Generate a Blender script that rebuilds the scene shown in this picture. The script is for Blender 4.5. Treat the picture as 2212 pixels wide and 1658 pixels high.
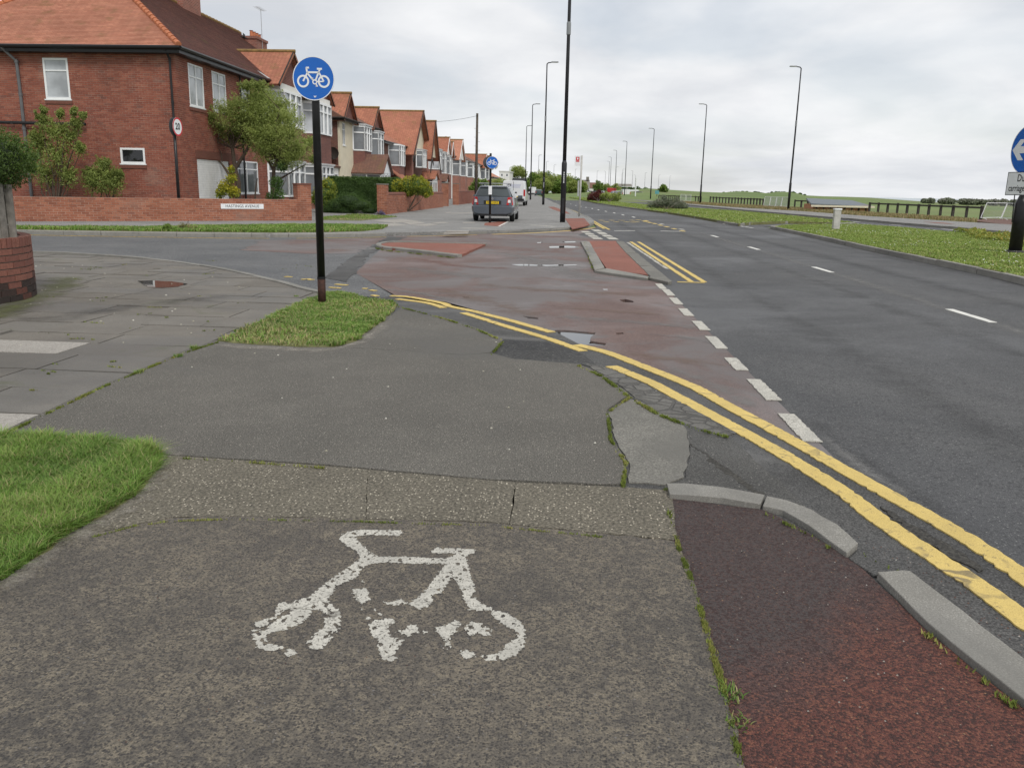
import bpy, math, random
import numpy as np
from mathutils import Vector, Matrix
from mathutils.geometry import tessellate_polygon

random.seed(7); rng = np.random.default_rng(7)
for o in list(bpy.data.objects): bpy.data.objects.remove(o)
SC = bpy.context.scene; COL = SC.collection

# ---------------------------------------------------------------- camera
FPX, CX, CY, CAMH = 1800.0, 1106.0, 829.0, 1.36      # focal length etc. in a 2212 x 1658 frame
PITCH, ROLL, YAW = math.atan(420/1800), 0.020, math.radians(3.5)
_f = np.array([-math.sin(YAW)*math.cos(PITCH), math.cos(YAW)*math.cos(PITCH), -math.sin(PITCH)])
_r0 = np.array([math.cos(YAW), math.sin(YAW), 0.0]); _u0 = np.cross(_r0, _f)
_r = math.cos(ROLL)*_r0 + math.sin(ROLL)*_u0; _u = -math.sin(ROLL)*_r0 + math.cos(ROLL)*_u0
CAM0 = np.array([0, 0, CAMH])
cd = bpy.data.cameras.new('camera'); co = bpy.data.objects.new('camera', cd); COL.objects.link(co)
cd.sensor_fit = 'HORIZONTAL'; cd.sensor_width = 36.0; cd.lens = 36.0*FPX/2212.0
cd.clip_start = 0.05; cd.clip_end = 20000
m = Matrix.Identity(4)
for i in range(3):
    m[i][0] = _r[i]; m[i][1] = _u[i]; m[i][2] = -_f[i]; m[i][3] = CAM0[i]
co.matrix_world = m
SC.camera = co

# ---------------------------------------------------------------- world, sun, exposure
SUN_EL, SUN_AZ = math.radians(48), math.radians(152)   # azimuth clockwise from +Y (sun behind, to the right)
w = bpy.data.worlds.new('World'); SC.world = w; w.use_nodes = True
nt = w.node_tree; nt.nodes.clear()
def wn(t, **k):
    n = nt.nodes.new(t)
    for a, b in k.items(): setattr(n, a, b)
    return n
out = wn('ShaderNodeOutputWorld'); mixs = wn('ShaderNodeMixShader')
sky = wn('ShaderNodeTexSky', sky_type='NISHITA', sun_disc=False, sun_elevation=SUN_EL, sun_rotation=SUN_AZ)
bg1 = wn('ShaderNodeBackground'); bg1.inputs[1].default_value = 0.075
bg2 = wn('ShaderNodeBackground'); bg2.inputs[1].default_value = 1.0
tc = wn('ShaderNodeTexCoord'); sx = wn('ShaderNodeSeparateXYZ')
nt.links.new(tc.outputs['Generated'], sx.inputs[0])
def wmath(op, a, b=None):
    n = wn('ShaderNodeMath', operation=op)
    for i, v in enumerate((a, b)):
        if v is None: continue
        if isinstance(v, (int, float)): n.inputs[i].default_value = v
        else: nt.links.new(v, n.inputs[i])
    return n.outputs[0]
zz = wmath('ADD', wmath('MAXIMUM', sx.outputs[2], 0.0), 0.20)
cb = wn('ShaderNodeCombineXYZ')
nt.links.new(wmath('DIVIDE', sx.outputs[0], zz), cb.inputs[0]); nt.links.new(wmath('DIVIDE', sx.outputs[1], zz), cb.inputs[1])
def wnoise(scale, detail, rough, dist, off):
    mp = wn('ShaderNodeMapping'); mp.inputs['Location'].default_value = off
    nt.links.new(cb.outputs[0], mp.inputs[0])
    n = wn('ShaderNodeTexNoise'); n.inputs['Scale'].default_value = scale; n.inputs['Detail'].default_value = detail
    n.inputs['Roughness'].default_value = rough; n.inputs['Distortion'].default_value = dist
    nt.links.new(mp.outputs[0], n.inputs['Vector']); return n.outputs['Fac']
def wramp(fac, stops):
    r = wn('ShaderNodeValToRGB'); e = r.color_ramp.elements
    while len(e) < len(stops): e.new(0.5)
    for x, (p, c) in zip(e, stops): x.position = p; x.color = (*c, 1)
    nt.links.new(fac, r.inputs[0]); return r.outputs[0]
n1 = wnoise(0.75, 7, 0.55, 0.35, (3.1, 7.2, 0)); n2 = wnoise(2.2, 6, 0.55, 0.3, (11, 2, 0))
ns = wmath('ADD', wmath('MULTIPLY', n1, 0.7), wmath('MULTIPLY', n2, 0.3))
ccol = wramp(ns, [(0.36, (0.51, 0.53, 0.565)), (0.48, (0.63, 0.643, 0.665)), (0.60, (0.735, 0.74, 0.75))])
nt.links.new(ccol, bg2.inputs[0])
n3 = wnoise(0.8, 5, 0.5, 0.4, (5, 19, 0))
cov = wramp(n3, [(0.40, (0.70,)*3), (0.55, (1, 1, 1))])
nt.links.new(sky.outputs[0], bg1.inputs[0])
nt.links.new(cov, mixs.inputs[0]); nt.links.new(bg1.outputs[0], mixs.inputs[1]); nt.links.new(bg2.outputs[0], mixs.inputs[2])
nt.links.new(mixs.outputs[0], out.inputs[0])
sd = bpy.data.lights.new('sun', 'SUN'); sd.energy = 1.5; sd.angle = math.radians(18); sd.color = (1.0, 0.965, 0.91)
so = bpy.data.objects.new('sun', sd); COL.objects.link(so)
_d = Vector((math.sin(SUN_AZ)*math.cos(SUN_EL), math.cos(SUN_AZ)*math.cos(SUN_EL), math.sin(SUN_EL)))
so.rotation_euler = _d.to_track_quat('Z', 'Y').to_euler(); so.location = (0, 0, 60)
vs = SC.view_settings; vs.view_transform = 'Standard'; vs.look = 'None'; vs.exposure = 0.38; vs.gamma = 1.0; vs.use_curve_mapping = False
SC.cycles.max_bounces = 6; SC.cycles.diffuse_bounces = 3; SC.cycles.glossy_bounces = 3; SC.cycles.transparent_max_bounces = 8

# ---------------------------------------------------------------- pixel -> place
def ray(x, y): return (x-CX)*_r - (y-CY)*_u + FPX*_f
def G(x, y, z=0.0):
    d = ray(x, y); return CAM0 + d*(z-CAMH)/d[2]
def onX(x, y, X):
    d = ray(x, y); return CAM0 + d*X/d[0]
def onY(x, y, Y):
    d = ray(x, y); return CAM0 + d*Y/d[1]
def GG(pts, z=0.0): return [G(x, y, z) for x, y in pts]

# ---------------------------------------------------------------- materials
def new_mat(name):
    mt = bpy.data.materials.new(name); mt.use_nodes = True
    t = mt.node_tree; t.nodes.clear()
    o = t.nodes.new('ShaderNodeOutputMaterial'); b = t.nodes.new('ShaderNodeBsdfPrincipled')
    t.links.new(b.outputs[0], o.inputs[0]); b.inputs['Specular IOR Level'].default_value = 0.35
    return mt, t, b, o
class N:
    """small node-building helper for one material"""
    def __init__(s, name): s.mt, s.t, s.b, s.o = new_mat(name); s.pos = s.t.nodes.new('ShaderNodeNewGeometry').outputs['Position']
    def node(s, ty, **k):
        n = s.t.nodes.new(ty)
        for a, b in k.items(): setattr(n, a, b)
        return n
    def put(s, sock, v):
        if isinstance(v, (int, float)): sock.default_value = v
        elif isinstance(v, (tuple, list)): sock.default_value = (*v, 1) if len(v) == 3 and sock.type == 'RGBA' else v
        else: s.t.links.new(v, sock)
    def noise(s, scale, detail=4, rough=0.55, dist=0.0, vec=None, off=None, scl=None):
        v = vec or s.pos
        if off or scl:
            mp = s.node('ShaderNodeMapping'); s.t.links.new(v, mp.inputs[0])
            if off: mp.inputs['Location'].default_value = off
            if scl: mp.inputs['Scale'].default_value = scl
            v = mp.outputs[0]
        n = s.node('ShaderNodeTexNoise'); s.t.links.new(v, n.inputs['Vector'])
        for k, x in (('Scale', scale), ('Detail', detail), ('Roughness', rough), ('Distortion', dist)): n.inputs[k].default_value = x
        return n.outputs['Fac']
    def voro(s, scale, feature='F1', rnd=1.0, vec=None):
        n = s.node('ShaderNodeTexVoronoi', feature=feature); s.t.links.new(vec or s.pos, n.inputs['Vector'])
        n.inputs['Scale'].default_value = scale; n.inputs['Randomness'].default_value = rnd
        return n
    def ramp(s, fac, stops, interp='LINEAR'):
        r = s.node('ShaderNodeValToRGB'); e = r.color_ramp.elements; r.color_ramp.interpolation = interp
        while len(e) < len(stops): e.new(0.5)
        for x, (p, c) in zip(e, stops):
            x.position = p; x.color = (c, c, c, 1) if isinstance(c, (int, float)) else (*c, 1)
        s.t.links.new(fac, r.inputs[0]); return r.outputs[0]
    def mix(s, fac, a, b, mode='MIX'):
        n = s.node('ShaderNodeMix', data_type='RGBA', blend_type=mode)
        s.put(n.inputs[0], fac); s.put(n.inputs[6], a); s.put(n.inputs[7], b); return n.outputs[2]
    def math(s, op, a, b=0.0):
        n = s.node('ShaderNodeMath', operation=op); s.put(n.inputs[0], a); s.put(n.inputs[1], b); return n.outputs[0]
    def red(s, c):
        n = s.node('ShaderNodeSeparateColor'); s.t.links.new(c, n.inputs[0]); return n.outputs[0]
    def attr(s, name): return s.node('ShaderNodeAttribute', attribute_name=name).outputs['Fac']
    def rnd(s): return s.node('ShaderNodeObjectInfo').outputs['Random']
    def bump(s, h, dist=0.005, strength=1.0):
        n = s.node('ShaderNodeBump'); n.inputs['Distance'].default_value = dist; n.inputs['Strength'].default_value = strength
        s.put(n.inputs['Height'], h); s.t.links.new(n.outputs[0], s.b.inputs['Normal'])
    def col(s, c): s.put(s.b.inputs['Base Color'], c); return s
    def rough(s, r): s.put(s.b.inputs['Roughness'], r); return s
    def done(s): return s.mt

def plain(name, c, rough=0.6, var=0.12, scale=6.0, metal=0.0, spec=None):
    """a colour with soft mottling and a little uneven gloss"""
    k = N(name); n = k.noise(scale, 5)
    d = tuple(x*(1-var) for x in c); l = tuple(min(1, x*(1+var)) for x in c)
    k.col(k.ramp(n, [(0.3, d), (0.7, l)])); k.rough(k.ramp(n, [(0.3, max(0.02, rough-0.06)), (0.7, min(1, rough+0.06))]))
    k.b.inputs['Metallic'].default_value = metal
    if spec is not None: k.b.inputs['Specular IOR Level'].default_value = spec
    return k.done()

def tarmac(name, lo, hi, grain=70.0, chip=None, chip_amt=0.0, chip_scale=70, big=0.7, gdark=0.55, wet=0.0, stains=None, bump=0.004, rough=0.82):
    k = N(name)
    n1 = k.noise(big, 6, 0.6, 0.4); n2 = k.noise(grain, 3, 0.7); n4 = k.noise(big*5, 4, 0.6)
    base = k.mix(k.ramp(n1, [(0.33, 0.0), (0.67, 1.0)]), lo, hi)
    base = k.mix(k.ramp(n4, [(0.3, 0.3), (0.6, 0.0)]), base, tuple(x*0.7 for x in lo))
    base = k.mix(k.ramp(n2, [(0.32, 1.0), (0.58, 0.0)]), base, tuple(x*gdark*0.5 for x in lo))
    base = k.mix(k.ramp(n2, [(0.55, 0.0), (0.75, 0.55)]), base, tuple(min(1, x*1.8) for x in hi))
    if chip:
        v = k.voro(chip_scale)
        sel = k.math('MULTIPLY', k.ramp(v.outputs['Distance'], [(0.20, 1.0), (0.32, 0.0)]),
                     k.ramp(k.red(v.outputs['Color']), [(1-chip_amt-0.02, 0.0), (1-chip_amt, 1.0)]))
        base = k.mix(sel, base, chip)
    if stains:
        c, th = stains
        s1 = k.noise(0.45, 7, 0.62, 0.8, off=(4, 9, 2))
        base = k.mix(k.ramp(s1, [(th, 0.0), (th+0.1, 0.75)]), base, c)
    k.col(base)
    r = k.ramp(k.noise(0.5, 6, 0.6, 0.5, off=(20, 3, 1)), [(0.36, max(0.2, rough-wet)), (0.55, rough)])
    k.rough(r); k.bump(n2, bump, 0.8)
    return k.done()

M = {}
M['bed'] = tarmac('dark_bedding', (0.045, 0.042, 0.036), (0.07, 0.065, 0.055))
def roadmat():
    k = N('main_road_asphalt'); n1 = k.noise(0.5, 6, 0.6, 0.4); n2 = k.noise(115, 4, 0.72); tr = k.noise(1.3, 4, 0.5, 0.2, scl=(1.0, 0.03, 1.0)); n4 = k.noise(0.25, 6, 0.65, 0.6, off=(9, 4, 0)); n5 = k.noise(4, 6, 0.7)
    c = k.mix(k.ramp(n1, [(0.33, 0.0), (0.67, 1.0)]), (0.082, 0.083, 0.085), (0.118, 0.118, 0.118))
    c = k.mix(k.ramp(tr, [(0.40, 0.28), (0.52, 0.0)]), c, (0.064, 0.065, 0.067)); c = k.mix(k.ramp(tr, [(0.54, 0.0), (0.68, 0.3)]), c, (0.16, 0.16, 0.158))
    c = k.mix(k.ramp(n4, [(0.55, 0.0), (0.68, 0.4)]), c, (0.175, 0.172, 0.165)); c = k.mix(k.ramp(n5, [(0.3, 0.35), (0.5, 0.0)]), c, (0.055, 0.055, 0.056))
    c = k.mix(k.ramp(n2, [(0.32, 0.9), (0.56, 0.0)]), c, (0.03, 0.03, 0.031)); c = k.mix(k.ramp(n2, [(0.56, 0.0), (0.75, 0.5)]), c, (0.22, 0.218, 0.21))
    v = k.voro(75); sel = k.math('MULTIPLY', k.ramp(v.outputs['Distance'], [(0.18, 1.0), (0.32, 0.0)]), k.ramp(k.red(v.outputs['Color']), [(0.78, 0.0), (0.86, 0.85)])); c = k.mix(sel, c, (0.27, 0.265, 0.25)); c = k.mix(k.ramp(k.red(v.outputs['Color']), [(0.15, 0.6), (0.22, 0.0)]), c, (0.035, 0.035, 0.037))
    k.col(c).rough(k.ramp(n4, [(0.36, 0.55), (0.55, 0.82)])); k.bump(n2, 0.004, 0.8); return k.done()
M['road'] = roadmat()
M['sidegrey'] = tarmac('side_road_asphalt', (0.1144, 0.1183, 0.1222), (0.182, 0.182, 0.1794), grain=45, chip=(0.39, 0.39, 0.364), chip_amt=0.25, chip_scale=40, wet=0.2)
M['path'] = tarmac('tarmac_path', (0.124, 0.116, 0.100), (0.178, 0.166, 0.143), grain=135, chip=(0.40, 0.37, 0.31), chip_amt=0.12, chip_scale=90, big=0.5, stains=((0.108, 0.103, 0.093), 0.56))
M['duskpatch'] = tarmac('dusky_tarmac', (0.078, 0.076, 0.071), (0.122, 0.118, 0.108), grain=120, big=1.0, chip=(0.3, 0.28, 0.25), chip_amt=0.04, chip_scale=70, wet=0.2)
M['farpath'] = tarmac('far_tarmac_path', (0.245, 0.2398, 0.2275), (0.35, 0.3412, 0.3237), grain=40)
M['darkpatch'] = tarmac('dark_tarmac_patch', (0.04375, 0.04375, 0.04375), (0.0775, 0.07625, 0.0725), grain=50, chip=(0.2, 0.1875, 0.1625), chip_amt=0.1, chip_scale=50, wet=0.2)
M['gutter'] = tarmac('gutter_tarmac', (0.066, 0.065, 0.063), (0.115, 0.112, 0.106), grain=115, big=1.2, wet=0.3, stains=((0.16, 0.155, 0.147), 0.60))
M['redrd'] = tarmac('worn_red_surfacing', (0.150, 0.100, 0.088), (0.205, 0.140, 0.122), grain=110, big=1.0, wet=0.35, stains=((0.155, 0.145, 0.142), 0.45), gdark=0.9, chip=(0.3, 0.24, 0.21), chip_amt=0.08, chip_scale=60)
M['redbright'] = tarmac('bright_red_surfacing', (0.25, 0.095, 0.066), (0.33, 0.130, 0.092), grain=90, gdark=0.9, stains=((0.20, 0.12, 0.10), 0.55))
M['agg'] = tarmac('exposed_aggregate', (0.1377, 0.1232, 0.09425), (0.203, 0.1812, 0.1377), grain=75, chip=(0.609, 0.551, 0.435), chip_amt=0.22, chip_scale=75, big=0.9, bump=0.005)
M['conc'] = tarmac('pale_concrete', (0.165, 0.158, 0.138), (0.245, 0.235, 0.205), grain=110, big=1.8, gdark=1.1, stains=((0.135, 0.13, 0.115), 0.48), bump=0.002)
M['kerb'] = tarmac('kerb_stone', (0.225, 0.215, 0.19), (0.31, 0.30, 0.27), grain=170, big=3, gdark=1.5, bump=0.0012, stains=((0.17, 0.165, 0.15), 0.52))

def stones(k, scale):
    """tone per stone and how close to its edge"""
    v = k.voro(scale); return k.red(v.outputs['Color']), v.outputs['Distance']
def mottled():
    k = N('mottled_tarmac')
    n1 = k.noise(0.9, 6, 0.6, 0.3); n3 = k.noise(170, 3, 0.75); n5 = k.noise(3.2, 6, 0.65); n6 = k.noise(30, 6, 0.75)
    r1, d1 = stones(k, 145); r2, d2 = stones(k, 66)
    c = k.mix(k.ramp(n1, [(0.35, 0.0), (0.65, 1.0)]), (0.094, 0.084, 0.073), (0.138, 0.122, 0.101))
    lich = k.math('ADD', k.math('MULTIPLY', n6, 0.65), k.math('MULTIPLY', n5, 0.35))
    c = k.mix(k.math('MULTIPLY', k.ramp(lich, [(0.44, 0.0), (0.58, 1.0)]), k.ramp(r1, [(0.25, 0.25), (0.9, 1.0)])), c, (0.240, 0.205, 0.152))
    c = k.mix(k.math('MULTIPLY', k.ramp(r1, [(0.30, 1.0), (0.38, 0.0)]), k.ramp(d1, [(0.25, 0.9), (0.6, 0.3)])), c, (0.044, 0.042, 0.042))
    c = k.mix(k.math('MULTIPLY', k.ramp(r2, [(0.84, 0.0), (0.86, 1.0)]), k.ramp(d2, [(0.10, 0.8), (0.28, 0.0)])), c, (0.21, 0.20, 0.19))
    c = k.mix(k.math('MULTIPLY', k.ramp(r2, [(0.10, 1.0), (0.12, 0.0)]), k.ramp(d2, [(0.12, 0.9), (0.26, 0.0)])), c, (0.02, 0.019, 0.02))
    c = k.mix(k.ramp(n3, [(0.36, 0.75), (0.5, 0.0)]), c, (0.028, 0.025, 0.022))
    k.col(c).rough(0.85); k.bump(k.math('ADD', n3, k.math('MULTIPLY', d1, -0.8)), 0.004, 0.8); return k.done()
M['mottled'] = mottled()
def redchip():
    k = N('red_chip_tarmac')
    n1 = k.noise(0.8, 6, 0.6, 0.6, off=(2, 1, 0)); n2 = k.noise(150, 3, 0.75); n3 = k.noise(9, 6, 0.7)
    r1, d1 = stones(k, 140); r2, d2 = stones(k, 70)
    sp = k.node('ShaderNodeSeparateXYZ'); k.t.links.new(k.pos, sp.inputs[0])
    g = k.ramp(k.math('ADD', k.math('MULTIPLY', k.math('SUBTRACT', k.math('SUBTRACT', sp.outputs[1], 2.45), k.math('MULTIPLY', k.math('SUBTRACT', sp.outputs[0], 1.0), 0.9)), 0.45), k.math('ADD', k.math('MULTIPLY', n1, 0.7), k.math('MULTIPLY', n3, 0.3))), [(0.34, 0.0), (0.66, 1.0)])
    c = k.mix(g, (0.135, 0.048, 0.036), (0.078, 0.063, 0.060))
    c = k.mix(k.ramp(r1, [(0.30, 0.8), (0.40, 0.0)]), c, (0.045, 0.022, 0.020))
    c = k.mix(k.math('MULTIPLY', k.ramp(r1, [(0.72, 0.0), (0.9, 0.75)]), k.ramp(g, [(0.2, 1.0), (0.9, 0.25)])), c, (0.23, 0.092, 0.058))
    c = k.mix(k.math('MULTIPLY', k.ramp(r2, [(0.93, 0.0), (0.95, 1.0)]), k.ramp(d2, [(0.10, 1.0), (0.26, 0.0)])), c, (0.34, 0.20, 0.11))
    c = k.mix(k.ramp(n2, [(0.36, 0.7), (0.5, 0.0)]), c, (0.022, 0.014, 0.013))
    k.col(c).rough(0.8); k.bump(k.math('ADD', n2, k.math('MULTIPLY', d1, -1.0)), 0.006, 0.9); return k.done()
M['redchip'] = redchip()
def slabmat():
    k = N('paving_slab_concrete'); n1 = k.noise(2.2, 6, 0.6, 0.4); n2 = k.noise(120, 3, 0.7); n3 = k.noise(0.5, 5, 0.6, 0.3, off=(1, 8, 0))
    r = k.rnd()
    c = k.mix(k.ramp(n1, [(0.3, 0.0), (0.7, 1.0)]), (0.158, 0.140, 0.116), (0.222, 0.200, 0.168))
    c = k.mix(r, c, k.mix(0.5, c, (0.18, 0.176, 0.165)))
    c = k.mix(k.ramp(r, [(0.0, 0.35), (0.5, 0.0)]), c, (0.11, 0.104, 0.092))
    c = k.mix(k.ramp(n3, [(0.40, 0.55), (0.52, 0.0)]), c, (0.092, 0.089, 0.081))
    c = k.mix(k.ramp(n2, [(0.35, 0.6), (0.5, 0.0)]), c, (0.06, 0.056, 0.048))
    c = k.mix(k.ramp(k.noise(1.3, 7, 0.7, 0.6, off=(7, 7, 7)), [(0.60, 0.0), (0.72, 0.55)]), c, (0.075, 0.088, 0.030))
    k.col(c).rough(k.ramp(n3, [(0.4, 0.5), (0.55, 0.85)])); k.bump(n2, 0.002, 0.6); return k.done()
M['slab'] = slabmat()
M['slablight'] = tarmac('new_paving_slab', (0.34, 0.315, 0.28), (0.42, 0.395, 0.355), grain=120, gdark=1.2, big=2, bump=0.0015)

def paint(name, c, wearc, amt=0.5, sc=40, crack=6.0, grime=0.35):
    k = N(name); n1 = k.noise(sc, 5, 0.7); n2 = k.noise(2.5, 6, 0.65, 0.5); n3 = k.noise(150, 3, 0.7); n4 = k.noise(14, 5, 0.65, 0.4)
    base = k.mix(k.ramp(n2, [(0.3, 0.0), (0.7, 1.0)]), tuple(x*0.80 for x in c), c)
    base = k.mix(k.ramp(n4, [(0.40, grime), (0.62, 0.0)]), base, tuple(a*0.45+0.05 for a in c))
    base = k.mix(k.ramp(n1, [(amt-0.14, 0.9), (amt-0.05, 0.0)]), base, wearc)
    base = k.mix(k.ramp(n3, [(0.32, 0.55), (0.52, 0.0)]), base, tuple(x*0.5 for x in c))
    wv = k.node('ShaderNodeVectorMath', operation='ADD'); k.t.links.new(k.pos, wv.inputs[0]); nv = k.node('ShaderNodeTexNoise'); nv.inputs['Scale'].default_value = 6; k.t.links.new(k.pos, nv.inputs['Vector'])
    sc_ = k.node('ShaderNodeVectorMath', operation='SCALE'); k.t.links.new(nv.outputs['Color'], sc_.inputs[0]); sc_.inputs[3].default_value = 0.15; k.t.links.new(sc_.outputs[0], wv.inputs[1])
    v = k.voro(crack, 'DISTANCE_TO_EDGE', vec=wv.outputs[0]); base = k.mix(k.math('MULTIPLY', k.ramp(v.outputs['Distance'], [(0.012, 1.0), (0.03, 0.0)]), k.ramp(n2, [(0.50, 0.0), (0.60, 0.75)])), base, wearc)
    k.col(base).rough(0.8); k.bump(k.math('ADD', n1, n3), 0.004, 0.8); return k.done()
M['white'] = paint('worn_white_road_paint', (0.66, 0.635, 0.56), (0.14, 0.13, 0.11), 0.52, 95, 9.0, 0.45)
M['yellow'] = paint('worn_yellow_road_paint', (0.76, 0.565, 0.185), (0.15, 0.125, 0.09), 0.46, 38, 3.2, 0.16)
M['yellowfaint'] = paint('faded_yellow_road_paint', (0.55, 0.38, 0.10), (0.13, 0.11, 0.08), 0.56, 20)
M['whitefar'] = plain('white_line_paint', (0.68, 0.67, 0.62), 0.6, 0.08)

def water():
    k = N('puddle_water'); k.col((0.055, 0.05, 0.045)).rough(0.03); k.b.inputs['Specular IOR Level'].default_value = 0.9
    k.bump(k.noise(3.0, 2), 0.002, 0.15); return k.done()
M['water'] = water()
def brickmat(name, c1, c2, mortar, scale=1.0):
    """brick walls too far away to build brick by brick"""
    k = N(name); s = k.node('ShaderNodeSeparateXYZ'); k.t.links.new(k.pos, s.inputs[0])
    cb_ = k.node('ShaderNodeCombineXYZ'); k.t.links.new(k.math('ADD', s.outputs[0], s.outputs[1]), cb_.inputs[0]); k.t.links.new(s.outputs[2], cb_.inputs[1])
    b = k.node('ShaderNodeTexBrick'); k.t.links.new(cb_.outputs[0], b.inputs['Vector'])
    b.inputs['Scale'].default_value = 1.0; b.inputs['Brick Width'].default_value = 0.225*scale; b.inputs['Row Height'].default_value = 0.075*scale
    b.inputs['Mortar Size'].default_value = 0.006; b.inputs['Mortar Smooth'].default_value = 0.3; b.inputs['Bias'].default_value = -0.1
    b.inputs['Color1'].default_value = (*c1, 1); b.inputs['Color2'].default_value = (*c2, 1); b.inputs['Mortar'].default_value = (*mortar, 1)
    n = k.noise(1.1, 5); c = k.mix(k.ramp(n, [(0.35, 0.35), (0.6, 0.0)]), b.outputs['Color'], tuple(x*0.6 for x in c1))
    k.col(c).rough(0.9); k.bump(b.outputs['Fac'], -0.006, 0.6); return k.done()
M['brick'] = brickmat('red_brick', (0.30, 0.115, 0.082), (0.20, 0.085, 0.066), (0.40, 0.32, 0.27))
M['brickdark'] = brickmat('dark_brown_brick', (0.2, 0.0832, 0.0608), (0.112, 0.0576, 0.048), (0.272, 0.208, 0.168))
def brickpc(name, ramp_, stain=True):
    """single bricks: tone from the piece itself"""
    k = N(name); v = k.attr('v'); n = k.noise(40, 4); r = k.math('FRACT', k.math('ADD', v, k.rnd()))
    c = k.ramp(r, ramp_); c = k.mix(k.ramp(n, [(0.35, 0.45), (0.6, 0.0)]), c, tuple(x*0.55 for x in ramp_[0][1]))
    if stain:
        s = k.noise(0.6, 6, 0.6, 0.5); c = k.mix(k.ramp(s, [(0.56, 0.0), (0.72, 0.35)]), c, (0.34, 0.25, 0.20))
        c = k.mix(k.ramp(s, [(0.33, 0.3), (0.45, 0.0)]), c, (0.075, 0.035, 0.028))
    k.col(c).rough(0.88); k.bump(n, 0.003, 0.6); return k.done()
M['hbrick'] = brickpc('house_brick', [(0.0, (0.235, 0.078, 0.054)), (0.5, (0.30, 0.098, 0.064)), (0.85, (0.36, 0.135, 0.088)), (1.0, (0.20, 0.085, 0.066))])
M['wbrick'] = brickpc('garden_wall_brick', [(0.0, (0.27, 0.10, 0.06)), (0.5, (0.36, 0.135, 0.078)), (0.9, (0.42, 0.175, 0.105)), (1.0, (0.25, 0.105, 0.072))])
M['nbrick'] = brickpc('near_wall_brick', [(0.0, (0.20, 0.082, 0.062)), (0.6, (0.265, 0.112, 0.080)), (1.0, (0.21, 0.085, 0.066))], False)
M['nbrickd'] = brickpc('sooty_brick', [(0.0, (0.035, 0.027, 0.024)), (0.55, (0.06, 0.034, 0.028)), (0.8, (0.17, 0.06, 0.042)), (1.0, (0.05, 0.032, 0.028))], False)
M['mortar'] = plain('mortar', (0.22, 0.185, 0.155), 0.95, 0.2, 12)
M['mortarhouse'] = plain('house_mortar', (0.40, 0.27, 0.215), 0.95, 0.3, 2)
def tilemat(name, c1, c2, moss=0.0, built=False):
    k = N(name); s = k.node('ShaderNodeSeparateXYZ'); k.t.links.new(k.pos, s.inputs[0])
    cb_ = k.node('ShaderNodeCombineXYZ'); k.t.links.new(k.math('ADD', s.outputs[0], s.outputs[1]), cb_.inputs[0]); k.t.links.new(k.math('MULTIPLY', s.outputs[2], 1.6), cb_.inputs[1])
    b = k.node('ShaderNodeTexBrick'); k.t.links.new(cb_.outputs[0], b.inputs['Vector'])
    b.inputs['Scale'].default_value = 1.0; b.inputs['Brick Width'].default_value = 0.19; b.inputs['Row Height'].default_value = 0.12
    b.inputs['Mortar Size'].default_value = 0.004 if built else 0.010; b.inputs['Mortar Smooth'].default_value = 0.2
    b.inputs['Color1'].default_value = (*c1, 1); b.inputs['Color2'].default_value = (*c2, 1); b.inputs['Mortar'].default_value = (*[x*0.45 for x in c1], 1)
    n = k.noise(0.8, 6, 0.65, 0.4); c = k.mix(k.ramp(n, [(0.38, 0.45), (0.6, 0.0)]), b.outputs['Color'], tuple(x*0.62 for x in c2))
    if moss: c = k.mix(k.ramp(k.noise(1.4, 7, 0.7, off=(3, 3, 3)), [(0.6-moss*0.2, 0.0), (0.72, 0.6)]), c, (0.16, 0.13, 0.04))
    k.col(c).rough(0.85); k.bump(b.outputs['Fac'], -0.012, 0.7); return k.done()
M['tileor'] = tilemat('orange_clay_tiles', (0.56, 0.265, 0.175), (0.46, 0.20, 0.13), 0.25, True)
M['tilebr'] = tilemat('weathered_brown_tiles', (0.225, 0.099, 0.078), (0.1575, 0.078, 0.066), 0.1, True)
M['tilered'] = tilemat('red_clay_tiles', (0.50, 0.205, 0.125), (0.38, 0.15, 0.095), 0.3)
M['tilebrn'] = tilemat('brown_clay_tiles', (0.2465, 0.1232, 0.087), (0.174, 0.0957, 0.0725), 0.4)
M['tilehung'] = tilemat('hung_clay_tiles', (0.272, 0.12, 0.0928), (0.2, 0.0928, 0.08))
M['hiptile'] = plain('terracotta_hip_tile', (0.47, 0.17, 0.085), 0.85, 0.2, 9)
M['mossridge'] = plain('lichened_ridge_tile', (0.24, 0.155, 0.06), 0.9, 0.35, 7)
M['upvc'] = plain('white_upvc', (0.80, 0.81, 0.81), 0.35, 0.04)
M['roller'] = plain('white_roller_door', (0.84, 0.84, 0.84), 0.4, 0.05)
M['cream'] = plain('cream_render', (0.66, 0.60, 0.46), 0.85, 0.08, 2)
M['whiterender'] = plain('white_render', (0.72, 0.71, 0.67), 0.85, 0.07, 1.5)
M['black'] = plain('black_gloss_paint', (0.012, 0.012, 0.013), 0.35, 0.3, 8)
M['blackmatt'] = plain('black_plastic', (0.016, 0.016, 0.017), 0.55, 0.3, 8)
M['greypipe'] = plain('grey_plastic_pipe', (0.13, 0.13, 0.135), 0.5, 0.15, 5)
M['timber'] = plain('dark_stained_timber', (0.030, 0.024, 0.020), 0.7, 0.3, 5)
M['lead'] = plain('pale_lead_flashing', (0.50, 0.50, 0.50), 0.6, 0.15, 4)
M['stone'] = plain('grey_stone', (0.20, 0.185, 0.16), 0.9, 0.2, 1)
M['sill'] = plain('brick_sill', (0.17, 0.07, 0.05), 0.9, 0.2, 14)
def glass(name, c, r=0.06):
    k = N(name); n = k.noise(0.9, 3); k.col(k.ramp(n, [(0.35, tuple(x*0.7 for x in c)), (0.65, tuple(min(1, x*1.25) for x in c))])).rough(r)
    k.b.inputs['Specular IOR Level'].default_value = 0.6; return k.done()
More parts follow.
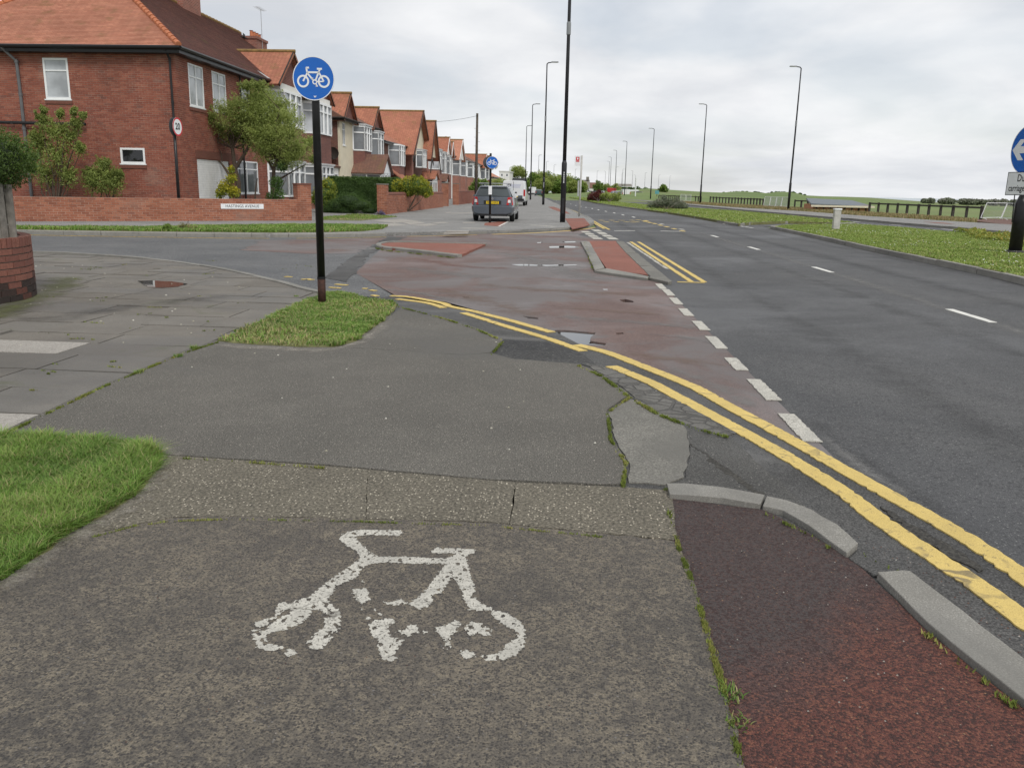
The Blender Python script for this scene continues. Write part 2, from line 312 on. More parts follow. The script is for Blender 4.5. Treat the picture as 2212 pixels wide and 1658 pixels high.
M['glass'] = glass('window_glass', (0.055, 0.06, 0.065)); M['glasspale'] = glass('net_curtained_glass', (0.42, 0.44, 0.46), 0.12)
M['glassmid'] = glass('half_curtained_glass', (0.16, 0.17, 0.18)); M['glassdark'] = glass('dark_glass', (0.015, 0.016, 0.018))
M['signblue'] = plain('blue_sign_face', (0.012, 0.125, 0.50), 0.28, 0.06, 3)
M['signwhite'] = plain('white_sign_face', (0.78, 0.79, 0.80), 0.35, 0.04)
M['signred'] = plain('red_sign_rim', (0.55, 0.02, 0.03), 0.4, 0.08)
M['ink'] = plain('black_lettering', (0.015, 0.015, 0.016), 0.5, 0.1)
M['galv'] = plain('galvanised_steel', (0.42, 0.43, 0.44), 0.45, 0.12, 10, 0.4)
M['signback'] = plain('grey_sign_back', (0.07, 0.07, 0.075), 0.5, 0.15)
M['rustpost'] = plain('rusted_post_foot', (0.055, 0.025, 0.018), 0.8, 0.5, 30)
M['lampgrey'] = plain('dark_lamp_column_paint', (0.020, 0.020, 0.023), 0.45, 0.25, 4)
M['lamphead'] = plain('lantern_grey', (0.24, 0.25, 0.26), 0.4, 0.1)
M['cabinet'] = plain('pale_grey_bollard', (0.48, 0.47, 0.44), 0.6, 0.15, 7)
M['wood'] = plain('weathered_wood', (0.195, 0.18, 0.1575), 0.9, 0.3, 14)
M['pole'] = plain('telegraph_pole_wood', (0.095, 0.078, 0.062), 0.9, 0.3, 5)
M['rail'] = plain('dark_fence_timber', (0.05, 0.044, 0.038), 0.85, 0.3, 6)
M['bark'] = plain('bark', (0.085, 0.062, 0.046), 0.95, 0.35, 20)
M['soil'] = plain('turf_soil', (0.15, 0.15, 0.06), 0.98, 0.4, 9)
M['tyre'] = plain('tyre_rubber', (0.014, 0.014, 0.014), 0.85, 0.2)
M['carglass'] = glass('car_glass', (0.05, 0.06, 0.062), 0.05)
M['tail'] = plain('tail_lamp_red', (0.42, 0.012, 0.012), 0.2, 0.1); M['tailw'] = plain('tail_lamp_clear', (0.65, 0.6, 0.58), 0.2, 0.05)
M['plate'] = plain('yellow_number_plate', (0.75, 0.52, 0.02), 0.4, 0.05)
M['rim'] = plain('alloy_rim', (0.35, 0.36, 0.37), 0.3, 0.1, 6, 0.6)
def carpaint(name, c):
    k = N(name); k.col(k.ramp(k.noise(2, 3), [(0.3, tuple(x*0.93 for x in c)), (0.7, c)])).rough(0.3); k.b.inputs['Coat Weight'].default_value = 0.7; k.b.inputs['Coat Roughness'].default_value = 0.06
    return k.done()
M['cargrey'] = carpaint('graphite_car_paint', (0.085, 0.098, 0.118)); M['vanwhite'] = carpaint('white_van_paint', (0.72, 0.73, 0.74))
M['carblue'] = carpaint('pale_blue_car_paint', (0.24, 0.42, 0.62)); M['carred'] = carpaint('red_car_paint', (0.38, 0.02, 0.02))
M['carteal'] = carpaint('dark_teal_car_paint', (0.03, 0.06, 0.065)); M['carsilver'] = carpaint('silver_car_paint', (0.42, 0.45, 0.48)); M['carblack'] = carpaint('black_car_paint', (0.02, 0.02, 0.022))

def leafmat(name, stops, trans=0.3, rough=0.55):
    k = N(name); v = k.attr('v'); n = k.noise(1.2, 4)
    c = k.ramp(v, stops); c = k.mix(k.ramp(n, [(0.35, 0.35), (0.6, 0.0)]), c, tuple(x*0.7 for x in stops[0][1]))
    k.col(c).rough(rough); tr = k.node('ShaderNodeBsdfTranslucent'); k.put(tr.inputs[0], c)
    ms = k.node('ShaderNodeMixShader'); ms.inputs[0].default_value = trans
    k.t.links.new(k.b.outputs[0], ms.inputs[1]); k.t.links.new(tr.outputs[0], ms.inputs[2]); k.t.links.new(ms.outputs[0], k.o.inputs[0])
    return k.done()
M['grass'] = leafmat('grass_blades', [(0.0, (0.095, 0.19, 0.032)), (0.45, (0.185, 0.32, 0.052)), (0.80, (0.275, 0.405, 0.082)), (0.90, (0.40, 0.36, 0.15)), (1.0, (0.50, 0.42, 0.22))])
M['grassmed'] = leafmat('mown_grass', [(0.0, (0.16, 0.25, 0.045)), (0.5, (0.26, 0.36, 0.07)), (0.8, (0.34, 0.43, 0.10)), (1.0, (0.50, 0.43, 0.20))])
M['leafdark'] = leafmat('dark_green_leaves', [(0.0, (0.0315, 0.06125, 0.0175)), (0.6, (0.07875, 0.1488, 0.035)), (1.0, (0.1488, 0.2363, 0.056))])
M['leafmid'] = leafmat('mid_green_leaves', [(0.0, (0.16, 0.20, 0.055)), (0.5, (0.33, 0.40, 0.11)), (0.85, (0.46, 0.52, 0.16)), (1.0, (0.53, 0.48, 0.19))], 0.5)
M['leafbright'] = leafmat('bright_green_leaves', [(0.0, (0.06, 0.10, 0.022)), (0.5, (0.15, 0.24, 0.04)), (1.0, (0.27, 0.37, 0.08))], 0.35)
M['leafyel'] = leafmat('yellow_green_leaves', [(0.0, (0.07, 0.126, 0.021)), (0.45, (0.224, 0.28, 0.035)), (1.0, (0.7, 0.588, 0.042))])
M['leafred'] = leafmat('dark_red_leaves', [(0.0, (0.056, 0.0168, 0.014)), (0.6, (0.168, 0.042, 0.0308)), (1.0, (0.168, 0.182, 0.042))])
M['leafgrey'] = leafmat('grey_green_leaves', [(0.0, (0.10, 0.13, 0.08)), (0.6, (0.22, 0.25, 0.16)), (1.0, (0.32, 0.27, 0.28))])
M['lavender'] = leafmat('lavender_flowers', [(0.0, (0.06, 0.09, 0.04)), (0.5, (0.10, 0.11, 0.10)), (1.0, (0.22, 0.17, 0.38))])
M['moss'] = leafmat('moss', [(0.0, (0.10, 0.13, 0.025)), (0.6, (0.20, 0.25, 0.045)), (1.0, (0.34, 0.30, 0.10))], 0.15, 0.9)
M['daisy'] = plain('daisy_petals', (0.75, 0.75, 0.72), 0.7, 0.05)
M['reddirt'] = tarmac('red_gravel', (0.16, 0.085, 0.065), (0.22, 0.12, 0.09), grain=20)
M['dryverge'] = leafmat('dry_verge_grass', [(0.0, (0.135, 0.1485, 0.0405)), (0.5, (0.2295, 0.216, 0.081)), (1.0, (0.405, 0.297, 0.162))])

def stain(name, c, amt=1.0, sc=9.0):
    """dirt, dust or damp with a soft ragged edge (fades with the strip's own outline)"""
    k = N(name); v = k.attr('v'); a1 = k.ramp(k.noise(sc, 7, 0.7, 0.5), [(0.36, 0.0), (0.64, 1.0)]); a2 = k.ramp(k.noise(110, 4, 0.75), [(0.36, 0.0), (0.64, 1.0)])
    t = k.math('ADD', k.math('MULTIPLY', v, 0.75), k.math('ADD', k.math('MULTIPLY', a1, 0.55), k.math('MULTIPLY', a2, 0.40)))
    al = k.math('MULTIPLY', k.math('MULTIPLY', k.ramp(k.math('MULTIPLY', t, 0.5), [(0.40, 0.0), (0.80, 1.0)]), k.ramp(v, [(0.0, 0.0), (0.4, 1.0)])), amt)
    k.col(k.mix(k.ramp(k.noise(120, 3), [(0.35, 0.4), (0.55, 0.0)]), c, tuple(x*0.5 for x in c))).rough(0.9); tr = k.node('ShaderNodeBsdfTransparent'); ms = k.node('ShaderNodeMixShader')
    k.put(ms.inputs[0], al); k.t.links.new(tr.outputs[0], ms.inputs[1]); k.t.links.new(k.b.outputs[0], ms.inputs[2]); k.t.links.new(ms.outputs[0], k.o.inputs[0]); return k.done()
M['dust'] = stain('pale_dust', (0.36, 0.33, 0.285), 0.9); M['damp'] = stain('dark_damp', (0.07, 0.067, 0.062), 0.5, 2.5); M['greenfilm'] = stain('green_algae_film', (0.12, 0.135, 0.045), 0.85, 3.0); M['tyremark'] = stain('dark_tyre_track', (0.055, 0.055, 0.055), 0.28, 2.5); M['palewear'] = stain('pale_scuff', (0.24, 0.235, 0.225), 0.7, 5.0); M['buffwear'] = stain('buff_wear', (0.23, 0.165, 0.13), 0.7, 4.0); M['redwear'] = stain('red_wear', (0.22, 0.095, 0.07), 0.6, 4.0)
def cracked():
    k = N('crazed_tarmac'); n1 = k.noise(1.5, 5); n2 = k.noise(80, 3, 0.7); v = k.voro(7.5, 'DISTANCE_TO_EDGE'); v2 = k.voro(3.1, 'DISTANCE_TO_EDGE')
    c = k.mix(k.ramp(n1, [(0.35, 0.0), (0.65, 1.0)]), (0.12, 0.115, 0.105), (0.18, 0.172, 0.155)); c = k.mix(k.ramp(n2, [(0.32, 0.7), (0.52, 0.0)]), c, (0.05, 0.048, 0.044))
    e = k.math('MAXIMUM', k.ramp(v.outputs['Distance'], [(0.02, 1.0), (0.06, 0.0)]), k.ramp(v2.outputs['Distance'], [(0.02, 1.0), (0.04, 0.0)]))
    c = k.mix(k.math('MULTIPLY', e, 0.5), c, (0.045, 0.043, 0.039)); k.col(c).rough(0.85); k.bump(k.math('MULTIPLY', e, -1.0), 0.01, 1.0); return k.done()
M['cracked'] = cracked()
M['leafhedge'] = leafmat('clipped_hedge_leaves', [(0.0, (0.022, 0.042, 0.010)), (0.45, (0.085, 0.145, 0.028)), (1.0, (0.21, 0.31, 0.06))])  # dark-to-bright range puts the hedge's lit top and shaded bottom into leaf colour
# ---------------------------------------------------------------- mesh helpers
class MB:
    def __init__(s): s.v = []; s.f = []; s.a = []; s.va = None
    def add(s, vs, fs, a=0.5):
        b = len(s.v); s.v += [tuple(map(float, p)) for p in vs]; s.f += [tuple(b+i for i in f) for f in fs]; s.a += [a]*len(vs); return s
    def hexa(s, p, a=0.5):      # 8 corners: bottom 0-3, top 4-7 (both counter-clockwise from above)
        return s.add(p, [(3, 2, 1, 0), (4, 5, 6, 7), (0, 1, 5, 4), (1, 2, 6, 5), (2, 3, 7, 6), (3, 0, 4, 7)], a)
    def box(s, c, d, rz=0.0, a=0.5):
        cx, cy, cz = c; hx, hy, hz = d[0]/2, d[1]/2, d[2]/2; co_, si = math.cos(rz), math.sin(rz)
        p = []
        for z in (-hz, hz):
            for x, y in ((-hx, -hy), (hx, -hy), (hx, hy), (-hx, hy)): p.append((cx+x*co_-y*si, cy+x*si+y*co_, cz+z))
        return s.hexa(p, a)
    def b2(s, lo, hi, a=0.5): return s.box([(l+h)/2 for l, h in zip(lo, hi)], [abs(h-l) for l, h in zip(lo, hi)], 0, a)
    def bar(s, p0, p1, w_, h_, up=(0, 0, 1), a=0.5):
        p0 = np.array(p0, float); p1 = np.array(p1, float); d = p1-p0; d /= np.linalg.norm(d)
        u = np.array(up, float); x = np.cross(d, u)
        if np.linalg.norm(x) < 1e-6: x = np.cross(d, (1, 0, 0))
        x /= np.linalg.norm(x); u = np.cross(x, d); x = x*w_/2; u = u*h_/2
        return s.add([p0-x-u, p0+x-u, p0+x+u, p0-x+u, p1-x-u, p1+x-u, p1+x+u, p1-x+u],
                     [(0, 1, 2, 3), (7, 6, 5, 4), (0, 4, 5, 1), (1, 5, 6, 2), (2, 6, 7, 3), (3, 7, 4, 0)], a)
    def tube(s, pts, rs, n=8, cap=True, a=0.5):
        pts = [np.array(p, float) for p in pts]; rings = []; vs = []; fs = []
        ref = None
        for i, p in enumerate(pts):
            d = (pts[min(i+1, len(pts)-1)]-pts[max(i-1, 0)]); d = d/(np.linalg.norm(d)+1e-12)
            if ref is None: ref = np.array((1, 0, 0)) if abs(d[0]) < 0.8 else np.array((0, 1, 0))
            x = ref-d*np.dot(ref, d); x /= np.linalg.norm(x); ref = x; y = np.cross(d, x)
            r = rs[i] if hasattr(rs, '__len__') else rs
            for k in range(n):
                t = 2*math.pi*k/n; vs.append(p+r*(math.cos(t)*x+math.sin(t)*y))
        for i in range(len(pts)-1):
            for k in range(n): fs.append((i*n+k, i*n+(k+1) % n, (i+1)*n+(k+1) % n, (i+1)*n+k))
        if cap: fs += [tuple(range(n-1, -1, -1)), tuple((len(pts)-1)*n+k for k in range(n))]
        return s.add(vs, fs, a)
    def prism(s, poly, z0, z1, a=0.5):      # plan polygon (x, y)
        n = len(poly); area = sum(poly[i][0]*poly[(i+1) % n][1]-poly[(i+1) % n][0]*poly[i][1] for i in range(n))
        if area < 0: poly = poly[::-1]
        vs = [(p[0], p[1], z1) for p in poly]+[(p[0], p[1], z0) for p in poly]
        tr = tessellate_polygon([[Vector((p[0], p[1], 0)) for p in poly]])
        fs = [t if cross2(poly, t) > 0 else t[::-1] for t in tr]
        fs += [(i, i+n, (i+1) % n+n, (i+1) % n) for i in range(n)]
        return s.add(vs, fs, a)
    def extr(s, poly3, vec, a=0.5):         # flat 3-D polygon pushed along vec
        n = len(poly3); vec = np.array(vec, float); p = [np.array(q, float) for q in poly3]
        return s.add(p+[q+vec for q in p], [tuple(range(n-1, -1, -1)), tuple(range(n, 2*n))]+[(i, (i+1) % n, (i+1) % n+n, i+n) for i in range(n)], a)
    def build(s, name, mat, parent=None, smooth=False, bevel=0, kind=None, label=None):
        org = np.array(parent_loc(parent)); V = np.array(s.v, float)-org if s.v else np.zeros((0, 3))
        me = bpy.data.meshes.new(name); me.from_pydata(V.tolist(), [], s.f)
        at = me.attributes.new('v', 'FLOAT', 'POINT'); at.data.foreach_set('value', np.array(s.a, np.float32))
        return link(name, me, mat, parent, smooth, bevel, kind, label)
def cross2(p, t): a, b, c = (p[i] for i in t); return (b[0]-a[0])*(c[1]-a[1])-(b[1]-a[1])*(c[0]-a[0])
ORG = {}
def parent_loc(o): return ORG.get(o.name, (0, 0, 0)) if o is not None else (0, 0, 0)
def link(name, me, mat, parent=None, smooth=False, bevel=0, kind=None, label=None):
    o = bpy.data.objects.new(name, me); COL.objects.link(o)
    if mat is not None: me.materials.append(M[mat] if isinstance(mat, str) else mat)
    if parent is not None: o.parent = parent; ORG[o.name] = ORG.get(parent.name, (0, 0, 0))
    if smooth: me.polygons.foreach_set('use_smooth', [True]*len(me.polygons))
    if bevel:
        b = o.modifiers.new('bevel', 'BEVEL'); b.width = bevel; b.segments = 2; b.limit_method = 'ANGLE'
        if bevel > 0.02: b.segments = 3; b.harden_normals = True; me.polygons.foreach_set('use_smooth', [True]*len(me.polygons))
    if kind: o['kind'] = kind
    if label: o['label'] = label
    return o
def thing(name, label, cat, loc=(0, 0, 0), group=None, rz=0.0, local=False):
    o = bpy.data.objects.new(name, None); COL.objects.link(o); o.location = tuple(map(float, loc)); o.rotation_euler = (0, 0, rz); o.empty_display_size = 0.2
    o['label'] = label; o['category'] = cat
    if group: o['group'] = group
    ORG[o.name] = (0, 0, 0) if local else tuple(map(float, loc)); return o
def tag(o, label, cat, group=None):
    o['label'] = label; o['category'] = cat
    if group: o['group'] = group
    return o
def copy_tree(o, parent=None):
    c = o.copy(); COL.objects.link(c)
    if parent is not None: c.parent = parent
    for ch in list(o.children): copy_tree(ch, c)
    return c
def npmesh(name, V, F, A, mat, parent=None, kind='stuff', smooth=False):
    """big meshes straight from arrays: F is (n, 3) or (n, 4)"""
    V = np.asarray(V, np.float32)-np.array(parent_loc(parent), np.float32); F = np.asarray(F, np.int32); k = F.shape[1]
    me = bpy.data.meshes.new(name); me.vertices.add(len(V)); me.vertices.foreach_set('co', V.ravel())
    me.loops.add(F.size); me.loops.foreach_set('vertex_index', F.ravel())
    me.polygons.add(len(F)); me.polygons.foreach_set('loop_start', np.arange(0, F.size, k, dtype=np.int32))
    at = me.attributes.new('v', 'FLOAT', 'POINT'); at.data.foreach_set('value', np.asarray(A, np.float32)); me.update(calc_edges=True)
    return link(name, me, mat, parent, smooth, 0, kind)
def inpoly(P_, poly):
    P_ = np.asarray(P_); x, y = P_[:, 0], P_[:, 1]; r = np.zeros(len(P_), bool); n = len(poly); j = n-1
    for i in range(n):
        xi, yi = poly[i][0], poly[i][1]; xj, yj = poly[j][0], poly[j][1]
        c = ((yi > y) != (yj > y)) & (x < (xj-xi)*(y-yi)/((yj-yi) if yj != yi else 1e-12)+xi); r ^= c; j = i
    return r
def scatter(poly, n, seed=0):
    g = np.random.default_rng(seed); p = np.array([[q[0], q[1]] for q in poly]); lo, hi = p.min(0), p.max(0); out_ = np.zeros((0, 2))
    while len(out_) < n:
        c = lo+g.random((n*2, 2))*(hi-lo); out_ = np.vstack([out_, c[inpoly(c, p)]])
    return out_[:n]
def smooth_noise(P_, sc, seed=0):
    """cheap value field of summed waves, about 0..1"""
    g = np.random.default_rng(seed); P_ = np.asarray(P_); r = np.zeros(len(P_))
    for i in range(7):
        a = g.random()*6.283; k = sc*(0.6+1.2*g.random()); r += np.sin(P_[:, 0]*k*math.cos(a)+P_[:, 1]*k*math.sin(a)+g.random()*6.283)
    return np.clip(0.5+r/7.0, 0, 1)
def jag(pts, step, amp, closed=True, seed=1):
    """subdivide a plan outline and roughen it"""
    g = np.random.default_rng(seed); o = []; n = len(pts)
    for i in range(n if closed else n-1):
        a = np.array(pts[i][:2]); b = np.array(pts[(i+1) % n][:2]); L = np.linalg.norm(b-a); k = max(1, int(L/step)); nn = np.array((-(b-a)[1], (b-a)[0]))/(L+1e-9)
        for j in range(k): o.append(a+(b-a)*j/k+nn*g.normal(0, amp)*(1 if j else 0.4))
    if not closed: o.append(np.array(pts[-1][:2]))
    return o
def spline(pts, n=8):
    """Catmull-Rom through plan points"""
    p = [np.array(q, float) for q in pts]; p = [2*p[0]-p[1]]+p+[2*p[-1]-p[-2]]; o = []
    for i in range(1, len(p)-2):
        for j in range(n):
            t = j/n; o.append(0.5*((2*p[i])+(-p[i-1]+p[i+1])*t+(2*p[i-1]-5*p[i]+4*p[i+1]-p[i+2])*t*t+(-p[i-1]+3*p[i]-3*p[i+1]+p[i+2])*t**3))
    o.append(p[-2]); return o

def grass(name, poly, n, h, wd, mat='grass', z=0.0, seed=1, parent=None, dry=0.25, bare=None, lean=0.5, edge=None, segs=2, rv=0.45):
    """single blades; poly in plan. Returns ONE object of kind stuff"""
    g = np.random.default_rng(seed); P_ = scatter(poly, n, seed)
    f = smooth_noise(P_, 5.0/max(0.2, math.sqrt(h/0.07)*1.0), seed); f2 = smooth_noise(P_, 2.2, seed+5)
    keep = np.ones(len(P_), bool)
    if bare is not None: keep &= ~((f2 < bare) & (g.random(len(P_)) < 0.8))
    P_, f, f2 = P_[keep], f[keep], f2[keep]; n = len(P_)
    f3 = smooth_noise(P_, 17.0, seed+9); H = h*(0.62+0.25*f+0.30*f3)*(0.5+0.9*g.random(n)); az = g.random(n)*6.283+0.0; ln = lean*(0.3+g.random(n)); W = wd*(0.7+0.6*g.random(n))
    dx, dy = np.cos(az), np.sin(az); px, py = -dy, dx
    vs = []; zz_ = z if np.isscalar(z) else z(P_)
    def ring(t, wf): 
        off = ln*H*t*t; x = P_[:, 0]+dx*off; y = P_[:, 1]+dy*off; zc = zz_+H*t*(1-0.25*ln*t)
        return np.stack([np.stack([x-px*W*wf/2, y-py*W*wf/2, zc], 1), np.stack([x+px*W*wf/2, y+py*W*wf/2, zc], 1)], 1)
    a0 = ring(-0.02, 1.0); a1 = ring(0.55, 0.85); a2 = ring(1.0, 0.12)
    V = np.concatenate([a0, a1, a2], 1).reshape(-1, 3)
    b = (np.arange(n)*6)[:, None]; F = np.concatenate([b+np.array([0, 1, 3, 2]), b+np.array([2, 3, 5, 4])], 0)
    tone = np.clip(0.12+0.35*f+0.25*f3+rv*(g.random(n)-0.35), 0, 0.84); isdry = g.random(n) < dry*(0.35+1.3*(1-f2)); tone[isdry] = 0.86+0.14*g.random(isdry.sum())
    A = np.repeat(tone, 6)
    return npmesh(name, V, F, A, mat, parent)

def leaves(blobs, n, size, seed=1, shell=0.55, flat=0.0, aspect=0.5, tone=(0.15, 1.0), droop=0.0):
    """leaf quads through a set of ellipsoids (cx, cy, cz, rx, ry, rz); tone by outwardness and height"""
    g = np.random.default_rng(seed); B = np.array(blobs, float); vol = (B[:, 3]*B[:, 4]*B[:, 5])**(2/3.); pick = g.choice(len(B), n, p=vol/vol.sum())
    d = g.normal(size=(n, 3)); d /= np.linalg.norm(d, axis=1)[:, None]; r = shell+(1-shell)*g.random(n)**0.7; r *= 0.86+0.28*g.random(n)
    C = B[pick, :3]+d*B[pick, 3:]*r[:, None]
    u = g.normal(size=(n, 3)); u[:, 2] *= (1-flat); u[:, 2] -= droop; u /= np.linalg.norm(u, axis=1)[:, None]
    t = g.normal(size=(n, 3)); w_ = np.cross(u, t); w_ /= np.linalg.norm(w_, axis=1)[:, None]
    S = size*(0.55+0.9*g.random(n)); L = u*S[:, None]; Wd = w_*(S*aspect)[:, None]*0.5
    V = np.stack([C-L*0.5, C-Wd+L*0.05, C+L*0.5, C+Wd+L*0.05], 1).reshape(-1, 3)
    F = (np.arange(n)*4)[:, None]+np.array([0, 1, 2, 3])
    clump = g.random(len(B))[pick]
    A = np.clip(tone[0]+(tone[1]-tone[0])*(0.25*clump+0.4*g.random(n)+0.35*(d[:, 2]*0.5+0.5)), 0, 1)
    return V, F, np.repeat(A, 4)

# ---------------------------------------------------------------- ground
def sheet(name, poly, z, mat, depth=0.05, parent=None, label=None, kind=None, holes=None):
    """a flat piece of surfacing with its own edge"""
    if not holes:
        return MB().prism([tuple(p[:2]) for p in poly], z-depth, z).build(name, mat, parent, kind=kind or (None if parent else 'structure'), label=label)
    loops = [poly]+holes; vl = [[Vector((p[0], p[1], 0)) for p in L] for L in loops]; tr = tessellate_polygon(vl); flat = [p for L in loops for p in L]
    b = MB(); fs = [t if cross2(flat, t) > 0 else t[::-1] for t in tr]; b.add([(p[0], p[1], z) for p in flat], fs)
    for h in holes:
        n = len(h); b.add([(p[0], p[1], z) for p in h]+[(p[0], p[1], z-depth) for p in h], [(i, (i+1) % n, (i+1) % n+n, i+n) for i in range(n)])
    return b.build(name, mat, parent, kind=kind or (None if parent else 'structure'), label=label)

def ribbon(pts, width, step=0.04, amp=0.004, seed=1):
    """painted line of uneven edge along plan points -> left side, right side"""
    P_ = np.array([q[:2] for q in pts], float); seg = np.linalg.norm(np.diff(P_, axis=0), axis=1); s = np.concatenate([[0], np.cumsum(seg)])
    n = max(2, int(s[-1]/step)); t = np.linspace(0, s[-1], n); X = np.stack([np.interp(t, s, P_[:, 0]), np.interp(t, s, P_[:, 1])], 1)
    d = np.gradient(X, axis=0); d /= np.linalg.norm(d, axis=1)[:, None]+1e-9; nn = np.stack([-d[:, 1], d[:, 0]], 1); g = np.random.default_rng(seed)
    ch = lambda: np.where(g.random(n) < 0.10, -g.random(n)*amp*4, 0); wl = width/2+g.normal(0, amp*0.6, n)+ch(); wr = width/2+g.normal(0, amp*0.6, n)+ch()
    return X+nn*wl[:, None], X-nn*wr[:, None]
def line_mark(name, pts, width, z, mat, parent, step=0.04, amp=0.004, seed=1, th=0.006):
    l, r = ribbon(pts, width, step, amp, seed); n = len(l); b = MB()
    vs = [(p[0], p[1], z) for p in l]+[(p[0], p[1], z) for p in r]+[(p[0], p[1], z-th) for p in l]+[(p[0], p[1], z-th) for p in r]
    fs = []
    for i in range(n-1): fs += [(i, n+i, n+i+1, i+1), (2*n+i, i, i+1, 2*n+i+1), (n+i, 3*n+i, 3*n+i+1, n+i+1)]
    fs += [(0, 2*n, 3*n, n), (n-1, 2*n-1, 4*n-1, 3*n-1)]
    return b.add(vs, fs).build(name, mat, parent)
def kerb(pts, z1, parent, width=0.125, stone=0.91, depth=0.22, mat='kerb', name='kerb_stone', seed=3, side=1.0):
    """row of kerb stones along plan points (laid to the left of the line when side = 1)"""
    P_ = np.array([q[:2] for q in pts], float); seg = np.linalg.norm(np.diff(P_, axis=0), axis=1); s = np.concatenate([[0], np.cumsum(seg)]); g = np.random.default_rng(seed)
    n = max(1, int(round(s[-1]/stone))); L = s[-1]/n
    for k in range(n):
        t = np.linspace(k*L+0.006, (k+1)*L-0.006, 4); X = np.stack([np.interp(t, s, P_[:, 0]), np.interp(t, s, P_[:, 1])], 1)
        d = np.gradient(X, axis=0); d /= np.linalg.norm(d, axis=1)[:, None]+1e-9; nn = np.stack([-d[:, 1], d[:, 0]], 1)*side; dz = g.normal(0, 0.004); o = X+nn*g.normal(0, 0.004)
        b = MB(); c = 0.018; q = [(o, z1+dz-depth), (o, z1+dz-c), (o+nn*c, z1+dz), (o+nn*width, z1+dz), (o+nn*width, z1+dz-depth)]
        vs = [(p[0], p[1], z_) for ring, z_ in q for p in ring]; fs = []
        for a in range(4):
            for i in range(3):
                f = (a*4+i, a*4+i+1, (a+1)*4+i+1, (a+1)*4+i); fs.append(f if side > 0 else f[::-1])
        fs += [(0, 4, 8, 12, 16), (19, 15, 11, 7, 3)] if side > 0 else [(16, 12, 8, 4, 0), (3, 7, 11, 15, 19)]
        b.add(vs, fs).build(name, mat, parent)

# far land and sea: a wide sheet that rises to the dunes on the seaward side
def skyline(px):
    xs = [1300, 1380, 1400, 1446, 1494, 1530, 1561, 1585, 1609, 1630, 1647, 1656, 1670, 1686, 1705, 1718, 1740, 1780, 1829, 1880, 1950, 2012, 2212, 2500]
    ys = [412, 408, 407, 410, 413, 415, 416, 414, 413.6, 415, 417, 418, 416, 414, 415, 416.7, 422, 424, 425, 427, 432, 436.5, 443, 452]
    return np.interp(px, xs, ys)
def build_land():
    rings = [0.5, 6, 12, 20, 26, 32, 50, 80, 110, 150, 200, 260, 320, 350, 365, 380]
    px_cols = list(np.linspace(1300, 2500, 61)); V = []; F = []; A = []; nr = len(rings)
    azs = [(math.atan2(ray(p, 415)[0], ray(p, 415)[1]), p) for p in px_cols]
    az_all = [(-math.pi+0.02+i*(azs[0][0]+math.pi-0.04)/50, None) for i in range(50)]+azs+[(azs[-1][0]+0.01+i*(math.pi-azs[-1][0]-0.02)/25, None) for i in range(1, 26)]
    for az, p in az_all:
        for r in rings:
            x, y = math.sin(az)*r, math.cos(az)*r; z = -0.12+0.09*min(1, max(0, (r-25)/7))
            if p is not None:
                yy = skyline(p); d = ray(p, yy); rr = 350; zs = CAMH+d[2]*rr/math.hypot(d[0], d[1])
                t = min(1, max(0, (r-110)/240)); t = t*t*(3-2*t); z = z*(1-t)+zs*t
                if r > 350: z = zs-(r-350)*0.5
            elif az > azs[-1][0]:
                t = min(1, max(0, (r-110)/240)); z = z-3.0*t
            else:
                if r > 350: r2 = 350+(r-350)*150; x, y = math.sin(az)*r2, math.cos(az)*r2
            V.append((x, y, z))
    m_ = len(az_all)
    for i in range(m_-1):
        for j in range(nr-1): F.append((i*nr+j, i*nr+j+1, (i+1)*nr+j+1, (i+1)*nr+j))
    k = N('field_grass'); n1 = k.noise(0.03, 6, 0.6, 0.4); n2 = k.noise(0.9, 6, 0.65); n3 = k.noise(0.012, 3)
    c = k.mix(k.ramp(n1, [(0.35, 0.0), (0.65, 1.0)]), (0.12, 0.18, 0.05), (0.19, 0.245, 0.075))
    c = k.mix(k.ramp(n2, [(0.35, 0.4), (0.6, 0.0)]), c, (0.06, 0.085, 0.03)); c = k.mix(k.ramp(n3, [(0.5, 0.0), (0.62, 0.5)]), c, (0.17, 0.165, 0.075))
    k.col(c).rough(0.95); M['field'] = k.done()
    npmesh('ground', V, F, np.full(len(V), 0.5), 'field', kind='structure')
    k = N('pale_sea'); k.col((0.30, 0.36, 0.38)).rough(0.25); k.bump(k.noise(0.05, 5), 0.6, 0.5); M['sea'] = k.done()
    MB().prism([(60, -3000), (16000, -3000), (16000, 16000), (-500, 16000), (60, 420), (60, 380)], -14.2, -14).build('sea', 'sea', kind='structure')
build_land()

# --- bedding under the near surfaces
sheet('roadbed', [(-14, -3), (9, -3), (9, 27), (-14, 27)], -0.055, 'bed', 0.03)

# --- main road, near carriageway
LK = GG([(1290, 490), (1275, 478), (1255, 466.5), (1235, 456.5), (1215, 448), (1195, 438.5), (1178, 430), (1165, 424.5), (1156, 420.5), (1149, 417)])      # its left kerb beyond the junction
RKa = GG([(2212, 604), (2060, 573), (1900, 541), (1790, 518), (1700, 499), (1660, 491)])
RKb = GG([(1622, 487.5), (1560, 479.5), (1500, 469), (1440, 460), (1380, 452.5), (1330, 446), (1290, 440), (1255, 433), (1225, 428), (1200, 424), (1183, 421)])
EX = 1.46
pl = [(EX, -3), (9.6, -3), (9.0, 8)]+[tuple(p[:2]) for p in RKa]+[tuple(G(1645, 489)[:2])]+[tuple(p[:2]) for p in RKb]+[tuple(p[:2]) for p in LK[::-1]]+[(0.3, 26.6), (EX, 23)]
road = sheet('main_road', pl, 0.0, 'road', 0.05)

